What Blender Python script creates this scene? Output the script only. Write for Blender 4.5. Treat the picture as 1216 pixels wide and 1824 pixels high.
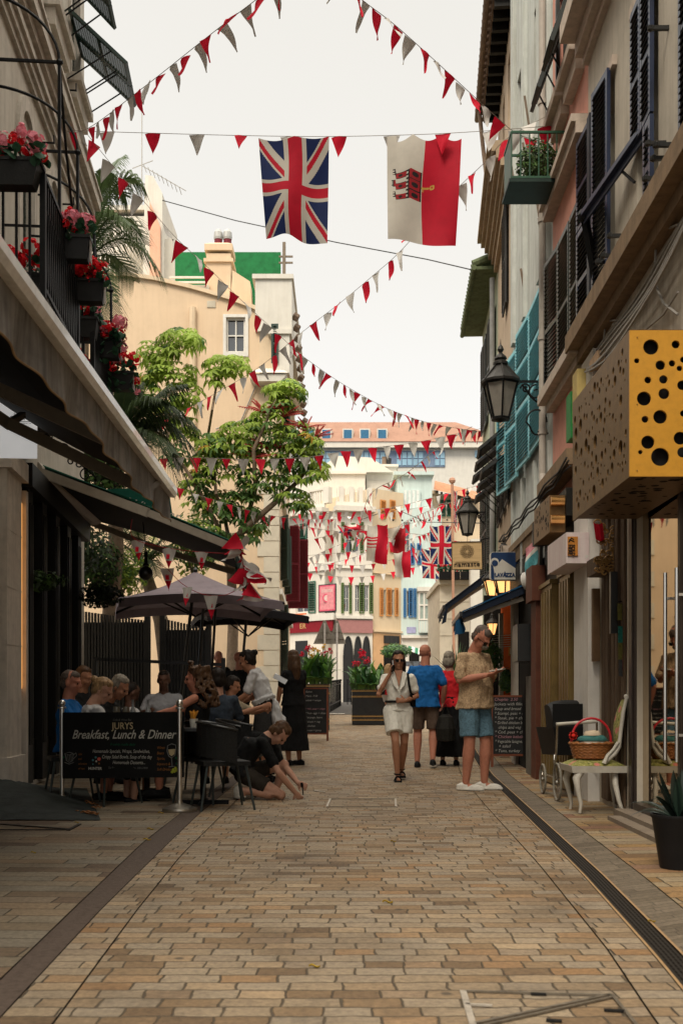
import bpy, bmesh, math, random
from mathutils import Vector, Matrix, Euler, noise
V = Vector
rnd = random.Random(7)
PI = math.pi
scene = bpy.context.scene
col = scene.collection
for o in list(bpy.data.objects): bpy.data.objects.remove(o)

# ------------------------------------------------------------------ camera
CAMZ = 1.0
cd = bpy.data.cameras.new('camera'); cam = bpy.data.objects.new('camera', cd); col.objects.link(cam)
cam.location = (0, 0, CAMZ); cam.rotation_euler = (PI/2, 0, 0)
cd.sensor_fit = 'VERTICAL'; cd.sensor_height = 36.0; cd.sensor_width = 24.0
cd.lens = 1850/1824*36.0
cd.shift_y = 338/1824
cd.clip_start = 0.05; cd.clip_end = 2000
cd.dof.use_dof = True; cd.dof.focus_distance = 12.0; cd.dof.aperture_fstop = 5.0
scene.camera = cam

# ------------------------------------------------------------------ world: bright overcast
SUN_EL = math.radians(48); SUN_AZ = math.radians(205)     # behind the camera, a little left
w = bpy.data.worlds.new('World'); scene.world = w; w.use_nodes = True
nt = w.node_tree; nt.nodes.clear()
wo = nt.nodes.new('ShaderNodeOutputWorld'); bg = nt.nodes.new('ShaderNodeBackground')
sky = nt.nodes.new('ShaderNodeTexSky'); sky.sky_type = 'NISHITA'; sky.sun_disc = False
sky.sun_elevation = SUN_EL; sky.sun_rotation = SUN_AZ; sky.air_density = 1.0; sky.dust_density = 5.0
hs = nt.nodes.new('ShaderNodeHueSaturation'); hs.inputs['Saturation'].default_value = 0.12
nt.links.new(sky.outputs['Color'], hs.inputs['Color'])
# overcast dome: the cloud sheet is brightest overhead and evens the blue out
tc = nt.nodes.new('ShaderNodeTexCoord'); sx = nt.nodes.new('ShaderNodeSeparateXYZ')
nt.links.new(tc.outputs['Generated'], sx.inputs[0])
rp = nt.nodes.new('ShaderNodeValToRGB')
e = rp.color_ramp.elements
e[0].position = 0.0; e[0].color = (8.6, 8.55, 8.35, 1)
e[1].position = 1.0; e[1].color = (30, 28.0, 24.6, 1)
for p_, c_ in ((0.22, (8.0, 7.95, 7.75)), (0.38, (7.4, 7.22, 6.82)), (0.56, (7.05, 6.85, 6.4)), (0.72, (20.0, 18.7, 16.6))):
    k = e.new(p_); k.color = (*c_, 1)
nt.links.new(sx.outputs['Z'], rp.inputs[0])
cn = nt.nodes.new('ShaderNodeTexNoise'); cn.inputs['Scale'].default_value = 2.2; cn.inputs['Detail'].default_value = 5
nt.links.new(tc.outputs['Generated'], cn.inputs['Vector'])
cm = nt.nodes.new('ShaderNodeMapRange'); cm.inputs[3].default_value = 0.96; cm.inputs[4].default_value = 1.04
nt.links.new(cn.outputs[0], cm.inputs[0])
cx = nt.nodes.new('ShaderNodeVectorMath'); cx.operation = 'SCALE'
nt.links.new(rp.outputs[0], cx.inputs[0]); nt.links.new(cm.outputs[0], cx.inputs[3])
mx = nt.nodes.new('ShaderNodeMix'); mx.data_type = 'RGBA'; mx.inputs[0].default_value = 0.9
nt.links.new(hs.outputs[0], mx.inputs[6]); nt.links.new(cx.outputs[0], mx.inputs[7])
nt.links.new(mx.outputs[2], bg.inputs['Color'])
bg.inputs['Strength'].default_value = 0.1
nt.links.new(bg.outputs[0], wo.inputs[0])
sl = bpy.data.lights.new('sun', 'SUN'); sl.energy = 1.9; sl.angle = math.radians(22); sl.color = (1.0, 0.90, 0.76)
so = bpy.data.objects.new('sun', sl); col.objects.link(so)
sd = V((math.sin(SUN_AZ)*math.cos(SUN_EL), math.cos(SUN_AZ)*math.cos(SUN_EL), math.sin(SUN_EL)))
so.rotation_euler = sd.to_track_quat('Z', 'Y').to_euler(); so.location = (0, -4, 14)
scene.view_settings.view_transform = 'Standard'; scene.view_settings.look = 'None'
scene.view_settings.exposure = 0.42; scene.view_settings.gamma = 1.0
scene.render.engine = 'CYCLES'
scene.cycles.diffuse_bounces = 2

# ------------------------------------------------------------------ pixel helpers (photo is 1216 x 1824)
F = 1850.0
def P(px, py, Y): return V(((px-608)*Y/F, Y, CAMZ+(1250-py)*Y/F))
GP = [(-50, 0), (14, 0), (46, 0.96), (5000, 0.96)]
def interp(tab, x):
    if x <= tab[0][0]: return tab[0][1]
    for (a, b), (c, d) in zip(tab, tab[1:]):
        if x <= c: return b+(d-b)*(x-a)/(c-a)
    return tab[-1][1]
def G(Y): return interp(GP, Y)

# ------------------------------------------------------------------ materials
MC = {}
def nodes_mat(name):
    m = bpy.data.materials.new(name); m.use_nodes = True
    t = m.node_tree; b = t.nodes['Principled BSDF']
    return m, t, b
def N(t, k, **kw):
    n = t.nodes.new(k)
    for a, v in kw.items(): setattr(n, a, v)
    return n
def mth(t, op, a, b=None, c=None):
    n = t.nodes.new('ShaderNodeMath'); n.operation = op
    for i, x in enumerate((a, b, c)):
        if x is None: continue
        if isinstance(x, (int, float)): n.inputs[i].default_value = x
        else: t.links.new(x, n.inputs[i])
    return n.outputs[0]
def ramp(t, fac, stops, interp_='LINEAR'):
    r = t.nodes.new('ShaderNodeValToRGB'); r.color_ramp.interpolation = interp_
    el = r.color_ramp.elements
    while len(el) > 1: el.remove(el[-1])
    el[0].position = stops[0][0]; el[0].color = (*stops[0][1], 1)
    for p, c in stops[1:]:
        k = el.new(p); k.color = (*c, 1)
    t.links.new(fac, r.inputs[0]); return r.outputs[0]
def mixc(t, f, a, b, mode='MIX'):
    n = t.nodes.new('ShaderNodeMix'); n.data_type = 'RGBA'; n.blend_type = mode
    for i, x in ((0, f), (6, a), (7, b)):
        if isinstance(x, (int, float)): n.inputs[i].default_value = x
        elif isinstance(x, tuple): n.inputs[i].default_value = (*x, 1)
        else: t.links.new(x, n.inputs[i])
    return n.outputs[2]
def M(name, c, rough=0.8, metal=0.0, var=0.18, scale=6.0, bump=0.0, bscale=60.0, streak=0.0, stain=None, trans=0.0, coat=0.0, spec=0.5, emit=0.0, stretch=(1,1,1)):
    """one procedural paint/stone/cloth material; colour mottled by noise in world space"""
    if name in MC: return MC[name]
    m, t, b = nodes_mat(name)
    g = N(t, 'ShaderNodeNewGeometry')
    mp = N(t, 'ShaderNodeMapping'); t.links.new(g.outputs['Position'], mp.inputs[0]); mp.inputs['Scale'].default_value = stretch
    n1 = N(t, 'ShaderNodeTexNoise'); n1.inputs['Scale'].default_value = scale; n1.inputs['Detail'].default_value = 8; n1.inputs['Roughness'].default_value = 0.65
    t.links.new(mp.outputs[0], n1.inputs['Vector'])
    lo = tuple(max(0, x*(1-var*1.6)) for x in c); hi = tuple(min(1, x*(1+var)) for x in c)
    out = ramp(t, n1.outputs[0], [(0.25, lo), (0.5, c), (0.78, hi)])
    if streak > 0:
        mp2 = N(t, 'ShaderNodeMapping'); t.links.new(g.outputs['Position'], mp2.inputs[0]); mp2.inputs['Scale'].default_value = (5, 5, 0.35)
        n2 = N(t, 'ShaderNodeTexNoise'); n2.inputs['Scale'].default_value = 1.6; n2.inputs['Detail'].default_value = 9; n2.inputs['Roughness'].default_value = 0.7
        t.links.new(mp2.outputs[0], n2.inputs['Vector'])
        st = stain or tuple(x*0.45 for x in c)
        f = mth(t, 'MULTIPLY', ramp(t, n2.outputs[0], [(0.42, (0,0,0)), (0.72, (1,1,1))]), streak)
        out = mixc(t, f, out, st)
    t.links.new(out, b.inputs['Base Color'])
    b.inputs['Roughness'].default_value = rough; b.inputs['Metallic'].default_value = metal
    b.inputs['Specular IOR Level'].default_value = spec if rough < .5 else min(spec, .18)
    if coat: b.inputs['Coat Weight'].default_value = coat
    if emit:
        t.links.new(out, b.inputs['Emission Color']); b.inputs['Emission Strength'].default_value = emit
    if bump:
        n3 = N(t, 'ShaderNodeTexNoise'); n3.inputs['Scale'].default_value = bscale; n3.inputs['Detail'].default_value = 6
        t.links.new(mp.outputs[0], n3.inputs['Vector'])
        bp = N(t, 'ShaderNodeBump'); bp.inputs['Strength'].default_value = bump; bp.inputs['Distance'].default_value = 0.01
        t.links.new(n3.outputs[0], bp.inputs['Height']); t.links.new(bp.outputs[0], b.inputs['Normal'])
    if trans:
        tr = N(t, 'ShaderNodeBsdfTranslucent'); t.links.new(out, tr.inputs[0])
        ms = N(t, 'ShaderNodeMixShader'); ms.inputs[0].default_value = trans
        t.links.new(b.outputs[0], ms.inputs[1]); t.links.new(tr.outputs[0], ms.inputs[2])
        t.links.new(ms.outputs[0], t.nodes['Material Output'].inputs[0])
    MC[name] = m; return m

def paver(name, L, H, stops, mortar, mw=0.006, wob=0.5, offs=0.0, rough=0.72, rowvar=1.0, warp=0.004, slope=0.0):
    """stone setts laid in courses across the street: each stone gets a colour of its own"""
    m, t, b = nodes_mat(name)
    g = N(t, 'ShaderNodeNewGeometry')
    nw = N(t, 'ShaderNodeTexNoise'); nw.inputs['Scale'].default_value = 9.0; nw.inputs['Detail'].default_value = 3
    t.links.new(g.outputs['Position'], nw.inputs['Vector'])
    sp = N(t, 'ShaderNodeSeparateXYZ'); t.links.new(g.outputs['Position'], sp.inputs[0])
    sn = N(t, 'ShaderNodeSeparateXYZ'); t.links.new(nw.outputs['Color'], sn.inputs[0])
    wx = mth(t, 'MULTIPLY', mth(t, 'SUBTRACT', sn.outputs[0], 0.5), warp*4)
    wy = mth(t, 'MULTIPLY', mth(t, 'SUBTRACT', sn.outputs[1], 0.5), warp*4)
    x = mth(t, 'ADD', sp.outputs[0], wx); y = mth(t, 'ADD', sp.outputs[1], wy)
    y = mth(t, 'ADD', y, mth(t, 'MULTIPLY', x, slope))
    ry = mth(t, 'DIVIDE', y, H); row = mth(t, 'FLOOR', ry); fy = mth(t, 'SUBTRACT', ry, row)
    wn = N(t, 'ShaderNodeTexWhiteNoise', noise_dimensions='1D'); t.links.new(mth(t, 'ADD', row, 31.7+offs), wn.inputs['W'])
    wn2 = N(t, 'ShaderNodeTexWhiteNoise', noise_dimensions='1D'); t.links.new(mth(t, 'ADD', row, 77.3+offs), wn2.inputs['W'])
    Lr = mth(t, 'MULTIPLY', mth(t, 'ADD', mth(t, 'MULTIPLY', wn2.outputs[0], 0.35*rowvar), 1-0.17*rowvar), L)
    rx = mth(t, 'ADD', mth(t, 'DIVIDE', x, Lr), mth(t, 'MULTIPLY', wn.outputs[0], 7.0))
    cxx = mth(t, 'FLOOR', rx); fx = mth(t, 'SUBTRACT', rx, cxx)
    cb = N(t, 'ShaderNodeCombineXYZ'); t.links.new(cxx, cb.inputs[0]); t.links.new(row, cb.inputs[1])
    w2 = N(t, 'ShaderNodeTexWhiteNoise', noise_dimensions='2D'); t.links.new(cb.outputs[0], w2.inputs['Vector'])
    base = ramp(t, w2.outputs['Value'], stops)
    n1 = N(t, 'ShaderNodeTexNoise'); n1.inputs['Scale'].default_value = 38; n1.inputs['Detail'].default_value = 8; n1.inputs['Roughness'].default_value = 0.7
    t.links.new(g.outputs['Position'], n1.inputs['Vector'])
    base = mixc(t, 1.0, base, ramp(t, n1.outputs[0], [(0.25, (0.5, 0.5, 0.52)), (0.7, (1.2, 1.18, 1.12))]), 'MULTIPLY')
    n2 = N(t, 'ShaderNodeTexNoise'); n2.inputs['Scale'].default_value = 1.3; n2.inputs['Detail'].default_value = 7; n2.inputs['Roughness'].default_value = 0.6
    t.links.new(g.outputs['Position'], n2.inputs['Vector'])
    base = mixc(t, 1.0, base, ramp(t, n2.outputs[0], [(0.3, (0.60, 0.57, 0.54)), (0.48, (.96, .95, .93)), (0.7, (1.12, 1.10, 1.06))]), 'MULTIPLY')
    # trodden-in gum and small stains
    vs = N(t, 'ShaderNodeTexVoronoi'); vs.inputs['Scale'].default_value = 3.1; t.links.new(g.outputs['Position'], vs.inputs['Vector'])
    base = mixc(t, ramp(t, vs.outputs['Distance'], [(0.045, (.75, .75, .75)), (0.075, (0, 0, 0))]), base, (0.05, 0.043, 0.035))
    n5 = N(t, 'ShaderNodeTexNoise'); n5.inputs['Scale'].default_value = 4.5; n5.inputs['Detail'].default_value = 9; n5.inputs['Roughness'].default_value = .75
    t.links.new(g.outputs['Position'], n5.inputs['Vector'])
    base = mixc(t, ramp(t, n5.outputs[0], [(0.58, (0, 0, 0)), (0.72, (.55, .55, .55))]), base, (0.07, 0.055, 0.04))
    # distance to the joint
    dx = mth(t, 'MULTIPLY', mth(t, 'MINIMUM', fx, mth(t, 'SUBTRACT', 1.0, fx)), L)
    dy = mth(t, 'MULTIPLY', mth(t, 'MINIMUM', fy, mth(t, 'SUBTRACT', 1.0, fy)), H)
    d = mth(t, 'MINIMUM', dx, dy)
    n3 = N(t, 'ShaderNodeTexNoise'); n3.inputs['Scale'].default_value = 14; n3.inputs['Detail'].default_value = 4
    t.links.new(g.outputs['Position'], n3.inputs['Vector'])
    d = mth(t, 'ADD', d, mth(t, 'MULTIPLY', mth(t, 'SUBTRACT', n3.outputs[0], 0.5), mw*2.2*wob))
    jm = N(t, 'ShaderNodeMapRange'); jm.interpolation_type = 'SMOOTHSTEP'
    jm.inputs[1].default_value = mw*0.35; jm.inputs[2].default_value = mw*1.25
    t.links.new(d, jm.inputs[0])
    c = mixc(t, jm.outputs[0], mortar, base)
    t.links.new(c, b.inputs['Base Color'])
    rr = N(t, 'ShaderNodeMapRange'); rr.inputs[3].default_value = rough-0.22; rr.inputs[4].default_value = rough+0.2
    t.links.new(n2.outputs[0], rr.inputs[0]); t.links.new(rr.outputs[0], b.inputs['Roughness'])
    b.inputs['Specular IOR Level'].default_value = 0.22
    hgt = mth(t, 'ADD', mth(t, 'MULTIPLY', jm.outputs[0], 1.0), mth(t, 'ADD', mth(t, 'MULTIPLY', w2.outputs['Value'], 0.35), mth(t, 'MULTIPLY', n1.outputs[0], 0.45)))
    bp = N(t, 'ShaderNodeBump'); bp.inputs['Strength'].default_value = 0.7; bp.inputs['Distance'].default_value = 0.008
    t.links.new(hgt, bp.inputs['Height']); t.links.new(bp.outputs[0], b.inputs['Normal'])
    return m

def glass_mat(name, tint=(0.02, 0.025, 0.03), rough=0.03, alpha=0.0):
    if name in MC: return MC[name]
    m, t, b = nodes_mat(name)
    b.inputs['Base Color'].default_value = (*tint, 1); b.inputs['Roughness'].default_value = rough
    b.inputs['Specular IOR Level'].default_value = 1.0; b.inputs['IOR'].default_value = 1.7
    if alpha:
        tr = N(t, 'ShaderNodeBsdfTransparent'); tr.inputs[0].default_value = (0.9, 0.92, 0.9, 1)
        gl = N(t, 'ShaderNodeBsdfGlossy'); gl.inputs['Roughness'].default_value = 0.02
        fr = N(t, 'ShaderNodeFresnel'); fr.inputs[0].default_value = 1.5
        f2 = mth(t, 'ADD', mth(t, 'MULTIPLY', fr.outputs[0], 1.0), 0.06)
        ms = N(t, 'ShaderNodeMixShader'); t.links.new(f2, ms.inputs[0])
        t.links.new(tr.outputs[0], ms.inputs[1]); t.links.new(gl.outputs[0], ms.inputs[2])
        t.links.new(ms.outputs[0], t.nodes['Material Output'].inputs[0])
    MC[name] = m; return m

# ------------------------------------------------------------------ mesh builder
ORG = {}
class MB:
    def __init__(s): s.v = []; s.f = []; s.mi = []; s.cm = 0
    def face(s, pts, m=None):
        i = len(s.v); s.v += [tuple(p) for p in pts]; s.f.append(tuple(range(i, i+len(pts)))); s.mi.append(s.cm if m is None else m)
    def grid(s, rows, closed=False, m=None):
        i0 = len(s.v); n = len(rows[0])
        for r in rows: s.v += [tuple(p) for p in r]
        for a in range(len(rows)-1):
            for b in range(n if closed else n-1):
                b2 = (b+1) % n
                s.f.append((i0+a*n+b, i0+a*n+b2, i0+(a+1)*n+b2, i0+(a+1)*n+b)); s.mi.append(s.cm if m is None else m)
        return i0
    def hexa(s, c, m=None):
        i = len(s.v); s.v += [tuple(p) for p in c]
        for q in ((0,3,2,1), (4,5,6,7), (0,1,5,4), (1,2,6,5), (2,3,7,6), (3,0,4,7)):
            s.f.append(tuple(i+k for k in q)); s.mi.append(s.cm if m is None else m)
    def box(s, x0, x1, y0, y1, z0, z1, m=None):
        s.hexa([(x0,y0,z0),(x1,y0,z0),(x1,y1,z0),(x0,y1,z0),(x0,y0,z1),(x1,y0,z1),(x1,y1,z1),(x0,y1,z1)], m)
    def obb(s, c, ax, ay, az, m=None):
        c = V(c); ax, ay, az = V(ax), V(ay), V(az)
        s.hexa([c-ax-ay-az, c+ax-ay-az, c+ax+ay-az, c-ax+ay-az, c-ax-ay+az, c+ax-ay+az, c+ax+ay+az, c-ax+ay+az], m)
    def bar(s, p, q, w, h=None, up=(0,0,1), m=None):
        p, q = V(p), V(q); h = w if h is None else h
        d = (q-p); L = d.length
        if L < 1e-6: return
        d /= L; u = V(up)
        if abs(d.dot(u)) > 0.98: u = V((0,1,0)) if abs(d.y) < 0.9 else V((1,0,0))
        a = d.cross(u).normalized(); b_ = a.cross(d).normalized()
        s.obb((p+q)/2, d*L/2, a*w/2, b_*h/2, m)
    def tube(s, pts, r, n=8, m=None, cap=True):
        pts = [V(p) for p in pts]
        if isinstance(r, (int, float)): r = [r]*len(pts)
        rows = []; side = None
        for i, p in enumerate(pts):
            d = (pts[min(i+1, len(pts)-1)]-pts[max(i-1, 0)])
            d = d.normalized() if d.length > 1e-9 else V((0,0,1))
            if side is None:
                u = V((0,0,1)) if abs(d.z) < 0.9 else V((1,0,0)); side = d.cross(u).normalized()
            else:
                side = (side - d*side.dot(d)); side = side.normalized() if side.length > 1e-6 else d.orthogonal().normalized()
            o = d.cross(side)
            rows.append([p+(side*math.cos(2*PI*k/n)+o*math.sin(2*PI*k/n))*r[i] for k in range(n)])
        i0 = s.grid(rows, True, m)
        if cap:
            s.f.append(tuple(i0+k for k in reversed(range(n)))); s.mi.append(s.cm if m is None else m)
            e0 = i0+(len(pts)-1)*n; s.f.append(tuple(e0+k for k in range(n))); s.mi.append(s.cm if m is None else m)
    def lathe(s, c, prof, n=20, m=None, axis='z'):
        c = V(c); rows = []
        for r, z in prof:
            row = []
            for k in range(n):
                a = 2*PI*k/n; x, y = r*math.cos(a), r*math.sin(a)
                row.append(c+(V((x, y, z)) if axis == 'z' else V((x, z, y)) if axis == 'y' else V((z, x, y))))
            rows.append(row)
        i0 = s.grid(rows, True, m)
        if prof[0][0] > 1e-4: s.f.append(tuple(i0+k for k in reversed(range(n)))); s.mi.append(s.cm if m is None else m)
        if prof[-1][0] > 1e-4:
            e0 = i0+(len(prof)-1)*n; s.f.append(tuple(e0+k for k in range(n))); s.mi.append(s.cm if m is None else m)
    def ball(s, c, r, n=10, m=None, sc=(1,1,1)):
        c = V(c); rows = []
        for i in range(n//2+1):
            a = PI*i/(n//2); rr = max(math.sin(a), 1e-3)
            rows.append([c+V((r*rr*math.cos(2*PI*k/n)*sc[0], r*rr*math.sin(2*PI*k/n)*sc[1], -r*math.cos(a)*sc[2])) for k in range(n)])
        s.grid(rows, True, m)
    def prism(s, poly, vec, m=None):
        vec = V(vec); n = len(poly); i = len(s.v); s.v += [tuple(V(p)) for p in poly]+[tuple(V(p)+vec) for p in poly]
        mm = s.cm if m is None else m
        s.f.append(tuple(reversed(range(i, i+n)))); s.f.append(tuple(range(i+n, i+2*n))); s.mi += [mm, mm]
        for k in range(n):
            k2 = (k+1) % n; s.f.append((i+k, i+k2, i+n+k2, i+n+k)); s.mi.append(mm)
    def build(s, name, mats, parent=None, smooth=False, org=None):
        if not s.v: return None
        if parent is not None: o0 = ORG[parent.name]
        elif org is not None: o0 = V(org)
        else:
            xs = [p[0] for p in s.v]; ys = [p[1] for p in s.v]; zs = [p[2] for p in s.v]
            o0 = V(((min(xs)+max(xs))/2, (min(ys)+max(ys))/2, min(zs)))
        me = bpy.data.meshes.new(name)
        me.from_pydata([(p[0]-o0.x, p[1]-o0.y, p[2]-o0.z) for p in s.v], [], s.f)
        if not isinstance(mats, (list, tuple)): mats = [mats]
        for mm in mats: me.materials.append(mm)
        if len(mats) > 1: me.polygons.foreach_set('material_index', s.mi)
        bm = bmesh.new(); bm.from_mesh(me); bmesh.ops.recalc_face_normals(bm, faces=bm.faces); bm.to_mesh(me); bm.free()
        if smooth:
            me.polygons.foreach_set('use_smooth', [True]*len(me.polygons))
            try: me.set_sharp_from_angle(angle=math.radians(smooth if smooth is not True and smooth > 1 else 50))
            except Exception: pass
        me.update()
        o = bpy.data.objects.new(name, me); col.objects.link(o)
        if parent is not None: o.parent = parent
        else: o.location = o0
        ORG[o.name] = o0
        return o
def tag(o, label, cat, group=None, kind=None):
    if label: o['label'] = label
    if cat: o['category'] = cat
    if group: o['group'] = group
    if kind: o['kind'] = kind
    return o
def thing(name, loc, label, cat, group=None):
    o = bpy.data.objects.new(name, None); col.objects.link(o); o.location = loc
    o.empty_display_size = 0.1; ORG[o.name] = V(loc)
    return tag(o, label, cat, group)
def structure(o): o['kind'] = 'structure'; return o
def copy_tree(o, loc, rot=None, label=None, scale=None):
    def rec(x, par):
        c = x.copy(); col.objects.link(c); c.parent = par
        for ch in KIDS.get(x.name, list(x.children)): rec(ch, c)
        return c
    r = rec(o, None); r.location = loc
    if rot is not None: r.rotation_euler = rot
    if scale is not None: r.scale = (scale,)*3 if isinstance(scale, (int, float)) else scale
    if label: r['label'] = label
    return r
KIDS = {}
def text_mesh(s, size=1.0, shear=0.0, align='CENTER', bold=0.0, space=1.0, sx=1.0):
    cu = bpy.data.curves.new('txt', 'FONT'); cu.body = s; cu.size = size; cu.shear = shear
    cu.align_x = align; cu.offset = bold; cu.space_character = space; cu.resolution_u = 3
    o = bpy.data.objects.new('txt', cu); col.objects.link(o)
    dg = bpy.context.evaluated_depsgraph_get(); me = bpy.data.meshes.new_from_object(o.evaluated_get(dg))
    vs = [(v.co.x*sx, v.co.y) for v in me.vertices]; fs = [tuple(p.vertices) for p in me.polygons]
    bpy.data.objects.remove(o); bpy.data.curves.remove(cu); bpy.data.meshes.remove(me)
    return vs, fs
def put_text(mb, s, size, org, xd, yd, off=0.003, m=None, **kw):
    """letters as thin raised shapes lying in the plane org + x*xd + y*yd"""
    vs, fs = text_mesh(s, size, **kw)
    org, xd, yd = V(org), V(xd).normalized(), V(yd).normalized(); n = xd.cross(yd)
    i = len(mb.v); mb.v += [tuple(org+xd*a+yd*b+n*off) for a, b in vs]
    for f in fs: mb.f.append(tuple(i+k for k in f)); mb.mi.append(mb.cm if m is None else m)

class Wall:
    """a facade whose line on the ground is X = a + b*Y; side=-1: the street is towards -X"""
    def __init__(s, a, b, side): 
        s.a, s.b, s.side = a, b, side
        d = V((b, 1, 0)).normalized(); s.d = d
        s.n = V((side, -side*b, 0)).normalized()
    def p(s, y, z, out=0.0): return V((s.a+s.b*y, y, z))+s.n*out
    def px(s, x, y, out=0.0):
        a = s.a+s.n.x*out
        Y = a/((x-608)/F-s.b); return Y, CAMZ+(1250-y)*Y/F
    def box(s, mb, y0, y1, z0, z1, o0, o1, m=None):
        mb.hexa([s.p(y0,z0,o0), s.p(y1,z0,o0), s.p(y1,z0,o1), s.p(y0,z0,o1), s.p(y0,z1,o0), s.p(y1,z1,o0), s.p(y1,z1,o1), s.p(y0,z1,o1)], m)
# ================================================================== materials used everywhere
m_black = M('black_iron', (0.008, 0.008, 0.008), 0.5, 0.2, var=0.3)
m_blackp = M('black_paint', (0.014, 0.014, 0.013), 0.35, var=0.3, bump=0.1)
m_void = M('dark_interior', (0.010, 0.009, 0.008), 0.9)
m_steel = M('brushed_steel', (0.62, 0.60, 0.56), 0.28, 1.0, var=0.08)
m_white = M('white_paint', (0.72, 0.70, 0.64), 0.5, var=0.08, streak=0.25, stain=(0.4, 0.35, 0.28))
m_glass = glass_mat('window_glass')
m_cable = M('cable_rubber', (0.03, 0.03, 0.028), 0.6)
m_gcable = M('grey_cable', (0.30, 0.28, 0.25), 0.6)
m_cream = M('cream_metal', (0.60, 0.56, 0.47), 0.45, var=0.08)

# ================================================================== ground
def strip(name, fl, fr, mat, y0=0.4, y1=70.0, dz=0.0, n=90, gl=0.0, gr=0.0):
    mb = MB(); rows = []
    for i in range(n+1):
        Y = y0*(y1/y0)**(i/n); a = fl(Y)+gl; b = fr(Y)-gr
        rows.append([(a+(b-a)*k/4, Y, G(Y)+dz) for k in range(5)])
    mb.grid(rows); o = mb.build(name, mat); structure(o); return o
def cv(*t): return lambda Y: interp(t, Y)
bandL = cv((1, -1.12), (3.7, -1.225), (5, -1.292), (7.4, -1.41), (9.25, -1.44), (14, -1.46), (24, -1.3), (70, -1.3))
bandR = cv((1, -1.0), (3.3, -1.08), (5, -1.157), (7.4, -1.225), (9.25, -1.27), (14, -1.3), (24, -1.12), (70, -1.12))
jL = cv((1, -0.80), (3.2, -0.894), (5, -0.981), (6.8, -1.044), (10, -1.06), (14, -1.1), (24, -0.95), (70, -0.95))
jR = cv((1, 0.86), (3.22, 0.979), (4.2, 1.073), (6.4, 1.214), (10.3, 1.4), (14, 1.62), (24, 2.4), (34, 3.2), (70, 6))
drL = cv((1, 0.98), (3.2, 1.15), (4.1, 1.242), (6, 1.403), (9, 1.609), (11.5, 1.78), (16, 2.08), (24, 2.75), (34, 3.6), (70, 7))
drR = lambda Y: drL(Y)+0.10
grR = lambda Y: drL(Y)+0.33
m_dirt = M('joint_dirt', (0.018, 0.015, 0.012), 0.95)
mb = MB()
ys = [-40, 0, 14, 20, 26, 32, 38, 46, 70, 150, 400, 1500]
mb.grid([[(x, Y, G(Y)-0.02) for x in (-1500, -200, -30, -8, 0, 8, 30, 200, 1500)] for Y in ys])
structure(mb.build('ground', m_dirt))
stops_road = [(0.0, (0.163, 0.112, 0.069)), (0.14, (0.254, 0.175, 0.103)), (0.35, (0.290, 0.224, 0.152)), (0.62, (0.320, 0.258, 0.186)), (0.8, (0.280, 0.233, 0.176)), (0.9, (0.275, 0.165, 0.083)), (1.0, (0.376, 0.292, 0.196))]
m_sett = paver('stone_setts', 0.182, 0.100, stops_road, (0.085, 0.066, 0.045), 0.005, warp=.008)
m_sett2 = paver('stone_edge_setts', 0.24, 0.100, stops_road, (0.05, 0.04, 0.03), 0.004, offs=9)
m_pavL = paver('sandstone_slabs', 0.72, 0.155, [(0.0, (0.13, 0.09, 0.065)), (0.2, (0.22, 0.17, 0.115)), (0.45, (0.25, 0.21, 0.155)), (0.7, (0.22, 0.195, 0.155)), (0.88, (0.23, 0.15, 0.09)), (1.0, (0.26, 0.225, 0.165))], (0.05, 0.04, 0.03), 0.0045, slope=0.035, offs=3)
m_pavR = paver('ochre_slabs', 0.52, 0.15, [(0.0, (0.14, 0.085, 0.055)), (0.2, (0.28, 0.18, 0.08)), (0.4, (0.30, 0.235, 0.15)), (0.6, (0.24, 0.20, 0.145)), (0.8, (0.30, 0.19, 0.09)), (0.92, (0.21, 0.11, 0.07)), (1.0, (0.33, 0.27, 0.18))], (0.045, 0.035, 0.025), 0.005, slope=-0.12, offs=5)
m_band = M('basalt_band', (0.095, 0.07, 0.055), 0.75, var=0.25, scale=30, bump=0.5, bscale=120)
m_gran = paver('granite_kerb', 0.34, 0.06, [(0, (0.135, 0.11, 0.08)), (0.5, (0.17, 0.14, 0.105)), (1, (0.20, 0.165, 0.125))], (0.07, 0.06, 0.048), 0.0022, slope=-0.55, offs=11)
strip('road', jL, jR, m_sett, gl=0.0035, gr=0.0035)
strip('road_edge_left', bandR, jL, m_sett2, gl=0.003, gr=0.004)
strip('road_edge_right', jR, drL, m_sett2, gl=0.004, gr=0.014)
strip('paved_band', bandL, bandR, m_band, gl=0.003, gr=0.003)
m_tanl = M('brass_drain_edge', (0.34, 0.22, 0.11), 0.6, var=0.2, scale=30)
strip('drain_edge_left', lambda Y: drL(Y)-0.012, drL, m_tanl, dz=0.004)
strip('drain_edge_right', drR, lambda Y: drR(Y)+0.012, m_tanl, dz=0.004)
strip('granite_kerb', lambda Y: drR(Y)+0.014, grR, m_gran, gr=0.004)
strip('pavement_left', lambda Y: -9.0, bandL, m_pavL, gr=0.004)
strip('pavement_right', grR, lambda Y: 14.0, m_pavR, gl=0.004)
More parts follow.
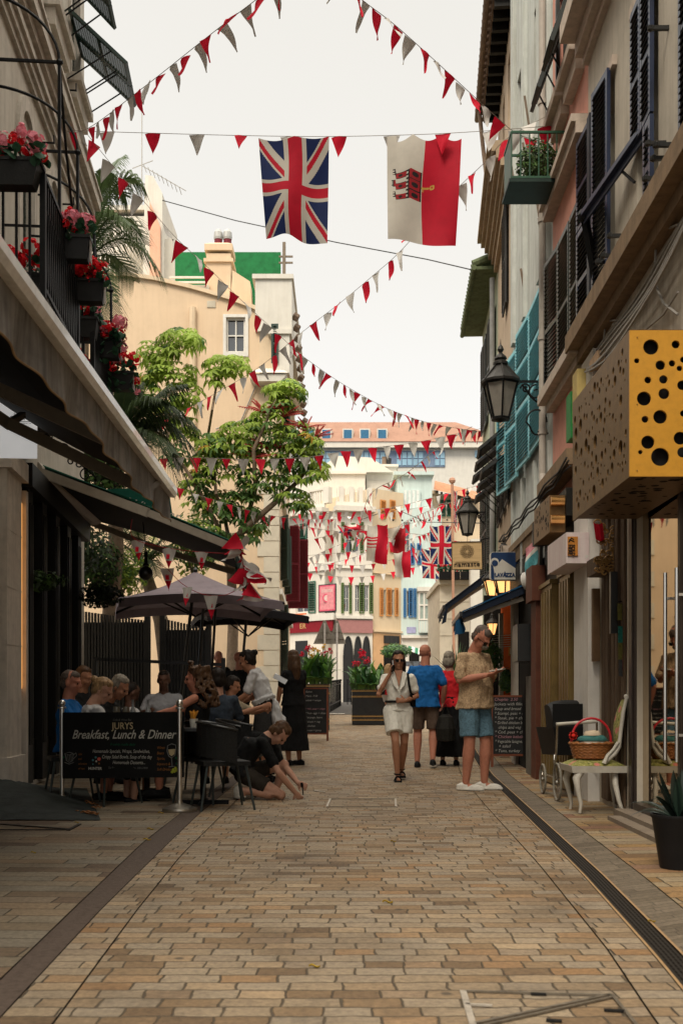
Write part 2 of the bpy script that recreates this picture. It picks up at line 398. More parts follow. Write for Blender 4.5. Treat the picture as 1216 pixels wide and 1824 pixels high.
# slotted drain: dark channel with fine cross bars
mb = MB(); Y = 2.6
m_drain = M('drain_iron', (0.035, 0.03, 0.025), 0.6, 0.4, var=0.3, scale=40)
while Y < 26:
    a = drL(Y)+0.002; b = drR(Y)-0.002; z = G(Y)
    for k in range(5):
        x0 = a+(b-a)*(k+0.08)/5; x1 = a+(b-a)*(k+0.62)/5; s_ = drL(Y+0.0385)-drL(Y)
        mb.face([(x0, Y, z+0.002), (x1, Y, z+0.002), (x1+s_, Y+0.036, z+0.002), (x0+s_, Y+0.036, z+0.002)])
    mb.face([(a, Y+0.036, z+0.0021), (b, Y+0.036, z+0.0021), (b, Y+0.0445, z+0.0021), (a, Y+0.0445, z+0.0021)])
    Y += 0.045
structure(mb.build('drain_channel', m_drain))
# asphalt road that bends away at the end of the street
m_asph = M('asphalt', (0.075, 0.07, 0.065), 0.85, var=0.2, scale=20, bump=0.4)
mb = MB(); rows = []
for i in range(21):
    Y = 33.5+i*2.2; cxr = -0.35+0.0010*(Y-33.5)**2; rows.append([(cxr-1.2-0.02*(Y-33), Y, G(Y)+0.012), (cxr+1.0, Y, G(Y)+0.012)])
mb.grid(rows); structure(mb.build('asphalt_road', m_asph))
m_line = M('road_paint', (0.62, 0.58, 0.5), 0.7, var=0.15, scale=20)
mb = MB(); rows = []
for i in range(18):
    Y = 34.0+i*0.8; x = -1.30+0.006*(Y-34)**2*0.5
    rows.append([(x, Y, G(Y)+0.022), (x+0.14, Y, G(Y)+0.022)])
mb.grid(rows)
mb.grid([[(-1.32, 33.7, G(33.7)+0.022), (-1.32, 34.0, G(34)+0.022)], [(0.1, 33.6, G(33.6)+0.022), (0.1, 33.9, G(33.9)+0.022)]])
structure(mb.build('road_marking', m_line))

# ================================================================== building helpers
def facade(name, wl, y0, y1, z0, z1, mat, parent, holes=(), depth=6.0, rev=0.22, mrev=None):
    mb = MB()
    ys = sorted({y0, y1, *[min(max(h[0], y0), y1) for h in holes], *[min(max(h[1], y0), y1) for h in holes]})
    zs = sorted({z0, z1, *[h[2] for h in holes], *[h[3] for h in holes]})
    for a, b in zip(ys, ys[1:]):
        for c, d in zip(zs, zs[1:]):
            my, mz = (a+b)/2, (c+d)/2
            if any(h[0] < my < h[1] and h[2] < mz < h[3] for h in holes): continue
            mb.face([wl.p(a, c), wl.p(b, c), wl.p(b, d), wl.p(a, d)])
    for h in holes:
        a, b, c, d = h[:4]
        mb.face([wl.p(a, c), wl.p(b, c), wl.p(b, c, -rev), wl.p(a, c, -rev)])
        mb.face([wl.p(a, d), wl.p(b, d), wl.p(b, d, -rev), wl.p(a, d, -rev)])
        mb.face([wl.p(a, c), wl.p(a, d), wl.p(a, d, -rev), wl.p(a, c, -rev)])
        mb.face([wl.p(b, c), wl.p(b, d), wl.p(b, d, -rev), wl.p(b, c, -rev)])
    mb.face([wl.p(y0, z1), wl.p(y1, z1), wl.p(y1, z1, -depth), wl.p(y0, z1, -depth)])
    mb.face([wl.p(y0, z0), wl.p(y0, z1), wl.p(y0, z1, -depth), wl.p(y0, z0, -depth)])
    mb.face([wl.p(y1, z0), wl.p(y1, z1), wl.p(y1, z1, -depth), wl.p(y1, z0, -depth)])
    mb.face([wl.p(y0, z0, -depth), wl.p(y1, z0, -depth), wl.p(y1, z1, -depth), wl.p(y0, z1, -depth)])
    return mb.build(name, mat, parent)

def louvre(mb, o, u, v, w, h, th=0.035, fr=0.055, slats=None, rails=(0.5,), tilt=0.95, m=0, ms=0):
    """louvred shutter leaf: stiles, rails and tilted slats in the plane o + u*x + v*y"""
    o, u, v = V(o), V(u).normalized(), V(v).normalized(); n = u.cross(v)
    def bx(x0, x1, y0, y1, t0, t1, mm):
        c = o+u*(x0+x1)/2+v*(y0+y1)/2+n*(t0+t1)/2
        mb.obb(c, u*(x1-x0)/2, v*(y1-y0)/2, n*(t1-t0)/2, mm)
    bx(0, fr, 0, h, -th/2, th/2, m); bx(w-fr, w, 0, h, -th/2, th/2, m)
    cuts = [0]+[r*h for r in rails]+[h]
    for i, c in enumerate(cuts):
        y0 = c if i == 0 else (c-fr if i == len(cuts)-1 else c-fr/2)
        bx(fr, w-fr, y0, y0+fr, -th/2+0.002, th/2-0.002, m)
    ns = slats or max(4, int(h/0.05))
    for i in range(ns):
        y = (i+0.5)*h/ns
        if any(abs(y-c) < fr*0.7 for c in cuts[1:-1]) or y < fr or y > h-fr: continue
        d = (v*math.cos(tilt)+n*math.sin(tilt)); nn = u.cross(d)
        mb.obb(o+u*w/2+v*y, u*(w/2-fr), d*(h/ns*0.70), nn*0.004, ms)

def sash(mb, wl, a, b, c, d, out, fr=0.05, th=0.04, mull=1, trans=1, m=0):
    wl.box(mb, a, a+fr, c, d, out-th, out, m); wl.box(mb, b-fr, b, c, d, out-th, out, m)
    wl.box(mb, a+fr, b-fr, c, c+fr, out-th, out, m); wl.box(mb, a+fr, b-fr, d-fr, d, out-th, out, m)
    for i in range(mull):
        x = a+(b-a)*(i+1)/(mull+1); wl.box(mb, x-fr*.35, x+fr*.35, c+fr, d-fr, out-th+.003, out-.003, m)
    for i in range(trans):
        z = c+(d-c)*(i+1)/(trans+1); wl.box(mb, a+fr, b-fr, z-fr*.35, z+fr*.35, out-th+.006, out-.006, m)

def window(wl, a, b, c, d, parent, mf, rec=0.14, mull=1, trans=1, mg=None, name='window'):
    mb = MB(); sash(mb, wl, a+.002, b-.002, c+.002, d-.002, -rec, mull=mull, trans=trans)
    w_ = mb.build(name, mf, parent)
    g = MB(); wl.box(g, a+.03, b-.03, c+.03, d-.03, -rec-.035, -rec-.025); g.build('pane', mg or m_glass, w_)
    return w_
def part(name, mats, parent, fn, smooth=False):
    mb = MB(); fn(mb); return mb.build(name, mats, parent, smooth)

# ================================================================== LEFT near building
LW = Wall(-2.68, -0.082, +1)
m_lpl = M('left_plaster', (0.50, 0.46, 0.39), 0.85, var=0.12, scale=4, streak=0.55, stain=(0.30, 0.26, 0.21), bump=0.25)
m_ltrim = M('left_stone_trim', (0.55, 0.50, 0.43), 0.8, var=0.14, scale=8, streak=0.6, stain=(0.2, 0.17, 0.13), bump=0.3)
m_green = M('dark_green_shutter', (0.012, 0.035, 0.025), 0.4, var=0.2, streak=0.2, stain=(0.05, 0.06, 0.045))
LB = thing('townhouse', (-6.0, 9.0, 0), 'grey plaster townhouse on the left with flowered balconies and green shutters', 'building')
holes = [(11.75, 12.35, 5.35, 7.55), (13.35, 13.95, 5.35, 7.55), (9.6, 10.4, 5.2, 7.5), (7.6, 8.4, 5.2, 7.5), (13.35, 14.05, 9.95, 11.6), (14.95, 15.6, 9.95, 11.6),
         (11.5, 12.2, 9.95, 11.6), (2.0, 10.3, 0.3, 3.4), (11.9, 15.6, 0.05, 3.7)]
facade('wall', LW, 0, 16.2, 0, 13.5, m_lpl, LB, holes, depth=7, rev=0.3)
for (a, b, c, d) in holes[:7]:
    w_ = window(LW, a, b, c, d, LB, m_green, rec=0.2)
    mb = MB()
    for s_ in (0, 1):
        q = LW.p(a+.02+s_*(b-a)/2, c+.02, -0.07); louvre(mb, q, LW.d, (0,0,1), (b-a)/2-.03, d-c-.04, rails=(.45,))
    mb.build('shutter', m_green, w_)
def trim(mb, hs_):
    for (a, b, c, d) in hs_:   # arched surrounds
        LW.box(mb, a-.16, a-.02, c-.1, d-.1, 0, .05); LW.box(mb, b+.02, b+.16, c-.1, d-.1, 0, .05)
        pts = []; R = (b-a)/2+.09
        rows = []
        for k in range(15):
            t = PI*k/14; cy, cz = (a+b)/2, d-.1
            row = []
            for rr, oo in ((R+.07, 0), (R+.07, .05), (R-.07, .05), (R-.07, 0)):
                row.append(LW.p(cy-rr*math.cos(t), cz+rr*math.sin(t)*1.15, oo))
            rows.append(row)
        mb.grid(rows, True)
for h_ in holes[:4]: part('window_surround', m_ltrim, LB, lambda mb: trim(mb, [h_]))
for (a, b, c, d) in holes[4:7]:
    for x_ in (a-.14, b+.01): part('window_jamb', m_ltrim, LB, lambda mb: LW.box(mb, x_, x_+.13, c-.02, d, 0, .04))
def course(mb):   # moulded string course under the top storey
    for z0, z1, o in ((8.25, 8.33, .05), (8.331, 8.42, .09), (8.421, 8.50, .13), (8.60, 8.70, .16), (8.701, 8.86, .24), (8.861, 8.90, .27)):
        LW.box(mb, 0, 16.2+o*.4, z0, z1, -.01, o)
    LW.box(mb, 0, 16.2, 8.50, 8.60, -.01, .10)
part('string_course', m_ltrim, LB, course)
for (a, b, c, d) in holes[4:7]:
    def sill(mb):
        LW.box(mb, a-.22, b+.22, c-.12, c-.005, 0, .20); LW.box(mb, a-.17, b+.17, c-.34, c-.121, 0, .13)
    part('window_sill', m_ltrim, LB, sill)
# top-hung shutter flaps propped open
def flap(wl, y0, y1, zh, drop, out, parent, mat, n=2, name='shutter_flap'):
    for k in range(n):
        a = y0+(y1-y0)*k/n+.01; b = y0+(y1-y0)*(k+1)/n-.01
        o = wl.p(a, zh, .05); tip = wl.p(a, zh-drop, out)
        vv = (tip-o); L = vv.length
        mb = MB(); louvre(mb, o, wl.d, vv, b-a, L, th=.045, fr=.05, rails=(.5,), tilt=1.2)
        f = mb.build(name, mat, parent)
        mb = MB(); mb.bar(wl.p(a+.03, zh-drop-.25, .02), wl.p(a+.03, zh-drop*.75, out*.75), .015)
        mb.bar(wl.p(b-.03, zh-drop-.25, .02), wl.p(b-.03, zh-drop*.75, out*.75), .015)
        mb.build('stay', m_black, f)
flap(LW, 14.6, 15.7, 10.75, 0.72, 0.85, LB, m_green)
flap(LW, 13.2, 14.2, 10.95, 0.72, 0.75, LB, m_green)
# roof eave
def eave(mb):
    LW.box(mb, -.2, 16.5, 13.35, 13.6, -.5, .45)
part('eave', m_ltrim, LB, eave)
# hooks and clips
def hooks(mb):
    for (y, z) in ((10.6, 9.3), (12.6, 9.2), (13.0, 8.0), (14.4, 7.9), (12.7, 7.2), (14.6, 9.6)):
        mb.bar(LW.p(y, z, 0), LW.p(y, z, .16), .018); mb.bar(LW.p(y, z, .15), LW.p(y, z+.1, .15), .015)
part('wall_hooks', m_black, LB, hooks)
# ground floor: pillar lit warm, dark timber shopfront beyond it
m_pil = M('pale_stone', (0.60, 0.53, 0.45), 0.8, var=0.14, scale=9, streak=0.4, bump=0.3)
def pil(mb):
    LW.box(mb, 10.75, 11.42, 0, 3.42, 0.005, .10); LW.box(mb, 10.70, 11.50, 0, .42, 0.006, .14)
    LW.box(mb, 10.70, 11.50, 3.42, 3.62, 0.006, .16)
    for z in (1.0, 1.6, 2.2, 2.8): LW.box(mb, 10.745, 11.425, z, z+.02, .07, .103)
part('pillar', m_pil, LB, pil)
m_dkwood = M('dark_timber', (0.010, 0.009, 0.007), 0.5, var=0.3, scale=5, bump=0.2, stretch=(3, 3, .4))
m_rev = M('shopfront_interior', (0.03, 0.026, 0.02), 0.8)
def shopf(mb):
    LW.box(mb, 11.92, 15.58, .06, 3.68, -.29, -.24)
    for y in (11.95, 12.75, 13.6, 14.45, 15.3):
        LW.box(mb, y, y+.26, .05, 3.5, -.24, .06)
        LW.box(mb, y+.05, y+.10, .5, 3.3, .06, .075); LW.box(mb, y+.16, y+.21, .5, 3.3, .06, .075)
    LW.box(mb, 11.9, 15.6, 0.05, .55, -.24, -.02); LW.box(mb, 11.8, 15.9, 3.45, 3.72, -.23, .14)
part('shopfront', m_dkwood, LB, shopf)
def pans(mb):
    for y in (12.25, 13.05, 13.9, 14.75): LW.box(mb, y, y+.42, .6, 3.4, -.14, -.13)
part('shop_window', m_glass, LB, pans)
def near_shop(mb):
    LW.box(mb, 2.0, 10.3, .3, 3.4, -.29, -.25)
part('shop_window', m_glass, LB, near_shop)
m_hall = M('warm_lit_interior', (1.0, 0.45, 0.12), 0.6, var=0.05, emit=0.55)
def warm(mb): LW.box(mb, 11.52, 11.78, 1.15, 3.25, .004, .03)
part('lit_doorway', m_hall, LB, warm)
def sq(mb):
    LW.box(mb, 11.44, 11.52, 0, 3.4, .004, .07); LW.box(mb, 11.80, 11.90, 0, 3.4, .004, .07)
part('door_frame', m_pil, LB, sq)

# ================================================================== balconies with geraniums
m_ger = M('geranium_red', (0.72, 0.014, 0.022), 0.6, var=0.3, scale=20, trans=.25)
m_gerp = M('geranium_pink', (0.82, 0.27, 0.33), 0.6, var=0.25, scale=20, trans=.25)
m_gerl = M('geranium_leaf', (0.03, 0.085, 0.045), 0.55, var=0.35, scale=25, trans=.2)
m_pot = M('black_plastic_trough', (0.02, 0.02, 0.019), 0.5, var=0.2, bump=0.2)
m_tag = M('grey_price_tag', (0.38, 0.34, 0.30), 0.6)
def bloom(mb, c, r, n=26, m=0):
    for _ in range(n):
        d = V((rnd.gauss(0, 1), rnd.gauss(0, 1), rnd.gauss(0, 1))).normalized()
        p = V(c)+d*r*rnd.uniform(.65, 1)
        u = d.orthogonal().normalized(); vv = d.cross(u); s_ = r*rnd.uniform(.28, .42); a0 = rnd.random()*6
        pts = [p+(u*math.cos(a0+k*PI*2/5)+vv*math.sin(a0+k*PI*2/5))*s_+d*s_*.25*(k % 2) for k in range(5)]
        mb.face(pts, m)
def leafdisc(mb, c, r, up=None, m=0, droop=.2):
    d = V(up) if up else V((rnd.uniform(-1, 1), rnd.uniform(-1, 1), rnd.uniform(.2, 1))).normalized()
    u = d.orthogonal().normalized(); vv = d.cross(u); i = len(mb.v); mb.v.append(tuple(c))
    for k in range(8):
        a = k*PI/4; rr = r*(1 if k % 2 else .86); mb.v.append(tuple(V(c)+(u*math.cos(a)+vv*math.sin(a))*rr-d*rr*droop))
    for k in range(8): mb.f.append((i, i+1+k, i+1+(k+1) % 8)); mb.mi.append(m)
def geraniums(name, c, L, ax, label, pink=.35, hgt=.16, cascade=False, tagp=True):
    """a trough of length L along axis ax with blooms over it"""
    c = V(c); ax = V(ax).normalized(); wd = V((-ax.y, ax.x, 0))
    t = thing(name, c, label, 'flower box', 'geranium boxes on the balcony railings')
    mb = MB(); hl = L/2
    lo = [c-ax*hl*.86-wd*.065, c+ax*hl*.86-wd*.065, c+ax*hl*.86+wd*.065, c-ax*hl*.86+wd*.065]
    hi = [c-ax*hl-wd*.09, c+ax*hl-wd*.09, c+ax*hl+wd*.09, c-ax*hl+wd*.09]
    hi = [p+V((0, 0, .19)) for p in hi]
    mb.hexa(lo+hi); mb.obb(c+V((0, 0, .195)), ax*(hl+.012), wd*.10, V((0, 0, .014)))
    mb.build('trough', m_pot, t)
    fl = MB(); lf = MB()
    nb = max(6, int(L/.06))
    for i in range(nb):
        x = -hl+L*(i+.5)/nb; cc = c+ax*(x+rnd.uniform(-.02, .02))+wd*rnd.uniform(-.13, .08)+V((0, 0, .28+rnd.uniform(0, hgt)))
        bloom(fl, cc, rnd.uniform(.062, .092), m=1 if rnd.random() < pink else 0)
        if rnd.random() < .6: bloom(fl, cc+V((rnd.uniform(-.07, .07), rnd.uniform(-.07, .07), -.09)), .045, 18, m=0)
    for _ in range(int(L*120)+20):
        leafdisc(lf, c+ax*rnd.uniform(-hl-.04, hl+.04)+wd*rnd.uniform(-.14, .14)+V((0, 0, rnd.uniform(.17, .33))), rnd.uniform(.03, .05))
    if cascade:
        for _ in range(14): leafdisc(lf, c+ax*rnd.uniform(-hl, hl)+wd*rnd.uniform(-.2, -.08)+V((0, 0, rnd.uniform(-.05, .2))), .04)
        for _ in range(4): bloom(fl, c+ax*(hl+.03)+wd*rnd.uniform(-.08, .08)+V((0, 0, rnd.uniform(.0, .25))), .045, 18, m=rnd.random() < .5)
    fl.build('flowers', [m_ger, m_gerp], t); lf.build('leaves', m_gerl, t)
    if tagp:
        mb = MB(); k = c+ax*(hl+.004); mb.obb(k+V((0, 0, .09)), ax*.003, wd*.05, V((0, 0, .10))); mb.build('tag', m_tag, t)
    return t
def balcony(y0, y1, label, full_end=True):
    t = thing('iron_balcony', LW.p((y0+y1)/2, 4.2, .45), label, 'balcony', 'iron balconies of the grey townhouse')
    O = .95
    part('floor_slab', M('balcony_slab', (0.07, 0.06, 0.05), .8), t, lambda mb: LW.box(mb, y0, y1, 4.15, 4.28, .005, O+.03))
    mb = MB()
    for z in (4.36, 5.28):
        mb.bar(LW.p(y0, z, O), LW.p(y1, z, O), .035); mb.bar(LW.p(y0, z, .02), LW.p(y0, z, O), .035); mb.bar(LW.p(y1, z, .02), LW.p(y1, z, O), .035)
    n = int((y1-y0)/.085)
    for i in range(n+1):
        y = y0+(y1-y0)*i/n; mb.bar(LW.p(y, 4.28, O), LW.p(y, 5.28, O), .018 if i not in (0, n) else .045)
        # bars swell slightly near the foot
        mb.bar(LW.p(y+.03, 4.45, O), LW.p(y+.03, 5.0, O+.02), .012)
    for yy in (y0, y1):
        for i in range(1, 9): mb.bar(LW.p(yy, 4.28, O*i/9), LW.p(yy, 5.28, O*i/9), .018)
    mb.build('railing', m_black, t)
    return t
B1 = balcony(8.35, 9.95, 'nearer black iron balcony with flower boxes, left edge of the photo')
B2 = balcony(10.9, 12.3, 'farther black iron balcony with flower boxes beyond the nearer one')
# hoops for a canopy
def hoop(y, zt, label, zb=5.28, diag=False):
    t = thing('canopy_hoop', LW.p(y, zb, .5), label, 'iron hoop', 'thin black iron hoops above the balconies')
    mb = MB(); pts = []
    for k in range(13):
        a = PI/2*k/12; pts.append(LW.p(y, zt+.62*math.cos(a), .02+.93*math.sin(a)))
    mb.tube(pts, .014, 6); mb.bar(LW.p(y, zb, .95), LW.p(y, zt, .95), .026); mb.bar(LW.p(y, zt, .0), LW.p(y, zt, .98), .022)
    mb.ball(LW.p(y, zt, .95), .03, 8)
    if diag: mb.tube([LW.p(y, zt, .95), LW.p(y+.25, zt-.5, .95), LW.p(y+.7, zt-1.1, .95)], .012, 6)
    mb.build('hoop', m_black, t)
hoop(9.05, 6.62, 'nearest iron hoop above the balcony, highest in the photo', diag=True)
hoop(9.98, 6.32, 'second iron hoop from the left edge, over the end of the nearer balcony')
hoop(11.0, 6.05, 'third iron hoop, over the start of the farther balcony', diag=True)
hoop(12.3, 5.9, 'farthest iron hoop, over the end of the farther balcony')
def yb(y, o=1.02): return LW.p(y, 5.06, o)
geraniums('geranium_box', (-2.77, 8.33, 5.12), .72, (1, .03, 0), 'wide flower box with pink and red geraniums at the upper left edge', .45, tagp=False)
geraniums('geranium_box', LW.p(9.35, 5.0, 1.03), .28, (1, .08, 0), 'flower box of pink and red geraniums, right of the widest box', .5)
geraniums('geranium_box', LW.p(9.95, 4.85, 1.08), .26, (1, .08, 0), 'small all red geranium box at the far corner of the nearer balcony', .0)
geraniums('geranium_box', LW.p(9.2, 4.58, .55), .45, (1, .08, 0), 'low flower box behind the nearer balcony railing', .3, tagp=False)
geraniums('geranium_box', LW.p(10.95, 4.85, .83), .34, (1, .08, 0), 'flower box at the near corner of the farther balcony', .3, tagp=False)
geraniums('geranium_box', LW.p(11.5, 4.82, 1.02), .30, (1, .08, 0), 'cascading geranium box in the middle of the farther balcony', .4, cascade=True)
geraniums('geranium_box', LW.p(12.1, 4.65, 1.1), .28, (1, .08, 0), 'lowest flower box hanging at the far end of the farther balcony', .3, cascade=True)
geraniums('geranium_box', LW.p(11.3, 4.35, .72), .3, (1, .08, 0), 'red geraniums low behind the farther balcony railing', .1, tagp=False)

# ================================================================== RIGHT row
RW = Wall(2.35, 0.023, -1)
RW4 = Wall(2.73-0.086*16.6, 0.086, -1)
RW5 = Wall(3.04-0.054*20.2, 0.054, -1)
m_r1 = M('cream_plaster', (0.50, 0.45, 0.37), 0.85, var=0.12, scale=3, streak=0.55, stain=(0.25, 0.21, 0.16), bump=0.25)
m_r2 = M('pink_plaster', (0.60, 0.29, 0.22), 0.85, var=0.12, scale=4, streak=0.3, stain=(0.42, 0.22, 0.17), bump=0.2)
m_r3 = M('pale_blue_plaster', (0.52, 0.54, 0.50), 0.85, var=0.10, scale=4, streak=0.7, stain=(0.27, 0.26, 0.22), bump=0.25)
m_r4 = M('peach_grey_plaster', (0.50, 0.39, 0.28), 0.85, var=0.12, scale=4, streak=0.5, stain=(0.28, 0.2, 0.14), bump=0.25)
m_r5 = M('pale_green_plaster', (0.42, 0.46, 0.34), 0.85, var=0.12, scale=4, streak=0.4, bump=0.2)
m_navy = M('navy_paint', (0.012, 0.022, 0.055), 0.35, var=0.2)
m_navyd = M('navy_louvre', (0.016, 0.018, 0.024), 0.5, var=0.2)
m_turq = M('turquoise_paint', (0.26, 0.61, 0.69), 0.5, var=0.15, scale=10, streak=0.3, stain=(0.22, 0.42, 0.40))
m_bshut = M('black_green_shutter', (0.013, 0.018, 0.014), 0.4, var=0.25)
m_gshut = M('grey_black_shutter', (0.022, 0.024, 0.026), 0.5, var=0.3, streak=0.4, stain=(0.12, 0.1, 0.08))
m_sill = M('sill_stone', (0.52, 0.43, 0.35), 0.8, var=0.15, scale=12, streak=0.3)
m_brown = M('brown_ledge', (0.25, 0.17, 0.10), 0.8, var=0.2, scale=8, streak=0.5, stain=(0.1, 0.07, 0.045), bump=.3)

# --- R1 cream house
R1 = thing('townhouse', (4.5, 8, 0), 'cream plaster house at the right edge with navy shutters', 'building')
h1 = [(8.34, 8.99, 5.02, 6.95), (9.8, 10.5, 5.02, 6.95), (6.9, 7.6, 5.02, 6.95), (8.34, 8.99, 8.6, 10.6), (9.8, 10.5, 8.6, 10.6), (.5, 9.0, .12, 2.95), (9.35, 10.35, .05, 3.6)]
facade('wall', RW, 0, 10.97, 0, 13.2, m_r1, R1, h1, depth=7, rev=.25)
for (a, b, c, d) in h1[:5]: window(RW, a, b, c, d, R1, m_white, rec=.18)
def cs(mb):
    for z0, z1, o in ((7.72, 7.80, .06), (7.801, 7.95, .14), (7.951, 8.14, .30)): RW.box(mb, 0, 10.97, z0, z1, -.01, o)
part('string_course', m_sill, R1, cs)
part('ledge', m_brown, R1, lambda mb: (RW.box(mb, 0, 11.1, 4.72, 4.90, -.01, .22), RW.box(mb, 0, 11.1, 4.60, 4.719, -.01, .10)))
def surr(mb):
    for (a, b, c, d) in h1[:5]:
        RW.box(mb, a-.1, b+.1, d+.005, d+.10, -.01, .05)
        RW.box(mb, a-.12, b+.12, c-.11, c-.005, -.01, .09)
part('window_trim', m_sill, R1, surr)
def shut(wl, y, w_, z0, z1, parent, mat, ang=0.0, out=.05, rails=(.45,), tilt=.95, side=1, name='shutter', slm=None):
    """leaf hinged at y; ang swings the free edge out from the wall"""
    u = (wl.d*side*math.cos(ang)+wl.n*math.sin(ang))
    mb = MB(); louvre(mb, wl.p(y, z0, out), u, (0, 0, 1), w_, z1-z0, rails=rails, tilt=tilt if side*1 > 0 else -tilt, ms=1)
    return mb.build(name, [mat, slm or mat], parent)
# window at the very right: closed upper leaves, flap propped
shut(RW, 8.35, .31, 5.75, 6.93, R1, m_navy, slm=m_navyd); shut(RW, 8.67, .31, 5.75, 6.93, R1, m_navy, slm=m_navyd)
shut(RW, 8.35, .22, 5.03, 5.73, R1, m_navy, slm=m_navyd)
for side_, y_ in ((1, 9.0), (-1, 8.33)):
    pass
# navy flap propped out across the facade
mb = MB(); a_ = RW.p(8.72, 5.78, .06); b_ = RW.p(10.35, 5.80, .42)
q0 = P(1150, 226, 8.66); q1 = P(1040, 384, 10.1)
mb.bar(q0, q1, .10, .045); mb.bar(q0+V((.0, .0, -.05)), q1+V((0, .0, -.05)), .02, .07)
fl_ = mb.build('awning_arm', m_navy, R1)
part('bracket', m_black, R1, lambda mb: mb.bar(q0.lerp(q1, .42), RW.p(9.0, 5.5, .02), .02)); part('bracket', m_black, R1, lambda mb: (mb.bar(q1, RW.p(10.25, 5.0, .05), .06), mb.ball(q1, .07, 8)))
# window two
shut(RW, 10.66, .48, 5.0, 6.0, R1, m_navy, slm=m_navyd, ang=.06); shut(RW, 10.66, .48, 6.02, 6.98, R1, m_navy, slm=m_navyd, ang=.06)
shut(RW, 9.79, .45, 5.03, 6.98, R1, m_navy, slm=m_navyd, ang=.12, side=1, out=.06)
part('shutter', m_navyd, R1, lambda mb: RW.box(mb, 10.5, 10.62, 5.0, 6.96, .01, .09))
shut(RW, 6.92, .33, 5.05, 6.93, R1, m_navy, slm=m_navyd); shut(RW, 7.27, .33, 5.05, 6.93, R1, m_navy, slm=m_navyd)
for y in (8.35, 8.67, 9.82, 10.16): shut(RW, y, .31, 8.62, 10.58, R1, m_navy, slm=m_navyd)
def clips(mb):
    for x, y in ((1190, 50), (1185, 255), (1200, 258), (1180, 318), (1112, 420), (1100, 455), (1090, 466), (1195, 282)):
        yy, zz = RW.px(x, y); mb.bar(RW.p(yy, zz, 0), RW.p(yy, zz, .16), .03); mb.ball(RW.p(yy, zz, .14), .03, 6); mb.bar(RW.p(yy, zz, .1), RW.p(yy+.06, zz+.06, .12), .012)
part('wall_hooks', m_blackp, R1, clips)
# cables under the ledge
def cabs(mb):
    for k in range(5):
        pts = []
        for i in range(9):
            t = i/8; y = 7.2+3.4*t; pts.append(RW.p(y, 4.52-.04*k-.10*math.sin(PI*t)*(.4+.4*k)+.02*math.sin(9*t+k), .03+.02*k))
        mb.tube(pts, .012+.004*(k % 2), 5)
    for pl in ([(1130, 405), (1178, 400), (1175, 470), (1150, 540), (1120, 575), (1098, 578)], [(1172, 500), (1190, 540), (1216, 560)], [(1105, 570), (1085, 572), (1078, 650), (1078, 760)],
               [(1216, 520), (1190, 560), (1160, 585), (1120, 640), (1060, 690)], [(1216, 400), (1190, 410), (1150, 470)]):
        mb.tube([RW.p(*RW.px(*q), .04) for q in pl], .010, 5)
part('cables', m_gcable, R1, cabs)
part('junction_box', M('terracotta_box', (.5, .33, .2), .7), R1, lambda mb: RW.box(mb, 10.1, 10.45, 4.60-.28, 4.60-.18, .02, .10))
part('meter_box', M('yellow_box', (.50, .38, .14), .6, streak=.3), R1, lambda mb: RW.box(mb, 10.75, 11.0, 3.95, 4.45, .01, .16))
part('alarm_box', M('green_box', (.02, .20, .05), .5), R1, lambda mb: RW.box(mb, 11.2, 11.45, 3.85, 4.35, .01, .14))
# ground floor of R1: glass shopfront, dark posts, moulded door case
def posts(mb):
    RW.box(mb, 9.01, 9.2, .02, 3.2, -.05, .02); RW.box(mb, 9.05, 9.15, .02, 3.2, .02, .035)
    RW.box(mb, .5, 9.0, 2.95, 3.1, -.08, .05); RW.box(mb, .5, 9.0, .02, .13, -.1, .04)
    for y in (7.9, 6.0, 4.0): RW.box(mb, y-.03, y+.03, .13, 2.95, -.08, -.03)
part('shopfront_frame', M('bronze_frame', (.045, .032, .025), .35, .5, var=.2), R1, posts)
mirr, t_, b__ = nodes_mat('shop_window_glass')
b__.inputs['Base Color'].default_value = (.46, .37, .25, 1); b__.inputs['Metallic'].default_value = 1.0; b__.inputs['Roughness'].default_value = .02
part('shop_window', mirr, R1, lambda mb: RW.box(mb, .5, 9.0, .13, 2.95, -.062, -.05))
def handles(mb):
    for y in (8.05, 7.75):
        mb.tube([RW.p(y, .55, .03), RW.p(y, 2.0, .03)], .016, 8)
        for z in (.75, 1.8): mb.bar(RW.p(y, z, -.05), RW.p(y, z, .03), .02)
part('door_handle', m_steel, R1, handles)
def stepm(mb):
    RW.box(mb, 3.0, 9.05, 0, .07, .041, .19); RW.box(mb, 3.0, 8.8, 0, .035, .191, .30)
part('door_step', M('step_stone', (.20, .16, .12), .8, var=.2, bump=.3), R1, stepm)
m_tim = M('weathered_timber', (.095, .062, .038), .7, var=.25, scale=6, stretch=(4, 4, .5), bump=.3)
def dcase(mb):
    for i, y in enumerate((9.36, 9.55, 9.74, 9.93, 10.12)):
        RW.box(mb, y, y+.10, .05, 3.0, .004, .025+.012*(i % 2)); RW.box(mb, y+.10, y+.19, .05, 3.0, .003, .012)
    RW.box(mb, 9.34, 10.36, 3.0, 3.5, .0, .14)
part('door_case', m_tim, R1, dcase)
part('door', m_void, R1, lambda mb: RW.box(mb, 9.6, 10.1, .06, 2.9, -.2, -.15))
m_pilw = M('white_pilaster', (.60, .57, .52), .75, var=.08, scale=5, streak=.3, stain=(.42, .36, .3), bump=.15)
def pilw(mb):
    RW.box(mb, 10.42, 11.12, 0, 3.3, .005, .12); RW.box(mb, 10.40, 11.15, 2.44, 2.47, .12, .15)
    RW.box(mb, 10.42, 10.97, 3.3, 4.55, .005, .07)
part('pilaster', m_pilw, R1, pilw)

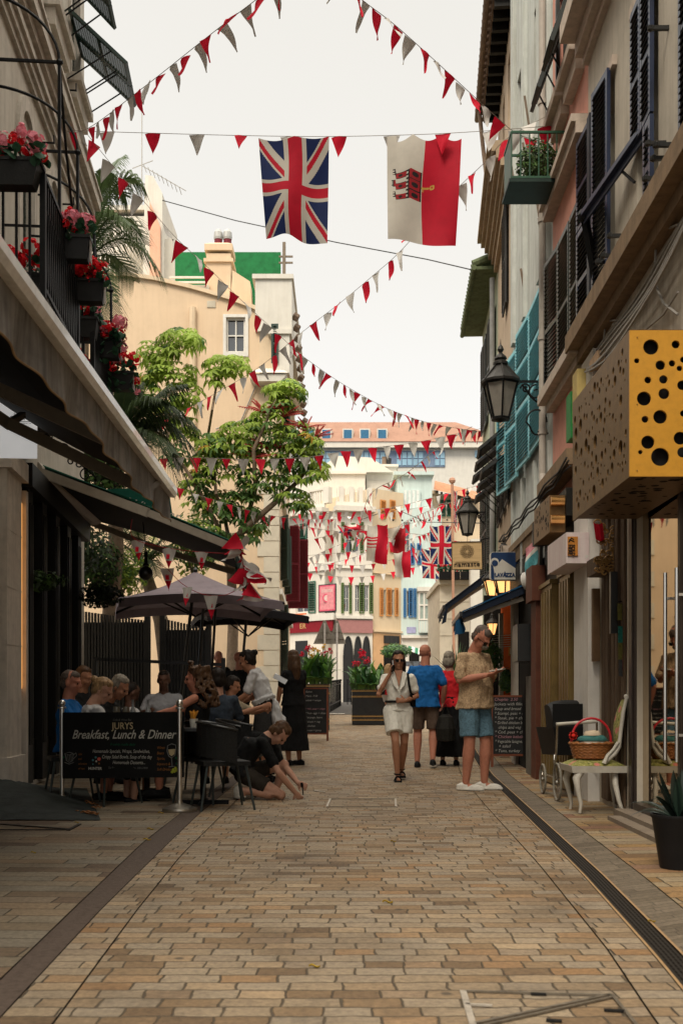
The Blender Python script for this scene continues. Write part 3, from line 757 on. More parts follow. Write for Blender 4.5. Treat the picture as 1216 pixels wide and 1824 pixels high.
# --- R2 pink house
R2 = thing('townhouse', (4.5, 12, 0), 'pink plaster house with black green shutters between the cream and pale blue houses', 'building')
h2 = [(11.7, 12.35, 4.88, 6.45), (11.35, 11.8, 8.1, 9.5), (12.15, 12.6, 8.1, 9.5), (11.2, 12.9, .05, 2.95)]
facade('wall', RW, 10.97, 13.04, 0, 13.6, m_r2, R2, h2, depth=7)
for (a, b, c, d) in h2[:3]: window(RW, a, b, c, d, R2, m_bshut, rec=.16)
shut(RW, 11.05, .6, 4.90, 6.43, R2, m_bshut, ang=.0); shut(RW, 12.36, .62, 4.88, 6.45, R2, m_bshut, ang=.10); shut(RW, 11.72, .6, 4.9, 6.43, R2, m_bshut, ang=.02)
for a, b in ((11.2, 11.78), (12.05, 12.6)):
    part('window_sill', m_sill, R2, lambda mb: (RW.box(mb, a-.1, b+.1, 7.98, 8.08, -.01, .18), RW.box(mb, a-.05, b+.05, 7.80, 7.979, -.01, .10)))
    flap(RW, a, b, 8.95, .80, .34, R2, m_bshut, n=1)
    mb = MB()
    for y in (a, b-.05): RW.box(mb, y, y+.05, 8.08, 9.5, .004, .05)
    mb.build('shutter_frame', m_bshut, R2)
part('ledge', m_sill, R2, lambda mb: (RW.box(mb, 10.975, 13.04, 7.02, 7.14, -.01, .13), RW.box(mb, 10.975, 13.04, 7.141, 7.22, -.01, .18)))
part('window_sill', m_sill, R2, lambda mb: (RW.box(mb, 11.0, 13.0, 4.70, 4.82, -.01, .20), RW.box(mb, 11.05, 12.95, 4.60, 4.70, -.01, .1)))
part('ledge', m_brown, R2, lambda mb: RW.box(mb, 11.13, 13.04, 3.55, 3.72, -.01, .2))
# --- R3 pale blue house with turquoise shutters
R3 = thing('townhouse', (4.5, 15, 0), 'weathered pale blue grey house with turquoise louvred shutters', 'building')
h3 = [(13.5, 15.3, 4.5, 6.4), (15.5, 16.5, 4.5, 6.3), (13.6, 14.5, 8.6, 10.6), (15.3, 16.1, 8.6, 10.6), (13.4, 16.3, .05, 2.9)]
facade('wall', RW, 13.04, 16.6, 0, 14.2, m_r3, R3, h3, depth=7)
for (a, b, c, d) in h3[:4]: window(RW, a, b, c, d, R3, m_white, rec=.16)
shut(RW, 13.46, .94, 4.42, 6.42, R3, m_turq, out=.07, rails=(.42, .72)); shut(RW, 14.42, .94, 4.40, 6.42, R3, m_turq, out=.07, ang=.05, rails=(.42, .72))
shut(RW, 15.48, .75, 4.36, 6.28, R3, m_turq, out=.09, ang=.10, rails=(.42,)); shut(RW, 16.26, .7, 4.36, 6.26, R3, m_turq, out=.10, ang=.14, rails=(.42,))
m_dstreak = M('rust_drips', (.20, .15, .11), .8)
def pils(mb):
    for y in (13.15, 13.75, 15.1, 16.2):
        RW.box(mb, y, y+.22, 6.6, 14.2, -.01, .06)
    for y in (13.1, 14.2, 15.3, 16.3): RW.box(mb, y, y+.16, 2.9, 4.3, -.01, .05)
part('pilaster_strip', m_r3, R3, pils)
for k in range(8):
    y = 13.3+rnd.random()*3; z = 6.8+rnd.random()*4; part('broken_bracket', m_dstreak, R3, lambda mb: mb.bar(RW.p(y, z, .004), RW.p(y-.05, z+.5, .09), .03, .012))
def pipes(mb):
    mb.tube([RW.p(13.22, 14, .10), RW.p(13.22, 7, .10), RW.p(13.22, 3.9, .10), RW.p(13.05, 3.6, .12), RW.p(13.0, 3.3, .12)], .045, 10)
    for z in (12, 10.2, 8.6, 7.1, 5.6, 4.4): mb.tube([RW.p(13.22, z, .10), RW.p(13.22, z+.06, .10)], .06, 10)
part('drain_pipe', M('pipe_paint', (.40, .36, .31), .6, var=.12, streak=.3), R3, pipes)
part('ledge', m_brown, R3, lambda mb: (RW.box(mb, 13.04, 16.6, 3.15, 3.35, -.01, .04), RW.box(mb, 13.04, 16.6, 3.351, 3.45, -.01, .07)))
def wires(mb):
    for k in range(3):
        mb.tube([RW.p(11+5.6*i/12, 3.5+.03*k+.03*math.sin(i*2.2+k), .18+.02*k) for i in range(13)], .012, 5)
part('cables', m_cable, R3, wires)
# --- R4 peach grey house: moulded cornice, attic with tiled eave, propped flaps
R4 = thing('townhouse', (5, 18.4, 0), 'peach grey house with a deep brown cornice and propped black shutters', 'building')
h4 = [(16.85, 17.6, 4.3, 5.5), (17.9, 18.6, 4.3, 5.5), (18.95, 19.65, 4.3, 5.5), (17.4, 18.1, 7.7, 9.45), (17.1, 17.6, 10.6, 11.8), (18.4, 18.9, 10.6, 11.8), (17.0, 19.8, .3, 2.9)]
facade('wall', RW4, 16.6, 20.2, 0, 12.4, m_r4, R4, h4, depth=7)
for (a, b, c, d) in h4[:6]: window(RW4, a, b, c, d, R4, m_gshut, rec=.14)
shut(RW4, 17.4, .35, 7.7, 9.42, R4, m_gshut); shut(RW4, 17.76, .35, 7.7, 9.42, R4, m_gshut)
for (a, b, c, d) in h4[:3]:
    flap(RW4, a, b, 5.5, .38, .52, R4, m_gshut, n=1); flap(RW4, a, b, 5.05, .30, .48, R4, m_gshut, n=1)
    mb = MB(); louvre(mb, RW4.p(a, 4.28, .05), RW4.d, (0, 0, 1), b-a, .72); mb.build('shutter', m_gshut, R4)
m_corn = M('brown_cornice', (.40, .30, .20), .8, var=.15, scale=6, streak=.5, stain=(.2, .14, .09))
def corn(mb):
    for i, (z0, z1, o) in enumerate(((9.35, 9.5, .08), (9.501, 9.6, .13), (9.601, 9.72, .19), (9.721, 9.83, .26), (9.831, 9.92, .33), (9.921, 10.0, .40))):
        RW4.box(mb, 16.62, 20.2, z0, z1, -.01, o)
part('cornice', m_corn, R4, corn)
m_tile = M('old_roof_tile', (.20, .14, .10), .8, var=.3, scale=10, bump=.4)
def til(mb):
    RW4.box(mb, 16.6, 20.3, 12.35, 12.45, -3, .30)
    y = 16.65
    while y < 20.3:
        mb.tube([RW4.p(y, 12.50, .42), RW4.p(y, 12.95, -.9)], .075, 8); y += .19
    mb.tube([RW4.p(16.6, 12.38, .40), RW4.p(20.3, 12.38, .40)], .05, 8)
part('eave', m_tile, R4, til)
for i in range(12): part('rafter_end', m_dkwood, R4, lambda mb: RW4.box(mb, 16.7+i*.3, 16.78+i*.3, 12.2, 12.34, 0, .28))
def ledge4(mb): RW4.box(mb, 16.6, 20.2, 3.3, 3.5, -.01, .18); RW4.box(mb, 16.6, 20.2, 3.1, 3.29, -.01, .08)
part('ledge', m_sill, R4, ledge4)
# --- R5 pale green house at the end of the row
R5 = thing('townhouse', (5.4, 22, 0), 'pale green house with mossy eave at the far end of the right row', 'building')
h5 = [(20.6, 21.4, 7.0, 8.9), (22.3, 23.1, 7.0, 8.9), (20.6, 21.4, 3.9, 5.7), (22.2, 23.2, 3.7, 5.7), (20.8, 23.4, .3, 2.9)]
facade('wall', RW5, 20.2, 23.9, 0, 9.5, m_r5, R5, h5, depth=7)
for (a, b, c, d) in h5[:4]:
    w_ = window(RW5, a, b, c, d, R5, m_bshut, rec=.14)
    for y in (a-.02, (a+b)/2+.01):
        mb = MB(); louvre(mb, RW5.p(y, c, .05), RW5.d, (0, 0, 1), (b-a)/2, d-c, rails=(.5,)); mb.build('shutter', m_bshut, w_)
    mb = MB(); louvre(mb, RW5.p(b+.02, c, .06), RW5.d, (0, 0, 1), (b-a)/2, d-c); mb.build('shutter', m_bshut, w_)
m_moss = M('mossy_tile', (.13, .16, .085), .85, var=.35, scale=8, bump=.4)
def ev5(mb):
    RW5.box(mb, 20.25, 24.0, 9.44, 9.50, -2, .42); y = 20.3
    while y < 24.05:
        mb.tube([RW5.p(y, 9.56, .48), RW5.p(y, 10.4, -1.6)], .08, 8); y += .19
    mb.tube([RW5.p(20.2, 9.46, .46), RW5.p(24.0, 9.46, .46)], .05, 8)
part('eave', m_moss, R5, ev5)
part('drain_pipe', M('pipe_grey', (.25, .25, .24), .6), R5, lambda mb: mb.tube([RW5.p(20.35, 9.3, .1), RW5.p(20.35, .3, .1)], .05, 8))
part('drain_pipe', m_tile, R4, lambda mb: mb.tube([RW4.p(19.9, 12.4, .38), RW4.p(20.0, 11.7, .3), RW4.p(20.0, 10.1, .12)], .04, 8))
# ================================================================== peach building across the garden
class Fr:
    """frame of a facade: origin, horizontal direction, outward normal"""
    def __init__(s, o, d): s.o = V(o); s.d = V(d).normalized(); s.n = V((s.d.y, -s.d.x, 0)).normalized()
    def p(s, x, z, out=0.0): return s.o+s.d*x+V((0, 0, z))+s.n*out
    def px(s, px, py):
        # ray hit with the facade plane
        r = V(((px-608)/F, 1, (1250-py)/F)); c = V((0, 0, CAMZ)); t = (s.o-c).dot(s.n)/r.dot(s.n); q = c+r*t
        return (q-s.o).dot(s.d), q.z
    def box(s, mb, x0, x1, z0, z1, o0, o1, m=None):
        mb.hexa([s.p(x0,z0,o0), s.p(x1,z0,o0), s.p(x1,z0,o1), s.p(x0,z0,o1), s.p(x0,z1,o0), s.p(x1,z1,o0), s.p(x1,z1,o1), s.p(x0,z1,o1)], m)
m_peach = M('peach_render', (0.70, 0.53, 0.36), 0.85, var=0.06, scale=1.5, streak=0.25, stain=(.50, .36, .22), bump=.15)
m_peachl = M('light_peach_render', (0.70, 0.55, 0.38), 0.85, var=0.08, scale=2, streak=0.3, stain=(.5, .4, .28))
m_wht = M('white_render', (0.68, 0.65, 0.58), 0.85, var=0.08, scale=1.5, streak=0.35, stain=(.48, .43, .35))
m_quoin = M('quoin_stone', (0.60, 0.54, 0.43), 0.8, var=0.12, scale=3, bump=.3)
PY = 28.0
PC = thing('townhouse', (-4, 33, 0.4), 'tall peach rendered house with bare gable end behind the big tree', 'building')
gx1 = (495-608)/F*PY
gab = MB()
def gz(py): return CAMZ+(1250-py)*PY/F
def gx(px): return (px-608)/F*PY
outline = [(gx(-60), 0.0), (gx1, 0.0), (gx1, gz(562)), (gx(482), gz(560)), (gx(410), gz(532)), (gx(340), gz(512)), (gx(275), gz(497)), (gx(225), gz(490)), (gx(-60), gz(492))]
# gable with one window opening
wx0, wx1, wz0, wz1 = gx(403), gx(437), gz(628), gz(566)
def gablemesh(mb):
    xs = [gx(-60), gx(225), gx(275), gx(340), wx0, gx(410), wx1, gx(482), gx1]
    def top(x): return interp([(a, b) for a, b in sorted([(p[0], p[1]) for p in outline[2:]])], x)
    for a, b in zip(xs, xs[1:]):
        if a >= wx0-1e-6 and b <= wx1+1e-6:
            mb.face([(a, PY, 0), (b, PY, 0), (b, PY, wz0), (a, PY, wz0)]); mb.face([(a, PY, wz1), (b, PY, wz1), (b, PY, top(b)), (a, PY, top(a))])
        else: mb.face([(a, PY, 0), (b, PY, 0), (b, PY, top(b)), (a, PY, top(a))])
        mb.face([(a, PY, top(a)), (b, PY, top(b)), (b, PY+13, top(b)), (a, PY+13, top(a))])
    for q in (((wx0, wz0), (wx1, wz0)), ((wx0, wz1), (wx1, wz1)), ((wx0, wz0), (wx0, wz1)), ((wx1, wz0), (wx1, wz1))):
        (a, c), (b, d) = q; mb.face([(a, PY, c), (b, PY, d), (b, PY+.2, d), (a, PY+.2, c)])
part('gable_wall', m_peach, PC, gablemesh)
GF = Fr((0, PY, 0), (1, 0, 0))
mb = MB(); sash(mb, GF, wx0, wx1, wz0, wz1, -.04, fr=.05, mull=1, trans=1); w_ = mb.build('window', m_white, PC)
part('pane', m_glass, w_, lambda mb: GF.box(mb, wx0+.02, wx1-.02, wz0+.02, wz1-.02, -.12, -.11))
part('window_surround', m_white, PC, lambda mb: (GF.box(mb, wx0-.08, wx0, wz0-.12, wz1+.08, 0, .05), GF.box(mb, wx1, wx1+.08, wz0-.12, wz1+.08, 0, .05), GF.box(mb, wx0, wx1, wz1, wz1+.08, 0, .05), GF.box(mb, wx0, wx1, wz0-.12, wz0, 0, .06)))
part('downpipe', m_peachl, PC, lambda mb: mb.tube([(gx(344), PY-.08, 11.6), (gx(344), PY-.08, 0)], .09, 8))
part('drip_moulding', m_peachl, PC, lambda mb: [mb.bar((a[0], PY-.04, a[1]), (b[0], PY-.04, b[1]), .10, .10) for a, b in zip(outline[2:], outline[3:])])
def ventm(mb):
    GF.box(mb, gx(369), gx(384), gz(548), gz(536), .004, .02)
    for i in range(5): GF.box(mb, gx(370)+i*.042, gx(370)+i*.042+.018, gz(547), gz(537), .02, .03)
part('air_vent', m_quoin, PC, ventm)
def wiresG(mb):
    mb.tube([(gx(455), PY-.05, gz(690)), (gx(430), PY-.05, gz(750)), (gx(385), PY-.05, gz(765))], .02, 5)
    mb.tube([(gx(300), PY-.05, gz(700)), (gx(345), PY-.05, gz(735))], .015, 5)
part('cable', m_gcable, PC, wiresG)
def quo(mb):
    z = .3; k = 0
    while z < 6.7:
        GF.box(mb, gx1-(.55 if k % 2 else .38), gx1+.03, z, z+.40, -.2, .035); z += .42; k += 1
part('quoins', m_quoin, PC, quo)
SFr = Fr((gx1, PY, 0), (-0.35, 14, 0))     # street side, running away from us
class Rv(Fr):
    pass
SFr.n = V((1, .025, 0)).normalized()
sh = [(1.2, 1.9, 1.6, 3.7), (2.9, 3.6, 4.4, 6.2), (1.2, 1.9, 4.4, 6.2), (5.0, 5.7, 4.4, 6.2), (7.3, 8.0, 4.4, 6.2), (3.2, 3.9, 9.0, 10.6), (4.5, 7.0, 1.2, 3.3)]
facade('street_wall', SFr, 0.0, 13.0, 0, 11.3, m_peachl, PC, sh, depth=.5)
m_maroon = M('maroon_shutter', (0.16, 0.02, 0.03), 0.5, var=.15)
for (a, b, c, d) in sh[:6]:
    w_ = window(SFr, a, b, c, d, PC, m_white, rec=.1)
    mb = MB(); louvre(mb, SFr.p(a-.02, c, .04), SFr.d*-.5+SFr.n*.3, (0, 0, 1), .4, d-c); mb.build('shutter', m_green, w_)
mb = MB(); louvre(mb, SFr.p(6.2, 4.3, .04), V((1, -.1, 0)), (0, 0, 1), .46, 2.5, tilt=.6); mb.build('shutter', m_maroon, PC); mb = MB(); louvre(mb, SFr.p(8.2, 4.25, .04), V((1, -.1, 0)), (0, 0, 1), .72, 2.4); mb.build('shutter', m_maroon, PC)
def cfac(mb):
    SFr.box(mb, 0, 13, 11.3, 11.5, -.3, .25); SFr.box(mb, 0, 13, 6.9, 7.05, -.01, .12); SFr.box(mb, 0, 13, 3.9, 4.05, -.01, .12)
part('cornice', m_wht, PC, cfac)
# corner bay with bracketed shelf, parapet, roof terrace
def parapet(mb):
    mb.box(gx(455), gx(520), PY-.10, PY+8, gz(592), gz(500)); mb.box(gx(450), gx(523), PY-.16, PY+8, gz(500), gz(492))
    mb.box(gx(486), gx(516), PY-.20, PY+2, gz(668), gz(592.5)); mb.box(gx(478), gx(520), PY-.26, PY+2, gz(600), gz(592))
part('parapet', m_wht, PC, parapet)
part('shutter', m_green, PC, lambda mb: louvre(mb, (gx(484), PY-.24, gz(652)), (1, 0, 0), (0, 0, 1), .19, 1.05))
def shelf(mb):
    pts = [(gx(447), gz(675)), (gx(512), gz(675)), (gx(508), gz(682)), (gx(500), gz(688)), (gx(455), gz(688)), (gx(447), gz(681))]
    mb.prism([(x, PY-.45, z) for x, z in pts], (0, .45, 0))
    mb.face([(gx(445), PY-.5, gz(674)), (gx(514), PY-.5, gz(674)), (gx(500), PY, gz(656)), (gx(463), PY, gz(656))])
part('bay_shelf', m_wht, PC, shelf)
m_terra = M('terracotta_tile', (0.42, 0.20, 0.11), 0.85, var=.25, scale=3, bump=.3)
for k in range(13): part('tile_end', m_tile, PC, lambda mb: mb.tube([(gx(522+k*.4), PY+.3+k*.45, gz(555+k*9)), (gx(530+k*.4), PY+.3+k*.45, gz(560+k*9))], .11, 6))
def chim(mb):
    gz = lambda p_: CAMZ+(1250-p_)*(PY+.75)/F
    gx = lambda p_: (p_-608)/F*(PY+.75)
    x0, x1 = gx(364), gx(414); z0 = gz(560)
    mb.box(x0+.05, x1-.05, PY+.8, PY+1.5, z0, gz(450)); mb.box(x0-.02, x1+.02, PY+.73, PY+1.57, gz(466), gz(460))
    mb.box(x0, x1, PY+.75, PY+1.55, gz(445), gz(434)); 
    mb.hexa([(x0, PY+.75, gz(434)), (x1, PY+.75, gz(434)), (x1, PY+1.55, gz(434)), (x0, PY+1.55, gz(434)), (x0+.15, PY+.9, gz(428)), (x1-.15, PY+.9, gz(428)), (x1-.15, PY+1.4, gz(428)), (x0+.15, PY+1.4, gz(428))])
    mb.prism([(gx(414), PY+.8, gz(480)), (gx(445), PY+.8, gz(500)), (gx(450), PY+.8, gz(560)), (gx(408), PY+.8, gz(560))], (0, .6, 0))
ch = part('chimney', m_peach, PC, chim)
for px_ in (380, 397):
    mb = MB(); CZ = CAMZ+820*(PY+.75)/F; mb.lathe((gx(px_), PY+1.15, CZ), [(.11, 0), (.11, .22)], 12, m=0); mb.lathe((gx(px_), PY+1.15, CZ), [(.12, .22), (.13, .28), (.12, .42), (.07, .50), (.001, .52)], 12, m=1)
    mb.build('chimney_pot', [m_maroon, M('cowl_metal', (.42, .42, .40), .5, .3)], ch)
m_gscreen = M('green_screen_cloth', (0.015, 0.16, 0.05), 0.7, var=.25, scale=6)
def scr(mb):
    q = (PY+2.2)/PY; mb.box(gx(312)*q, gx(500)*q, PY+2.2, PY+2.24, gz(492), CAMZ+(gz(449)-CAMZ)*q)
SR = part('green_screen', m_gscreen, PC, scr)
m_wood = M('grey_wood_post', (.20, .16, .12), .8)
def polesm(mb):
    gz = lambda p_: CAMZ+(1250-p_)*(PY+1.8)/F; x = (506-608)*(PY+1.8)/F; mb.bar((x, PY+1.8, gz(510)), (x, PY+1.8, gz(432)), .09)
    for z in (457, 468, 490, 497): mb.bar((x-.15, PY+1.8, gz(z)), (x+.25, PY+1.8, gz(z)), .045)
part('timber_rack', m_wood, PC, polesm)
def rail2(mb):
    for a, b in ((295, 365), (455, 505)):
        for z in (478, 487): mb.bar((gx(a), PY+.6, gz(z)), (gx(b), PY+.6, gz(z)), .05)
    mb.box(gx(318), gx(366), PY+.7, PY+.78, gz(520), gz(489))
part('terrace_rail', m_wht, PC, rail2)
# slim pink wall, lattice, white annexe behind on the left
PB = thing('annexe', (-6, 33, 0.4), 'white rooftop annexe with thin railing behind the palm at the left', 'building')
ZY = 33.0
def hx(px): return (px-608)/F*ZY
def hz(py): return CAMZ+(1250-py)*ZY/F
part('wall', m_wht, PB, lambda mb: (mb.box(hx(60), hx(268), ZY, ZY+5, 6, hz(385)), mb.box(hx(60), hx(262), ZY-.1, ZY+5, hz(376), hz(368)),
    mb.prism([(hx(258), ZY-.3, hz(500)), (hx(292), ZY-.3, hz(500)), (hx(292), ZY-.3, hz(352)), (hx(276), ZY-.3, hz(322)), (hx(262), ZY-.3, hz(320))], (0, 3, 0))))
part('slim_wall', M('salmon_render', (.70, .40, .28), .85, var=.08), PB, lambda mb: mb.prism([(hx(272), ZY-.5, hz(515)), (hx(290), ZY-.5, hz(515)), (hx(290), ZY-.5, hz(415)), (hx(272), ZY-.5, hz(372))], (0, .15, 0)))
def railm(mb):
    for z in (325, 366): mb.bar((hx(100), ZY+.1, hz(z)), (hx(258), ZY+.1, hz(z)), .03)
    for i in range(24): mb.bar((hx(100+i*6.8), ZY+.1, hz(366)), (hx(100+i*6.8), ZY+.1, hz(325)), .018)
part('railing', M('galvanised_rail', (.30, .29, .27), .5, .4), PB, railm)
def latm(mb):
    for i in range(26):
        x = 190+i*7
        a, b = x, x+44; t0 = max(0, (204-a)/44) if a < 204 else 0; t1 = min(1, (272-a)/44) if b > 272 else 1
        if t1 > t0:
            mb.bar((hx(a+44*t0), ZY-.2, hz(512-76*t0)), (hx(a+44*t1), ZY-.2, hz(512-76*t1)), .03, .02)
            mb.bar((hx(476-a-44*t0), ZY-.23, hz(512-76*t0)), (hx(476-a-44*t1), ZY-.23, hz(512-76*t1)), .03, .02)
part('lattice', m_quoin, PB, latm)
part('wall', m_wht, PB, lambda mb: mb.prism([(hx(285), ZY+.2, hz(420)), (hx(305), ZY+.2, hz(420)), (hx(312), ZY+.2, hz(520)), (hx(285), ZY+.2, hz(520))], (0, .3, 0)))
def antm(mb):
    x = hx(253); mb.bar((x, ZY, hz(375)), (x, ZY, hz(170)), .03)
    mb.bar((x-.3, ZY, hz(300)), (x+.35, ZY, hz(286)), .02)
    for k in range(9): mb.bar((x+.1+k*.14, ZY-.25, hz(300+k*5)), (x+.1+k*.14, ZY+.25, hz(300+k*5)), .014); 
    mb.bar((x, ZY, hz(295)), (x+1.4, ZY, hz(340)), .02)
mb = MB(); antm(mb); tag(mb.build('antenna', M('antenna_metal', (.30, .29, .27), .5, .5)), 'thin television antenna on a tall pole above the white annexe', 'antenna')

# ================================================================== plants
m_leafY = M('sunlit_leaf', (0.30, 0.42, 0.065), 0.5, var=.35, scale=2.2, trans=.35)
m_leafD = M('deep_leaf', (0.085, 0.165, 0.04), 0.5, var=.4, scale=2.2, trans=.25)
m_leafO = M('turning_leaf', (0.40, 0.24, 0.03), 0.6, var=.3, trans=.3)
m_bark = M('grey_bark', (0.22, 0.16, 0.11), 0.85, var=.3, scale=12, bump=.4)
m_spike = M('red_flower_spike', (0.42, 0.06, 0.05), 0.6, var=.25)
def palmate(mb, c, up, r, nl=8, m=0, droop=.55):
    """umbrella leaf: leaflets radiating and drooping from one point"""
    up = V(up).normalized(); u = up.orthogonal().normalized(); w_ = up.cross(u); a0 = rnd.random()*6
    for k in range(nl):
        a = a0+2*PI*k/nl+rnd.uniform(-.12, .12); d = (u*math.cos(a)+w_*math.sin(a)); sd = up.cross(d)
        L = r*rnd.uniform(.8, 1.1); wd = L*.19
        p0 = V(c)+d*L*.12; p1 = V(c)+d*L*.55-up*L*droop*.22; p2 = V(c)+d*L*.9-up*L*droop*.85
        i = len(mb.v); mb.v += [tuple(p0), tuple(p1-sd*wd), tuple(p2), tuple(p1+sd*wd), tuple(p1+up*wd*.35)]
        for f in ((i, i+1, i+4), (i, i+4, i+3), (i+1, i+2, i+4), (i+4, i+2, i+3)): mb.f.append(f); mb.mi.append(m)
def umbrella_tree():
    Y0 = 22.5
    t = thing('umbrella_tree', P(445, 1180, Y0), 'broad umbrella tree with drooping palmate leaves in front of the peach house', 'tree')
    tr = MB(); cr = MB(); sp = MB()
    def px(x, y, dy=0): return P(x, y, Y0+dy)
    base = px(412, 1200)
    limbs = [([(412, 1230), (415, 1120), (412, 1010), (418, 960)], .13, .09), ([(418, 960), (450, 930), (490, 895), (530, 858), (548, 835)], .085, .035),
             ([(418, 965), (440, 925), (455, 870), (452, 800), (470, 760), (487, 720)], .06, .03), ([(412, 985), (402, 930), (385, 880), (380, 820)], .05, .03),
             ([(380, 860), (370, 780), (378, 730), (385, 690), (392, 660)], .035, .02), ([(455, 830), (445, 800), (480, 740), (500, 700)], .035, .02),
             ([(405, 1010), (385, 930), (340, 850), (300, 790), (262, 740)], .05, .025), ([(300, 790), (295, 720), (300, 670), (310, 630)], .03, .018), ([(410, 1000), (380, 960), (350, 930)], .03, .02)]
    for pl, r0, r1 in limbs:
        n = len(pl); pts = [px(x, y, .4*math.sin(i*1.7+x)) for i, (x, y) in enumerate(pl)]
        tr.tube(pts, [r0+(r1-r0)*i/(n-1) for i in range(n)], 8)
    # clusters: (px, py, rx, ry, count, brightness)
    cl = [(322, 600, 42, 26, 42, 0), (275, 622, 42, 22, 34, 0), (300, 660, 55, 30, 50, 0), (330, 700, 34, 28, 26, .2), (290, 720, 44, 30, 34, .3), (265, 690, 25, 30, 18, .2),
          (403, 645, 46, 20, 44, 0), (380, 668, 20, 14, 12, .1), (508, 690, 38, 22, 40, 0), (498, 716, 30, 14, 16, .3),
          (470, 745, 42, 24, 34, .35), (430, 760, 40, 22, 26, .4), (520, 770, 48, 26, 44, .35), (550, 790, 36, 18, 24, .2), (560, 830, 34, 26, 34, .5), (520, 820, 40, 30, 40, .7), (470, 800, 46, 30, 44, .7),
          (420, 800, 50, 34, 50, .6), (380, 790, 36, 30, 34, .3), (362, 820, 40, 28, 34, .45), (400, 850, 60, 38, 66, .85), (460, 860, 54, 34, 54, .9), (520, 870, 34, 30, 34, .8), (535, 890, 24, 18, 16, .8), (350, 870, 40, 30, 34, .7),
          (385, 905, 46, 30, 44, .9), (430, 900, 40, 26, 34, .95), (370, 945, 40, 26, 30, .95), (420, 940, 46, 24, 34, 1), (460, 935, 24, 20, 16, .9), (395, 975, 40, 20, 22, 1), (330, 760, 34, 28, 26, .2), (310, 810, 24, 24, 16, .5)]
    for x, y, rx, ry, n, dk in cl:
        for _ in range(int(n*(.95 if dk < .5 else .66))):
            a = rnd.random()*2*PI; r = math.sqrt(rnd.random()); dy = rnd.uniform(-.55, .55)
            q = px(x+rx*r*math.cos(a)*.92, y+ry*r*math.sin(a)*.92+3, dy*(1-.3*r))
            up = V((math.cos(a)*r*.5+rnd.uniform(-.2, .2), rnd.uniform(-.6, .1), 1-.2*r))
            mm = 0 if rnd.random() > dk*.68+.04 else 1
            if rnd.random() < .012: mm = 2
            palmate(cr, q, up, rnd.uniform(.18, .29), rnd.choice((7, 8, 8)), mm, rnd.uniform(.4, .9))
    for (x, y, n) in ((470, 735, 11), (505, 742, 10), (560, 780, 9), (545, 762, 6), (480, 800, 6), (455, 815, 6)):
        for _ in range(n):
            a = rnd.uniform(-.35, 3.5); L = rnd.uniform(16, 34); c = px(x, y, -.2)
            d = px(x+L*math.cos(a)*1.5, y-L*abs(math.sin(a))*.7-4, -.2+rnd.uniform(-.3, .3))
            sp.tube([c, c.lerp(d, .5)+V((0, 0, .03)), d], [.016, .013, .005], 4)
            for k in range(8):
                q = c.lerp(d, .3+.7*k/8); sp.obb(q, (.012, 0, 0), (0, .012, 0), (0, 0, .012))
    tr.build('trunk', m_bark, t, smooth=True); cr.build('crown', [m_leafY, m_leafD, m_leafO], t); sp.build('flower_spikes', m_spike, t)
umbrella_tree()

m_palm = M('palm_leaf', (0.055, 0.085, 0.03), 0.5, var=.4, scale=3, trans=.2)
m_palmd = M('palm_leaf_dark', (0.03, 0.048, 0.02), 0.5, var=.4, scale=3, trans=.15)
def frond(mb, st, c, tip, sag, n=34, ll=.55, m=0, ang=.9):
    c, tip = V(c), V(tip); pts = []
    for i in range(13):
        t = i/12; p = c.lerp(tip, t); p.z += sag*math.sin(PI*min(t*.85, 1)); pts.append(p)
    st.tube(pts, [.022*(1-i/13)+.004 for i in range(13)], 5)
    def at(t):
        k = min(int(t*12), 11); return pts[k].lerp(pts[k+1], t*12-k), (pts[k+1]-pts[k]).normalized()
    for i in range(n):
        t = .12+.88*i/n; p, d = at(t); s_ = d.cross(V((0, 0, 1))).normalized(); u = s_.cross(d)
        L = ll*math.sin(PI*(.12+.83*t))**.6*rnd.uniform(.85, 1.1)
        for sg in (-1, 1):
            dirv = (s_*sg*math.sin(ang)+d*math.cos(ang)+u*.15).normalized()
            a = p; b = p+dirv*L*.5-V((0, 0, L*.12)); e = p+dirv*L*.88-V((0, 0, L*(.5+.25*rnd.random()))); wv = d*.014
            j = len(mb.v); mb.v += [tuple(a-wv), tuple(a+wv), tuple(b+wv*.9), tuple(b-wv*.9), tuple(e)]
            mb.f += [(j, j+1, j+2, j+3), (j+3, j+2, j+4)]; mb.mi += [m, m]
def palm(name, base, crown, fr, label, mats, ll=.6, n=34, group=None):
    t = thing(name, base, label, 'palm tree', group)
    st = MB(); st.tube([V(base), V(base).lerp(V(crown), .5)+V((.1, 0, 0)), V(crown)], [.17, .14, .12], 10); st.build('trunk', m_bark, t, smooth=True)
    lf = MB(); rs = MB()
    for tip, sag in fr: frond(lf, rs, crown, tip, sag, n=n, ll=ll, m=rnd.random() < .3)
    lf.build('fronds', mats, t); rs.build('frond_stems', m_palm, t)
Y_ = 21.5
palm('palm_tree', P(120, 1230, Y_), P(150, 470, Y_), [(P(250, 360, 21.5), .9), (P(235, 430, 20.8), .7), (P(290, 530, 21.5), .9), (P(240, 520, 22.5), .5), (P(215, 300, 22.2), .5), (P(190, 320, 21), .3), (P(60, 430, 21), .9), (P(80, 330, 22), .5),
     (P(260, 470, 22.5), .9), (P(200, 560, 20.8), .6), (P(150, 340, 21.5), .2), (P(225, 385, 22), .9), (P(160, 590, 21), .4), (P(205, 600, 22.4), .5)], 'tall palm rising behind the flowered balcony', [m_palm, m_palm], .8, n=46)
Y_ = 19.0
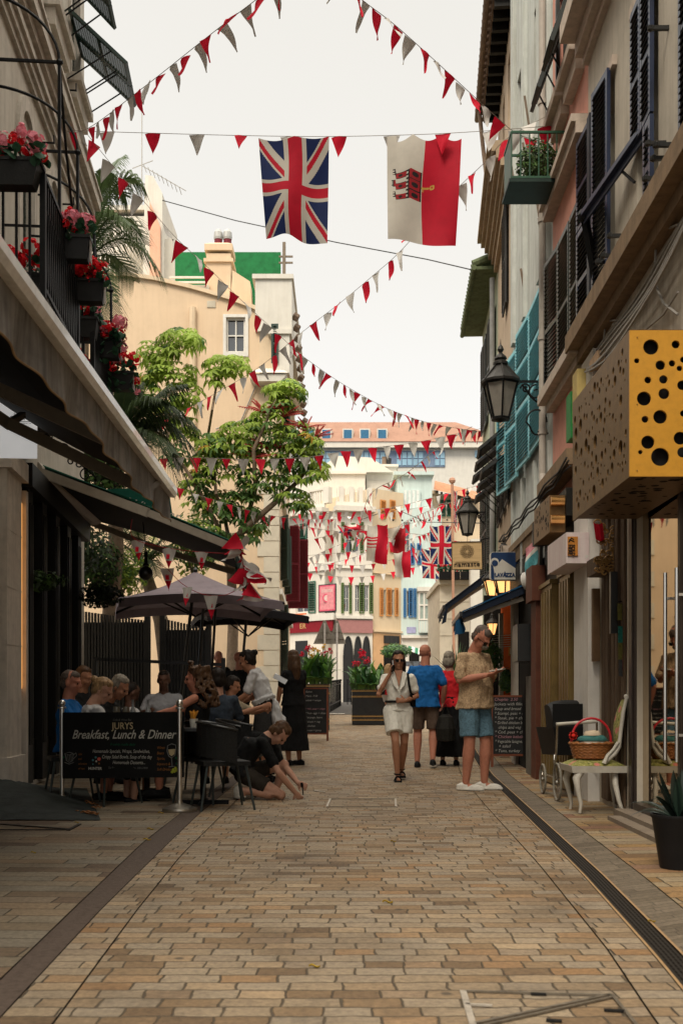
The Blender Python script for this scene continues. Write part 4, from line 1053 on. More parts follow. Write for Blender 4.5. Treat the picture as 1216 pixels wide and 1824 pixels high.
palm('palm_tree', P(190, 1180, Y_), P(205, 800, Y_), [(P(330, 700, 19), .3), (P(320, 760, 18.5), .6), (P(345, 830, 19), .7), (P(350, 790, 19.5), .6), (P(300, 690, 19.5), .1), (P(350, 870, 19), .9), (P(320, 900, 18.5), .8), (P(250, 690, 19.3), .1), (P(180, 700, 19), .2),
     (P(310, 830, 18.2), .5), (P(270, 880, 18.4), .6), (P(120, 760, 19), .5), (P(290, 730, 18.3), .4), (P(230, 680, 18.6), .1), (P(345, 930, 19.2), 1.0), (P(280, 780, 19.6), .3)], 'low dark palm with arching fronds behind the awnings', [m_palmd, m_palm], .62, n=44)
Y_ = 20.0
palm('palm_tree', P(300, 1200, Y_), P(255, 1010, Y_), [(P(330, 960, 20), .3), (P(300, 930, 20.5), .2), (P(210, 950, 20), .2), (P(180, 1000, 20), .4), (P(330, 1010, 19.6), .4), (P(240, 930, 19.6), .1), (P(280, 1040, 19.5), .3), (P(380, 990, 20.4), .4), (P(200, 930, 20.4), .2)],
     'small feathery palm seen under the awning above the grey parasol', [m_palm, m_leafY], .4, n=28)
# bright shrub below the awning
def shrub(name, c, rx, ry, rz, n, mats, label, cat='shrub', ls=.06, group=None, trunk=True):
    t = thing(name, V(c)-V((0, 0, rz)), label, cat, group); mb = MB()
    for _ in range(n):
        d = V((rnd.gauss(0, 1), rnd.gauss(0, 1), rnd.gauss(0, 1))).normalized(); r = rnd.random()**.4*(1+.18*noise.noise(d*2.3))
        p = V(c)+V((d.x*rx*r, d.y*ry*r, d.z*rz*r)); nrm = (d+V((rnd.uniform(-.7, .7), rnd.uniform(-.7, .7), rnd.uniform(-.2, .9)))).normalized()
        u = nrm.orthogonal().normalized(); u.rotate(Matrix.Rotation(rnd.random()*6, 3, nrm)); w_ = nrm.cross(u); L = ls*rnd.uniform(.7, 1.4)
        mb.face([p-u*L, p+w_*L*.4, p+u*L, p-w_*L*.4], rnd.choice(range(len(mats))))
    mb.build('foliage', mats, t)
    if trunk:
        st = MB()
        for k in range(7): st.tube([V(c)-V((0, 0, rz)), V(c)+V((rnd.uniform(-.5, .5)*rx, rnd.uniform(-.5, .5)*ry, rz*.3))], [.02, .008], 5)
        st.build('stems', m_bark, t)
    return t
shrub('garden_shrub', P(215, 1020, 19.3), .55, .4, .5, 1500, [m_leafY, m_leafD, m_leafY], 'yellow green shrub under the awning beside the dark fence', ls=.05)
shrub('garden_shrub', P(170, 1000, 18.6), .5, .4, .6, 1200, [m_leafD, m_palmd], 'dark shrub at the left behind the hanging basket', ls=.06)
shrub('garden_shrub', P(345, 970, 20.5), .5, .4, .7, 900, [m_leafD, m_leafD, m_leafY], 'dark green shrub below the umbrella tree crown', ls=.06)
shrub('climbing_creeper', P(165, 815, 17.6), .70, .4, 1.0, 3200, [m_palmd, m_palmd, m_leafD], 'dark creeper mass under the first awning at the end of the grey townhouse', ls=.06)
shrub('climbing_creeper', P(120, 960, 17.4), .7, .3, .8, 1500, [m_palmd], 'black green creeper behind the dark shopfront pillars', ls=.06)
shrub('hanging_basket', P(180, 1060, 15.4), .34, .3, .20, 1300, [m_palmd, M('black_leaf', (.012, .016, .01), .6)], 'dark trailing hanging basket over the seated guests', 'hanging plant', ls=.035, trunk=False)
shrub('hanging_basket', P(72, 1035, 12.6), .34, .2, .13, 260, [m_leafD, m_palmd], 'trailing green plant on the dark shopfront pillar', 'hanging plant', ls=.05, trunk=False)

# ================================================================== terrace fence
m_fence = M('black_ribbed_fence', (0.016, 0.015, 0.013), 0.35, var=.3)
def fence(x0, x1, y0, y1, z0, z1a, z1b, label):
    t = thing('ribbed_fence', ((x0+x1)/2, (y0+y1)/2, z0), label, 'fence', 'black ribbed terrace fences')
    mb = MB(); n = int(abs(x1-x0)/.055)
    for i in range(n):
        k = i/n; x = x0+(x1-x0)*k; y = y0+(y1-y0)*k; z = z1a+(z1b-z1a)*k
        mb.obb((x, y, (z0+z)/2), (.019, 0, 0), (0, .014*(1+(i % 2)), 0), (0, 0, (z-z0)/2))
    mb.bar((x0, y0+.04, z0+.4), (x1, y1+.04, z0+.4), .05); mb.bar((x0, y0+.04, min(z1a, z1b)-.2), (x1, y1+.04, min(z1a, z1b)-.2), .05)
    mb.obb(((x0+x1)/2, (y0+y1)/2+.05, (z0+min(z1a, z1b))/2), (abs(x1-x0)/2, 0, 0), (0, .008, 0), (0, 0, (min(z1a, z1b)-z0)/2-.02))
    mb.build('slats', m_fence, t)
    ps = MB()
    for x, y, z in ((x0, y0, z1a), (x1, y1, z1b)): ps.box(x-.05, x+.05, y-.05, y+.05, z0, z+.08)
    ps.build('posts', m_fence, t)
YF = 18.7
fence(P(143, 0, YF).x, P(263, 0, YF).x, YF, YF, .1, P(0, 1088, YF).z, P(0, 1106, YF).z, 'black ribbed fence panel at the back of the terrace, left of the slim gap')
YF = 19.5
fence(P(290, 0, YF).x, P(372, 0, YF).x, YF, YF, .12, P(0, 1102, YF).z, P(0, 1120, YF).z, 'black ribbed fence panel at the back of the terrace, right of the slim gap')
mb = MB(); Y_ = 16.6
mb.bar(P(168, 1174, Y_), P(398, 1184, Y_), .05)
for x in (170, 398): mb.bar(P(x, 1172, Y_), (P(x, 0, Y_).x, Y_, G(Y_)), .06)
tag(mb.build('barrier_rail', m_blackp), 'low black barrier rail behind the seated guests', 'railing')
# ================================================================== awnings on the left
m_awn1 = M('taupe_awning_cloth', (0.25, 0.235, 0.22), 0.85, var=.25, scale=8, streak=.8, stain=(.045, .04, .035), trans=.03)
m_awnu = M('black_awning_cloth', (0.012, 0.012, 0.011), 0.8, var=.2)
m_awng = M('dark_green_awning_cloth', (0.006, 0.028, 0.02), 0.8, var=.2)
m_alu = M('weathered_white_bar', (0.92, 0.90, 0.86), 0.3, .35, var=.12, scale=14, streak=.3, stain=(.4, .36, .32), coat=.4)
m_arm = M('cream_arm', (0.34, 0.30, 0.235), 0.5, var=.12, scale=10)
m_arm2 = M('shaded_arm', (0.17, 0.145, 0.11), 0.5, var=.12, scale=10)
A1 = thing('retractable_awning', (-2.4, 6, 2.9), 'large taupe awning with pale front bar at the left edge', 'awning')
f0 = V((-1.455, 4.1, 2.90)); f1 = P(306, 876, 9.5)
w0 = LW.p(4.1, 3.95, .05); w1 = LW.p(9.6, 3.95, .05)
def barm(mb):
    d = (f1-f0).normalized(); prof = [(-.045, -.05), (.03, -.055), (.05, -.02), (.05, .03), (.02, .055), (-.045, .05)]
    s_ = V((d.y, -d.x, 0)).normalized(); rows = [[p+s_*a+V((0, 0, b)) for a, b in prof] for p in (f0, f1)]
    i0 = len(mb.v); mb.grid(rows, True); mb.f.append(tuple(range(i0+6, i0+12))); mb.mi.append(0)
part('front_bar', m_alu, A1, barm)
def cl1(mb):
    rows = []
    for i in range(40):
        t = i/39; a = f0.lerp(f1, t)+V((0, 0, .03)); b = w0.lerp(w1, t); rows.append([a.lerp(b, k/5)-V((0, 0, .10*math.sin(PI*k/5))) for k in range(6)])
    mb.grid(rows)
part('canopy', m_awnu, A1, cl1)
def val1(mb):
    rows = []
    for i in range(160):
        t = i/159; a = f0.lerp(f1, t); sw = .012*math.sin(t*34)+.010*math.sin(t*71+1)
        dp = .235+.012*math.sin(t*11)+.006*math.sin(t*29)
        rows.append([a+V((-.02+sw*k/4*1.2, 0, -.05-dp*k/4)) for k in range(5)])
    mb.grid(rows)
part('valance', m_awn1, A1, val1)
part('valance_hem', M('tan_hem', (.30, .20, .11), .8), A1, lambda mb: mb.tube([f0.lerp(f1, i/159)+V((-.02+(.012*math.sin(i/159*34)+.010*math.sin(i/159*71+1))*1.2, 0, -.055-(.235+.012*math.sin(i/159*11)+.006*math.sin(i/159*29)))) for i in range(160)], .006, 5))
for a, b, c in (((-40, 676), (195, 785), 7.3), ((17, 755), (262, 874), 8.4), ((-40, 716), (19, 757), 8.4)):
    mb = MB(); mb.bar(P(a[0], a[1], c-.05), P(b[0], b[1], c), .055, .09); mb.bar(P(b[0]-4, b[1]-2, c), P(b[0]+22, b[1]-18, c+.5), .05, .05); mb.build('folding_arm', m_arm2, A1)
# Jurys awning, perpendicular near edge
A2 = thing('retractable_awning', (-2.4, 14.4, 3), 'dark green wine bar awning with cream arms above the terrace', 'awning')
q1 = P(415, 975, 12.9); q0 = P(72, 842, 12.75); r1 = P(440, 1026, 16.0); r0 = P(160, 930, 16.0)
part('near_arm', m_arm, A2, lambda mb: (mb.bar(q0, q0.lerp(q1, .56)+V((0, 0, .02)), .05, .11), mb.bar(q0.lerp(q1, .55)+V((0, 0, .02)), q1, .05, .09)))
part('far_arm', m_arm, A2, lambda mb: (mb.bar(r0, r0.lerp(r1, .5)-V((0, 0, .05)), .05, .09), mb.bar(r0.lerp(r1, .5)-V((0, 0, .05)), r1, .05, .09)))
part('front_bar', m_arm, A2, lambda mb: mb.bar(q1, r1, .07, .09))
part('cassette', m_arm, A2, lambda mb: (mb.lathe(P(60, 838, 12.76), [(.001, -.02), (.12, -.02), (.13, .1), (.13, 3.2)], 14, axis='y'),))
def can2(mb):
    rows = []
    for i in range(14):
        t = i/13; a = (q0+V((0, 0, .04))).lerp(r0+V((0, 0, .04)), t); b = (q1+V((0, 0, .05))).lerp(r1+V((0, 0, .05)), t)
        rows.append([a.lerp(b, k/8)+V((0, 0, .07*math.sin(PI*k/8))) for k in range(9)])
    mb.grid(rows)
part('canopy', m_awnu, A2, can2)
def edge2(mb):
    # sagging black side skirt between the arm and the canopy edge
    top = [P(66, 826, 12.85), P(120, 847, 12.85), P(190, 874, 12.85), P(270, 905, 12.85), P(345, 936, 12.88), P(418, 966, 12.9)]
    bot = [q0.lerp(q1, k/5)+V((0, .02, -.01)) for k in range(6)]
    mb.grid([top, bot])
part('side_skirt', m_awng, A2, edge2)
part('piping', M('green_piping', (.01, .12, .07), .5), A2, lambda mb: mb.tube([P(66, 825, 12.84), P(120, 846, 12.84), P(190, 873, 12.84), P(270, 904, 12.84), P(345, 935, 12.87), P(418, 966, 12.9)], .008, 6))
def val2(mb):
    rows = []
    for i in range(40):
        t = i/39; a = q1.lerp(r1, t); rows.append([a+V((.03+.015*math.sin(t*30)*k, 0, -.02-.22*k/3-.02*math.sin(t*40)*k/3)) for k in range(4)])
    mb.grid(rows)
part('valance', m_awng, A2, val2)
m_wb = M('bottle_green_board', (0.006, 0.085, 0.055), 0.6, var=.12)
YB = 13.4
GB = thing('sign_board', P(215, 885, YB), 'bottle green sign reading Wine Bar above the dark awning edge', 'sign')
part('panel', m_wb, GB, lambda mb: mb.prism([P(78, 830, YB), P(140, 858, YB), P(180, 872, YB), P(250, 868, YB), P(300, 868, YB), P(308, 925, YB), P(250, 912, YB), P(150, 880, YB)], (0, .03, 0)))
m_cwr = M('cream_lettering', (.42, .42, .36), .6)
mb = MB(); put_text(mb, 'Wine Bar', .185, P(222, 902, YB), (1, 0, -.28), (.28, 0, 1), off=.004, shear=.25, align='LEFT'); mb.build('lettering', m_cwr, GB)
# iron scrollwork under awning one
def scroll(mb, c, r, turns=1.4, sg=1, w=.012, ax=V((1, 0, 0)), up=V((0, 0, 1))):
    pts = []
    for k in range(22):
        a = k/21*turns*2*PI; rr = r*(1-.75*k/21); pts.append(V(c)+ax*rr*math.cos(a)*sg+up*rr*math.sin(a))
    mb.tube(pts, w, 5)
mb = MB(); 
for i in range(6):
    c = P(88+i*13, 778+i*12+8*(i % 2), 12.2)
    scroll(mb, c, .055+.02*(i % 3), sg=1 if i % 2 else -1, turns=1.1, w=.009)
mb.bar(P(70, 762, 12.2), P(170, 850, 12.2), .02)
tag(mb.build('scroll_bracket', m_black), 'black wrought iron scrollwork under the left awning', 'ironwork')
# bookshop sign
BS = thing('hanging_sign', P(20, 760, 9.6), 'white hanging bookshop sign at the left edge under the awning', 'sign')
m_signw = M('sign_white_glow', (.85, .84, .82), .6, var=.04, emit=.32)  # glow added to the panel so it stays bright under the awning
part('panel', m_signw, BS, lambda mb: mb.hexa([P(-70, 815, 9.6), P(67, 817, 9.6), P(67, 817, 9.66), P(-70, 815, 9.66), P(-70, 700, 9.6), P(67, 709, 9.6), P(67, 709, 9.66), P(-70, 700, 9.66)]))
m_ink = M('grey_ink', (.05, .05, .055), .6)
mb = MB(); put_text(mb, 'CORNERSTONE', .062, P(58.5, 749, 9.6), (1, 0, 0), (0, 0, 1), align='RIGHT', space=1.1); put_text(mb, 'BOOKSHOP', .03, P(57, 739, 9.6), (1, 0, 0), (0, 0, 1), align='RIGHT', space=1.05)
put_text(mb, 'GIBRALTAR', .018, P(57, 755.5, 9.6), (1, 0, 0), (0, 0, 1), align='RIGHT'); mb.hexa([P(-60, 751.6, 9.598), P(64, 751.6, 9.598), P(64, 751.6, 9.6), P(-60, 751.6, 9.6), P(-60, 750.6, 9.598), P(64, 750.6, 9.598), P(64, 750.6, 9.6), P(-60, 750.6, 9.6)])
mb.build('lettering', m_ink, BS)
part('bracket', m_black, BS, lambda mb: (mb.bar(P(-90, 690, 9.63), P(67, 697, 9.63), .025), mb.bar(P(60, 697, 9.63), P(60, 709, 9.63), .012)))
# ================================================================== parasols
m_para = M('plum_grey_canvas', (0.24, 0.195, 0.215), 0.8, var=.12, scale=6, trans=.06)
m_para2 = M('black_canvas', (0.018, 0.017, 0.02), 0.8, var=.15)
def parasol(c, hx_, hy_, zt, ze, label, mat, lean=(0, 0), rot=.2, base=None):
    c = V(c); t = thing('parasol', (c.x+lean[0], c.y, G(c.y)), label, 'parasol', 'square parasols over the terrace')
    mb = MB(); ca, sa = math.cos(rot), math.sin(rot); corners = []
    for sx_, sy_ in ((-1, -1), (1, -1), (1, 1), (-1, 1)):
        corners.append(V((c.x+hx_*(sx_*ca-sy_*sa), c.y+hy_*(sx_*sa+sy_*ca), ze)))
    top = V((c.x, c.y, zt)); n = 12
    for k in range(4):
        a, b = corners[k], corners[(k+1) % 4]; rows = []
        for i in range(7):
            s_ = i/6; row = []
            for j in range(n+1):
                e_ = a.lerp(b, j/n)+V((0, 0, .10*math.sin(PI*j/n)*s_)); p = top.lerp(e_, s_); p.z -= .06*math.sin(PI*s_); row.append(p)
            rows.append(row)
        rows.append([V(q)-V((0, 0, .14)) for q in rows[-1]])
        mb.grid(rows)
    mb.build('canopy', mat, t)
    fr = MB()
    for k in range(4):
        fr.bar(top-V((0, 0, .12)), corners[k]-V((0, 0, .03)), .03); m_ = top.lerp(corners[k], .5); fr.bar(m_-V((0, 0, .12)), top-V((0, 0, .75)), .022)
    fr.build('ribs', m_black, t)
    mb = MB(); mb.tube([(c.x+lean[0], c.y+lean[1], G(c.y)), top], .028, 8); mb.lathe((c.x, c.y, zt-.02), [(.03, 0), (.04, .05), (.001, .10)], 8); mb.build('pole', m_blackp, t)
    mb = MB(); b_ = (c.x+lean[0], c.y+lean[1], G(c.y)); mb.lathe(b_, [(.28, 0), (.28, .06), (.06, .1), (.05, .35)], 16); mb.build('base', m_black, t)
parasol(P(348, 1020, 17.3), 1.28, 1.2, P(0, 1018, 17.3).z, P(0, 1078, 17.0).z, 'large plum grey square parasol beneath the wine bar awning', m_para, lean=(-.35, 0), rot=.22)
parasol(P(442, 1060, 20.6), .98, 1.0, P(0, 1066, 20.6).z, P(0, 1103, 20.6).z, 'black square parasol behind the grey one, nearer the street', m_para2, lean=(-.25, 0), rot=.3)
mb = MB()
for x0, x1, Yp in ((362, 342, 15.9), (384, 368, 16.5)): mb.tube([P(x0, 1085, Yp), (P(x1, 0, Yp).x, Yp, G(Yp))], .022, 8)
tag(mb.build('slanting_pole', m_blackp), 'two slanting black poles between the parasols', 'pole')
# globe lamp
GL = thing('globe_lamp', P(260, 1010, 14.5), 'dark glass globe lamp hanging over the terrace', 'lamp')
part('globe', m_blackp, GL, lambda mb: mb.ball(P(260, 1021, 14.5), .10, 16), smooth=True)
part('stem', m_black, GL, lambda mb: (mb.lathe(P(260, 1008, 14.5), [(.05, 0), (.025, .05), (.02, .12), (.03, .13), (.02, .2)], 10), mb.bar(P(260, 985, 14.5), P(255, 930, 14.5), .012)))

# ================================================================== far end of the street
YW = 60.0
WB = thing('corner_building', (-1, YW+4, .96), 'white corner pub with green shutters, red fascia and roof balustrade', 'building')
WF = Fr(P(505, 1250, YW), (1, 0, 0)); WF.o.z = 0
def wx(px): return (px-505)/F*YW
def wz(py): return CAMZ+(1250-py)*YW/F
A_ = Fr(P(505, 0, 62.5), P(598, 0, 60)-P(505, 0, 62.5)); A_.o.z = 0
B_ = Fr(P(598, 0, 60), P(662, 0, 60.5)-P(598, 0, 60)); B_.o.z = 0
for f_ in (A_, B_): f_.d.z = 0; f_.n.z = 0; f_.d.normalize(); f_.n.normalize()
def fh(fr_, x0, y0, x1, y1):
    a, zt = fr_.px(x0, y0); b, zb = fr_.px(x1, y1); return (a, b, zb, zt)
m_gsh = M('sage_shutter', (.05, .13, .09), .5, var=.2)
m_gsh2 = M('olive_shutter', (.09, .14, .045), .5, var=.2)
hA = [fh(A_, 527, 1038, 550, 1090), fh(A_, 530, 935, 548, 985)]
hB = [fh(B_, 611, 1042, 622, 1090), fh(B_, 632, 1042, 641, 1090), fh(B_, 648, 1042, 657, 1090), fh(B_, 615, 935, 640, 985)]
LA = (P(598, 0, 60)-P(505, 0, 62.5)).length-.0; LB_ = (P(662, 0, 60.5)-P(598, 0, 60)).length
m_w1 = M('warm_white_render', (.70, .655, .57), .85, var=.06, scale=.8, streak=.3, stain=(.5, .44, .36))
facade('wall', A_, -3, 3.2, 0, wz(905), m_w1, WB, hA, depth=5); facade('wall', B_, 0, LB_, 0, wz(905), m_w1, WB, hB, depth=5)
for fr_, hs_ in ((A_, hA), (B_, hB)):
    for h in hs_: window(fr_, *h, WB, m_white, rec=.1)
def sh2(fr_, x0, y0, x1, y1, mat, par=WB):
    a, b, c, d = fh(fr_, x0, y0, x1, y1); mb = MB(); louvre(mb, fr_.p(a, c, .06), fr_.d, (0, 0, 1), b-a, d-c, slats=14, fr=.07, rails=(.5,)); mb.build('shutter', mat, par)
for x0, x1 in ((607, 612), (621, 626), (639, 648), (657, 664)): sh2(B_, x0, 1038, x1, 1093, m_gsh2)
sh2(A_, 550, 1036, 563, 1092, m_gsh); sh2(A_, 525, 935, 547, 982, m_gsh); sh2(B_, 607, 930, 613, 985, m_gsh2); sh2(B_, 640, 930, 647, 985, m_gsh2); sh2(B_, 625, 932, 632, 980, m_gsh2)
m_fas = M('crimson_fascia', (.22, .012, .02), .5, var=.12); m_fasp = M('dusty_pink_fascia', (.36, .17, .16), .6, var=.1)
def bandm(fr_, x0, y0, x1, y1, o0, o1):
    a, b, c, d = fh(fr_, x0, y0, x1, y1); return lambda mb: fr_.box(mb, a, b, c, d, o0, o1)
part('fascia', m_fas, WB, bandm(A_, 500, 1105, 594, 1124, .01, .12)); part('fascia', m_fasp, WB, bandm(B_, 598, 1104, 663, 1128, .01, .12))
part('string_course', m_wht, WB, bandm(A_, 505, 1098, 597, 1104, .01, .2)); part('string_course', m_wht, WB, bandm(B_, 598, 1097, 663, 1103, .01, .2))
part('string_course', m_wht, WB, bandm(A_, 505, 1010, 597, 1014, .01, .12)); part('string_course', m_wht, WB, bandm(B_, 598, 1010, 663, 1014, .01, .12))
mb = MB(); a, zt = A_.px(536, 1120); put_text(mb, 'ER', .42, A_.p(a, zt, .12), A_.d, (0, 0, 1), off=.01, align='LEFT', bold=.008, space=1.1); mb.build('lettering', M('gold_lettering', (.60, .38, .14), .4, .3), WB)
part('orange_panel', M('orange_panel', (.62, .14, .04), .6), WB, bandm(A_, 518, 1094, 546, 1104, .01, .06))
# pink poster with a plain frame
a, b, c, d = fh(A_, 568, 1042, 599, 1089)
def poster(mb):
    A_.box(mb, a, b, c, d, .01, .05, 0); A_.box(mb, a+.06, b-.06, c+.06, d-.06, .05, .06, 1); A_.box(mb, a+.14, b-.14, c+.14, d-.14, .06, .068, 2)
    mb.lathe(A_.p((a+b)/2, (c+d)/2, .072), [(.26, 0), (.26, .01)], 18, m=1, axis='y'); mb.lathe(A_.p((a+b)/2, (c+d)/2, .083), [(.17, 0), (.17, .01)], 14, m=3, axis='y')
    for k in range(3): A_.box(mb, a+.25, b-.25, d-.34-.06*k, d-.31-.06*k, .068, .073, 3)
part('poster', [m_bshut, M('poster_rose', (.62, .10, .16), .6), M('poster_pink', (.66, .25, .27), .6), M('poster_cream', (.66, .5, .45), .6)], WB, poster)
# pointed black doorways
m_door = M('black_door', (.012, .012, .012), .4)
for x0, x1 in ((612, 627), (631, 643), (646, 658)):
    def arch(mb):
        a, zt = B_.px(x0, 1134); b, _ = B_.px(x1, 1134); z0 = .9; hh = zt-z0; pts = []
        for k in range(7): t = k/6; pts.append((a+(b-a)*.5*(t**1.6), z0+hh*(.72+.28*math.sin(t*PI/2))))
        for k in range(1, 7): t = 1-k/6; pts.append((b-(b-a)*.5*(t**1.6), z0+hh*(.72+.28*math.sin(t*PI/2))))
        poly = [B_.p(a, z0, .01)]+[B_.p(x, z, .01) for x, z in pts]+[B_.p(b, z0, .01)]
        mb.prism(poly, B_.n*.03, 0)
        for (xa, za), (xb, zb) in zip(pts, pts[1:]): mb.bar(B_.p(xa, za, .05), B_.p(xb, zb, .05), .09, .08, m=1)
        B_.box(mb, a-.05, a+.03, z0, z0+hh*.72, .01, .09, 1); B_.box(mb, b-.03, b+.05, z0, z0+hh*.72, .01, .09, 1)
    part('pointed_doorway', [m_door, m_gshut], WB, arch)
part('side_door', m_door, WB, bandm(A_, 527, 1142, 548, 1225, .01, .06))
# roof terrace balustrade
def cornw(mb):
    A_.box(mb, -3, 3.35, wz(911), wz(905)+.1, -.2, .45); B_.box(mb, -.1, LB_+.1, wz(911), wz(905)+.1, -.2, .45)
    A_.box(mb, -3, 3.2, wz(905)+.1, wz(893), -.1, .05); B_.box(mb, 0, LB_, wz(905)+.1, wz(893), -.1, .05)
part('cornice', m_w1, WB, cornw)
def balu(mb):
    z0, z1 = wz(893), wz(868)
    for x in (0.2, 1.6, 3.05): A_.box(mb, x, x+.42, z0, z1+.12, -.35, 0)
    for x in (.25, .85, 1.4, 1.95): B_.box(mb, x, x+.22, z0, z1+.08, -.35, 0)
    for i in range(24): mb.tube([A_.p(-1.2+i*.18, z0, -.15), A_.p(-1.2+i*.18, (z0+z1)/2, -.15), A_.p(-1.2+i*.18, z1, -.15)], [.03, .055, .03], 6)
    for i in range(14): mb.tube([B_.p(.1+i*.15, z0, -.15), B_.p(.1+i*.15, z1, -.15)], [.03, .03], 5)
    A_.box(mb, -3, 3.2, z1-.02, z1+.07, -.3, -.02)
part('balustrade', m_w1, WB, balu)
def attic(mb):
    mb.box(P(520, 0, 65).x, P(650, 0, 65).x, 65, 70, 9, CAMZ+(1250-845)*65/F)
    mb.box(P(515, 0, 65).x, P(652, 0, 65).x, 64.8, 70, CAMZ+(1250-845)*65/F, CAMZ+(1250-840)*65/F)
    mb.prism([P(560, 841, 66), P(700, 841, 66), P(660, 815, 66), P(600, 812, 66)], (0, 4, 0))
    mb.box(P(652, 0, 66.5).x, P(706, 0, 66.5).x, 66.5, 69, 9, CAMZ+(1250-832)*66.5/F)
    mb.box(P(649, 0, 66.5).x, P(709, 0, 66.5).x, 66.3, 69, CAMZ+(1250-832)*66.5/F, CAMZ+(1250-828)*66.5/F)
part('attic', m_w1, WB, attic)
part('chimney_pot', m_tile, WB, lambda mb: [mb.lathe(P(x, 828, 67), [(.16, 0), (.14, .45), (.18, .5)], 10) for x in (684,)])
part('chimney_pot', m_gshut, WB, lambda mb: mb.lathe(P(692, 828, 67), [(.16, 0), (.18, .4), (.05, .5)], 10))
# orange house
OB = thing('townhouse', (2.6, 65, .96), 'narrow apricot house with orange shutters at the end of the street', 'building')
C_ = Fr(P(663, 0, 60.6), P(714, 0, 62)-P(663, 0, 60.6)); C_.o.z = 0; C_.d.z = 0; C_.d.normalize(); C_.n = V((C_.d.y, -C_.d.x, 0))
m_apr = M('apricot_render', (.70, .56, .38), .85, var=.06, scale=1, streak=.25, stain=(.55, .38, .2)); m_osh = M('orange_shutter', (.62, .27, .08), .5, var=.12)
LC = (P(714, 0, 62)-P(663, 0, 60.6)).length
hC = [fh(C_, 680, 1050, 687, 1096), fh(C_, 696, 1050, 702, 1096), fh(C_, 676, 935, 686, 985)]
facade('wall', C_, 0, LC, 0, CAMZ+(1250-872)*61/F, m_apr, OB, hC, depth=5)
for h in hC: window(C_, *h, OB, m_white, rec=.1, mull=0)
for x0, x1 in ((675, 681), (687, 696), (702, 708)): sh2(C_, x0, 1047, x1, 1098, m_osh, OB)
for x0, x1 in ((676, 686), (693, 703)): sh2(C_, x0, 890, x1, 925, m_osh, OB); sh2(C_, x0, 940, x1, 985, m_osh, OB)
part('lower_front', M('orange_render', (.62, .38, .20), .85, var=.12, scale=2), OB, bandm(C_, 664, 1128, 713, 1238, .005, .05))
part('string_course', m_apr, OB, bandm(C_, 663, 1122, 714, 1128, .005, .15)); part('string_course', m_apr, OB, bandm(C_, 663, 1020, 714, 1026, .005, .12))
part('shop_fascia', m_gshut, OB, bandm(C_, 682, 1132, 708, 1147, .06, .16)); part('shop_opening', m_void, OB, bandm(C_, 682, 1150, 708, 1230, .051, .08))

# pale blue house with bay
BB = thing('townhouse', (4.6, 66, .96), 'pale blue house with blue shutters and a glazed bay at the end of the street', 'building')
D_ = Fr(P(714, 0, 62), P(786, 0, 62)-P(714, 0, 62)); D_.o.z = 0; D_.d = V((1, 0, 0)); D_.n = V((0, -1, 0))
m_blr = M('pale_blue_render', (.56, .66, .62), .85, var=.06, scale=1, streak=.25); m_bsh = M('blue_shutter', (.05, .16, .34), .5, var=.15)
hD = [fh(D_, 724, 1052, 732, 1098), fh(D_, 718, 930, 730, 990)]
LD = P(786, 0, 62).x-P(714, 0, 62).x
facade('wall', D_, 0, LD, 0, CAMZ+(1250-905)*62/F, m_blr, BB, hD, depth=5)
for h in hD: window(D_, *h, BB, m_white, rec=.1, mull=0)
for x0, x1 in ((718, 723), (727, 735), (736, 741)): sh2(D_, x0, 1048, x1, 1100, m_bsh, BB)
for x0, x1 in ((730, 738), (742, 750)): sh2(D_, x0, 968, x1, 1006, m_bsh, BB)
def bay(mb):
    a, b, c, d = fh(D_, 745, 1055, 780, 1106); D_.box(mb, a, b, c, d, 0, .5, 1)
    for k in range(5): x = a+(b-a)*k/4; D_.box(mb, x-.05, x+.05, c, d, .5, .56, 0)
    for z in (c, (c+d)/2, d-.1): D_.box(mb, a, b, z, z+.09, .5, .565, 0)
    D_.box(mb, a-.1, b+.1, d, d+.25, 0, .7, 0); a2, b2, c2, d2 = fh(D_, 745, 1106, 780, 1128); D_.box(mb, a2, b2, c2, d2, 0, .52, 2)
    for k in range(9): x = a2+(b2-a2)*k/8; D_.box(mb, x-.02, x+.02, c2+.05, d2-.05, .52, .55, 0)
part('bay_window', [m_gsh2 if False else m_wht, M('bay_glass', (.30, .36, .32), .15, spec=.8), m_blr], BB, bay)
part('plaque', M('lilac_plaque', (.36, .36, .55), .6), BB, bandm(D_, 724, 1117, 740, 1128, .01, .05))
part('ground_floor', m_wht, BB, bandm(D_, 714, 1137, 786, 1240, .01, .1)); part('doorway', m_void, BB, bandm(D_, 728, 1160, 746, 1230, .101, .15)); part('string_course', m_wht, BB, bandm(D_, 714, 1132, 786, 1137, .01, .3))
def upper(mb):
    E0, E1 = P(707, 0, 63), P(752, 0, 63)
    mb.box(E0.x, P(768, 0, 63).x, 62.6, 67, 8, CAMZ+(1250-850)*63/F, 0)
    mb.box(P(700, 0, 63).x, P(771, 0, 63).x, 62.3, 67, CAMZ+(1250-850)*63/F, CAMZ+(1250-844)*63/F, 0)
    mb.box(P(717, 0, 63).x, P(746, 0, 63).x, 62.5, 62.6, CAMZ+(1250-912)*63/F, CAMZ+(1250-876)*63/F, 1)
    for k in range(5): x = P(717+7.2*k, 0, 63).x; mb.box(x-.04, x+.04, 62.44, 62.5, CAMZ+(1250-912)*63/F, CAMZ+(1250-876)*63/F, 0)
    mb.box(P(716, 0, 63).x, P(750, 0, 63).x, 62.2, 62.5, CAMZ+(1250-935)*63/F, CAMZ+(1250-912)*63/F, 2)
part('upper_storey', [m_blr, M('bright_glass', (.75, .76, .72), .2), m_gshut], BB, upper)
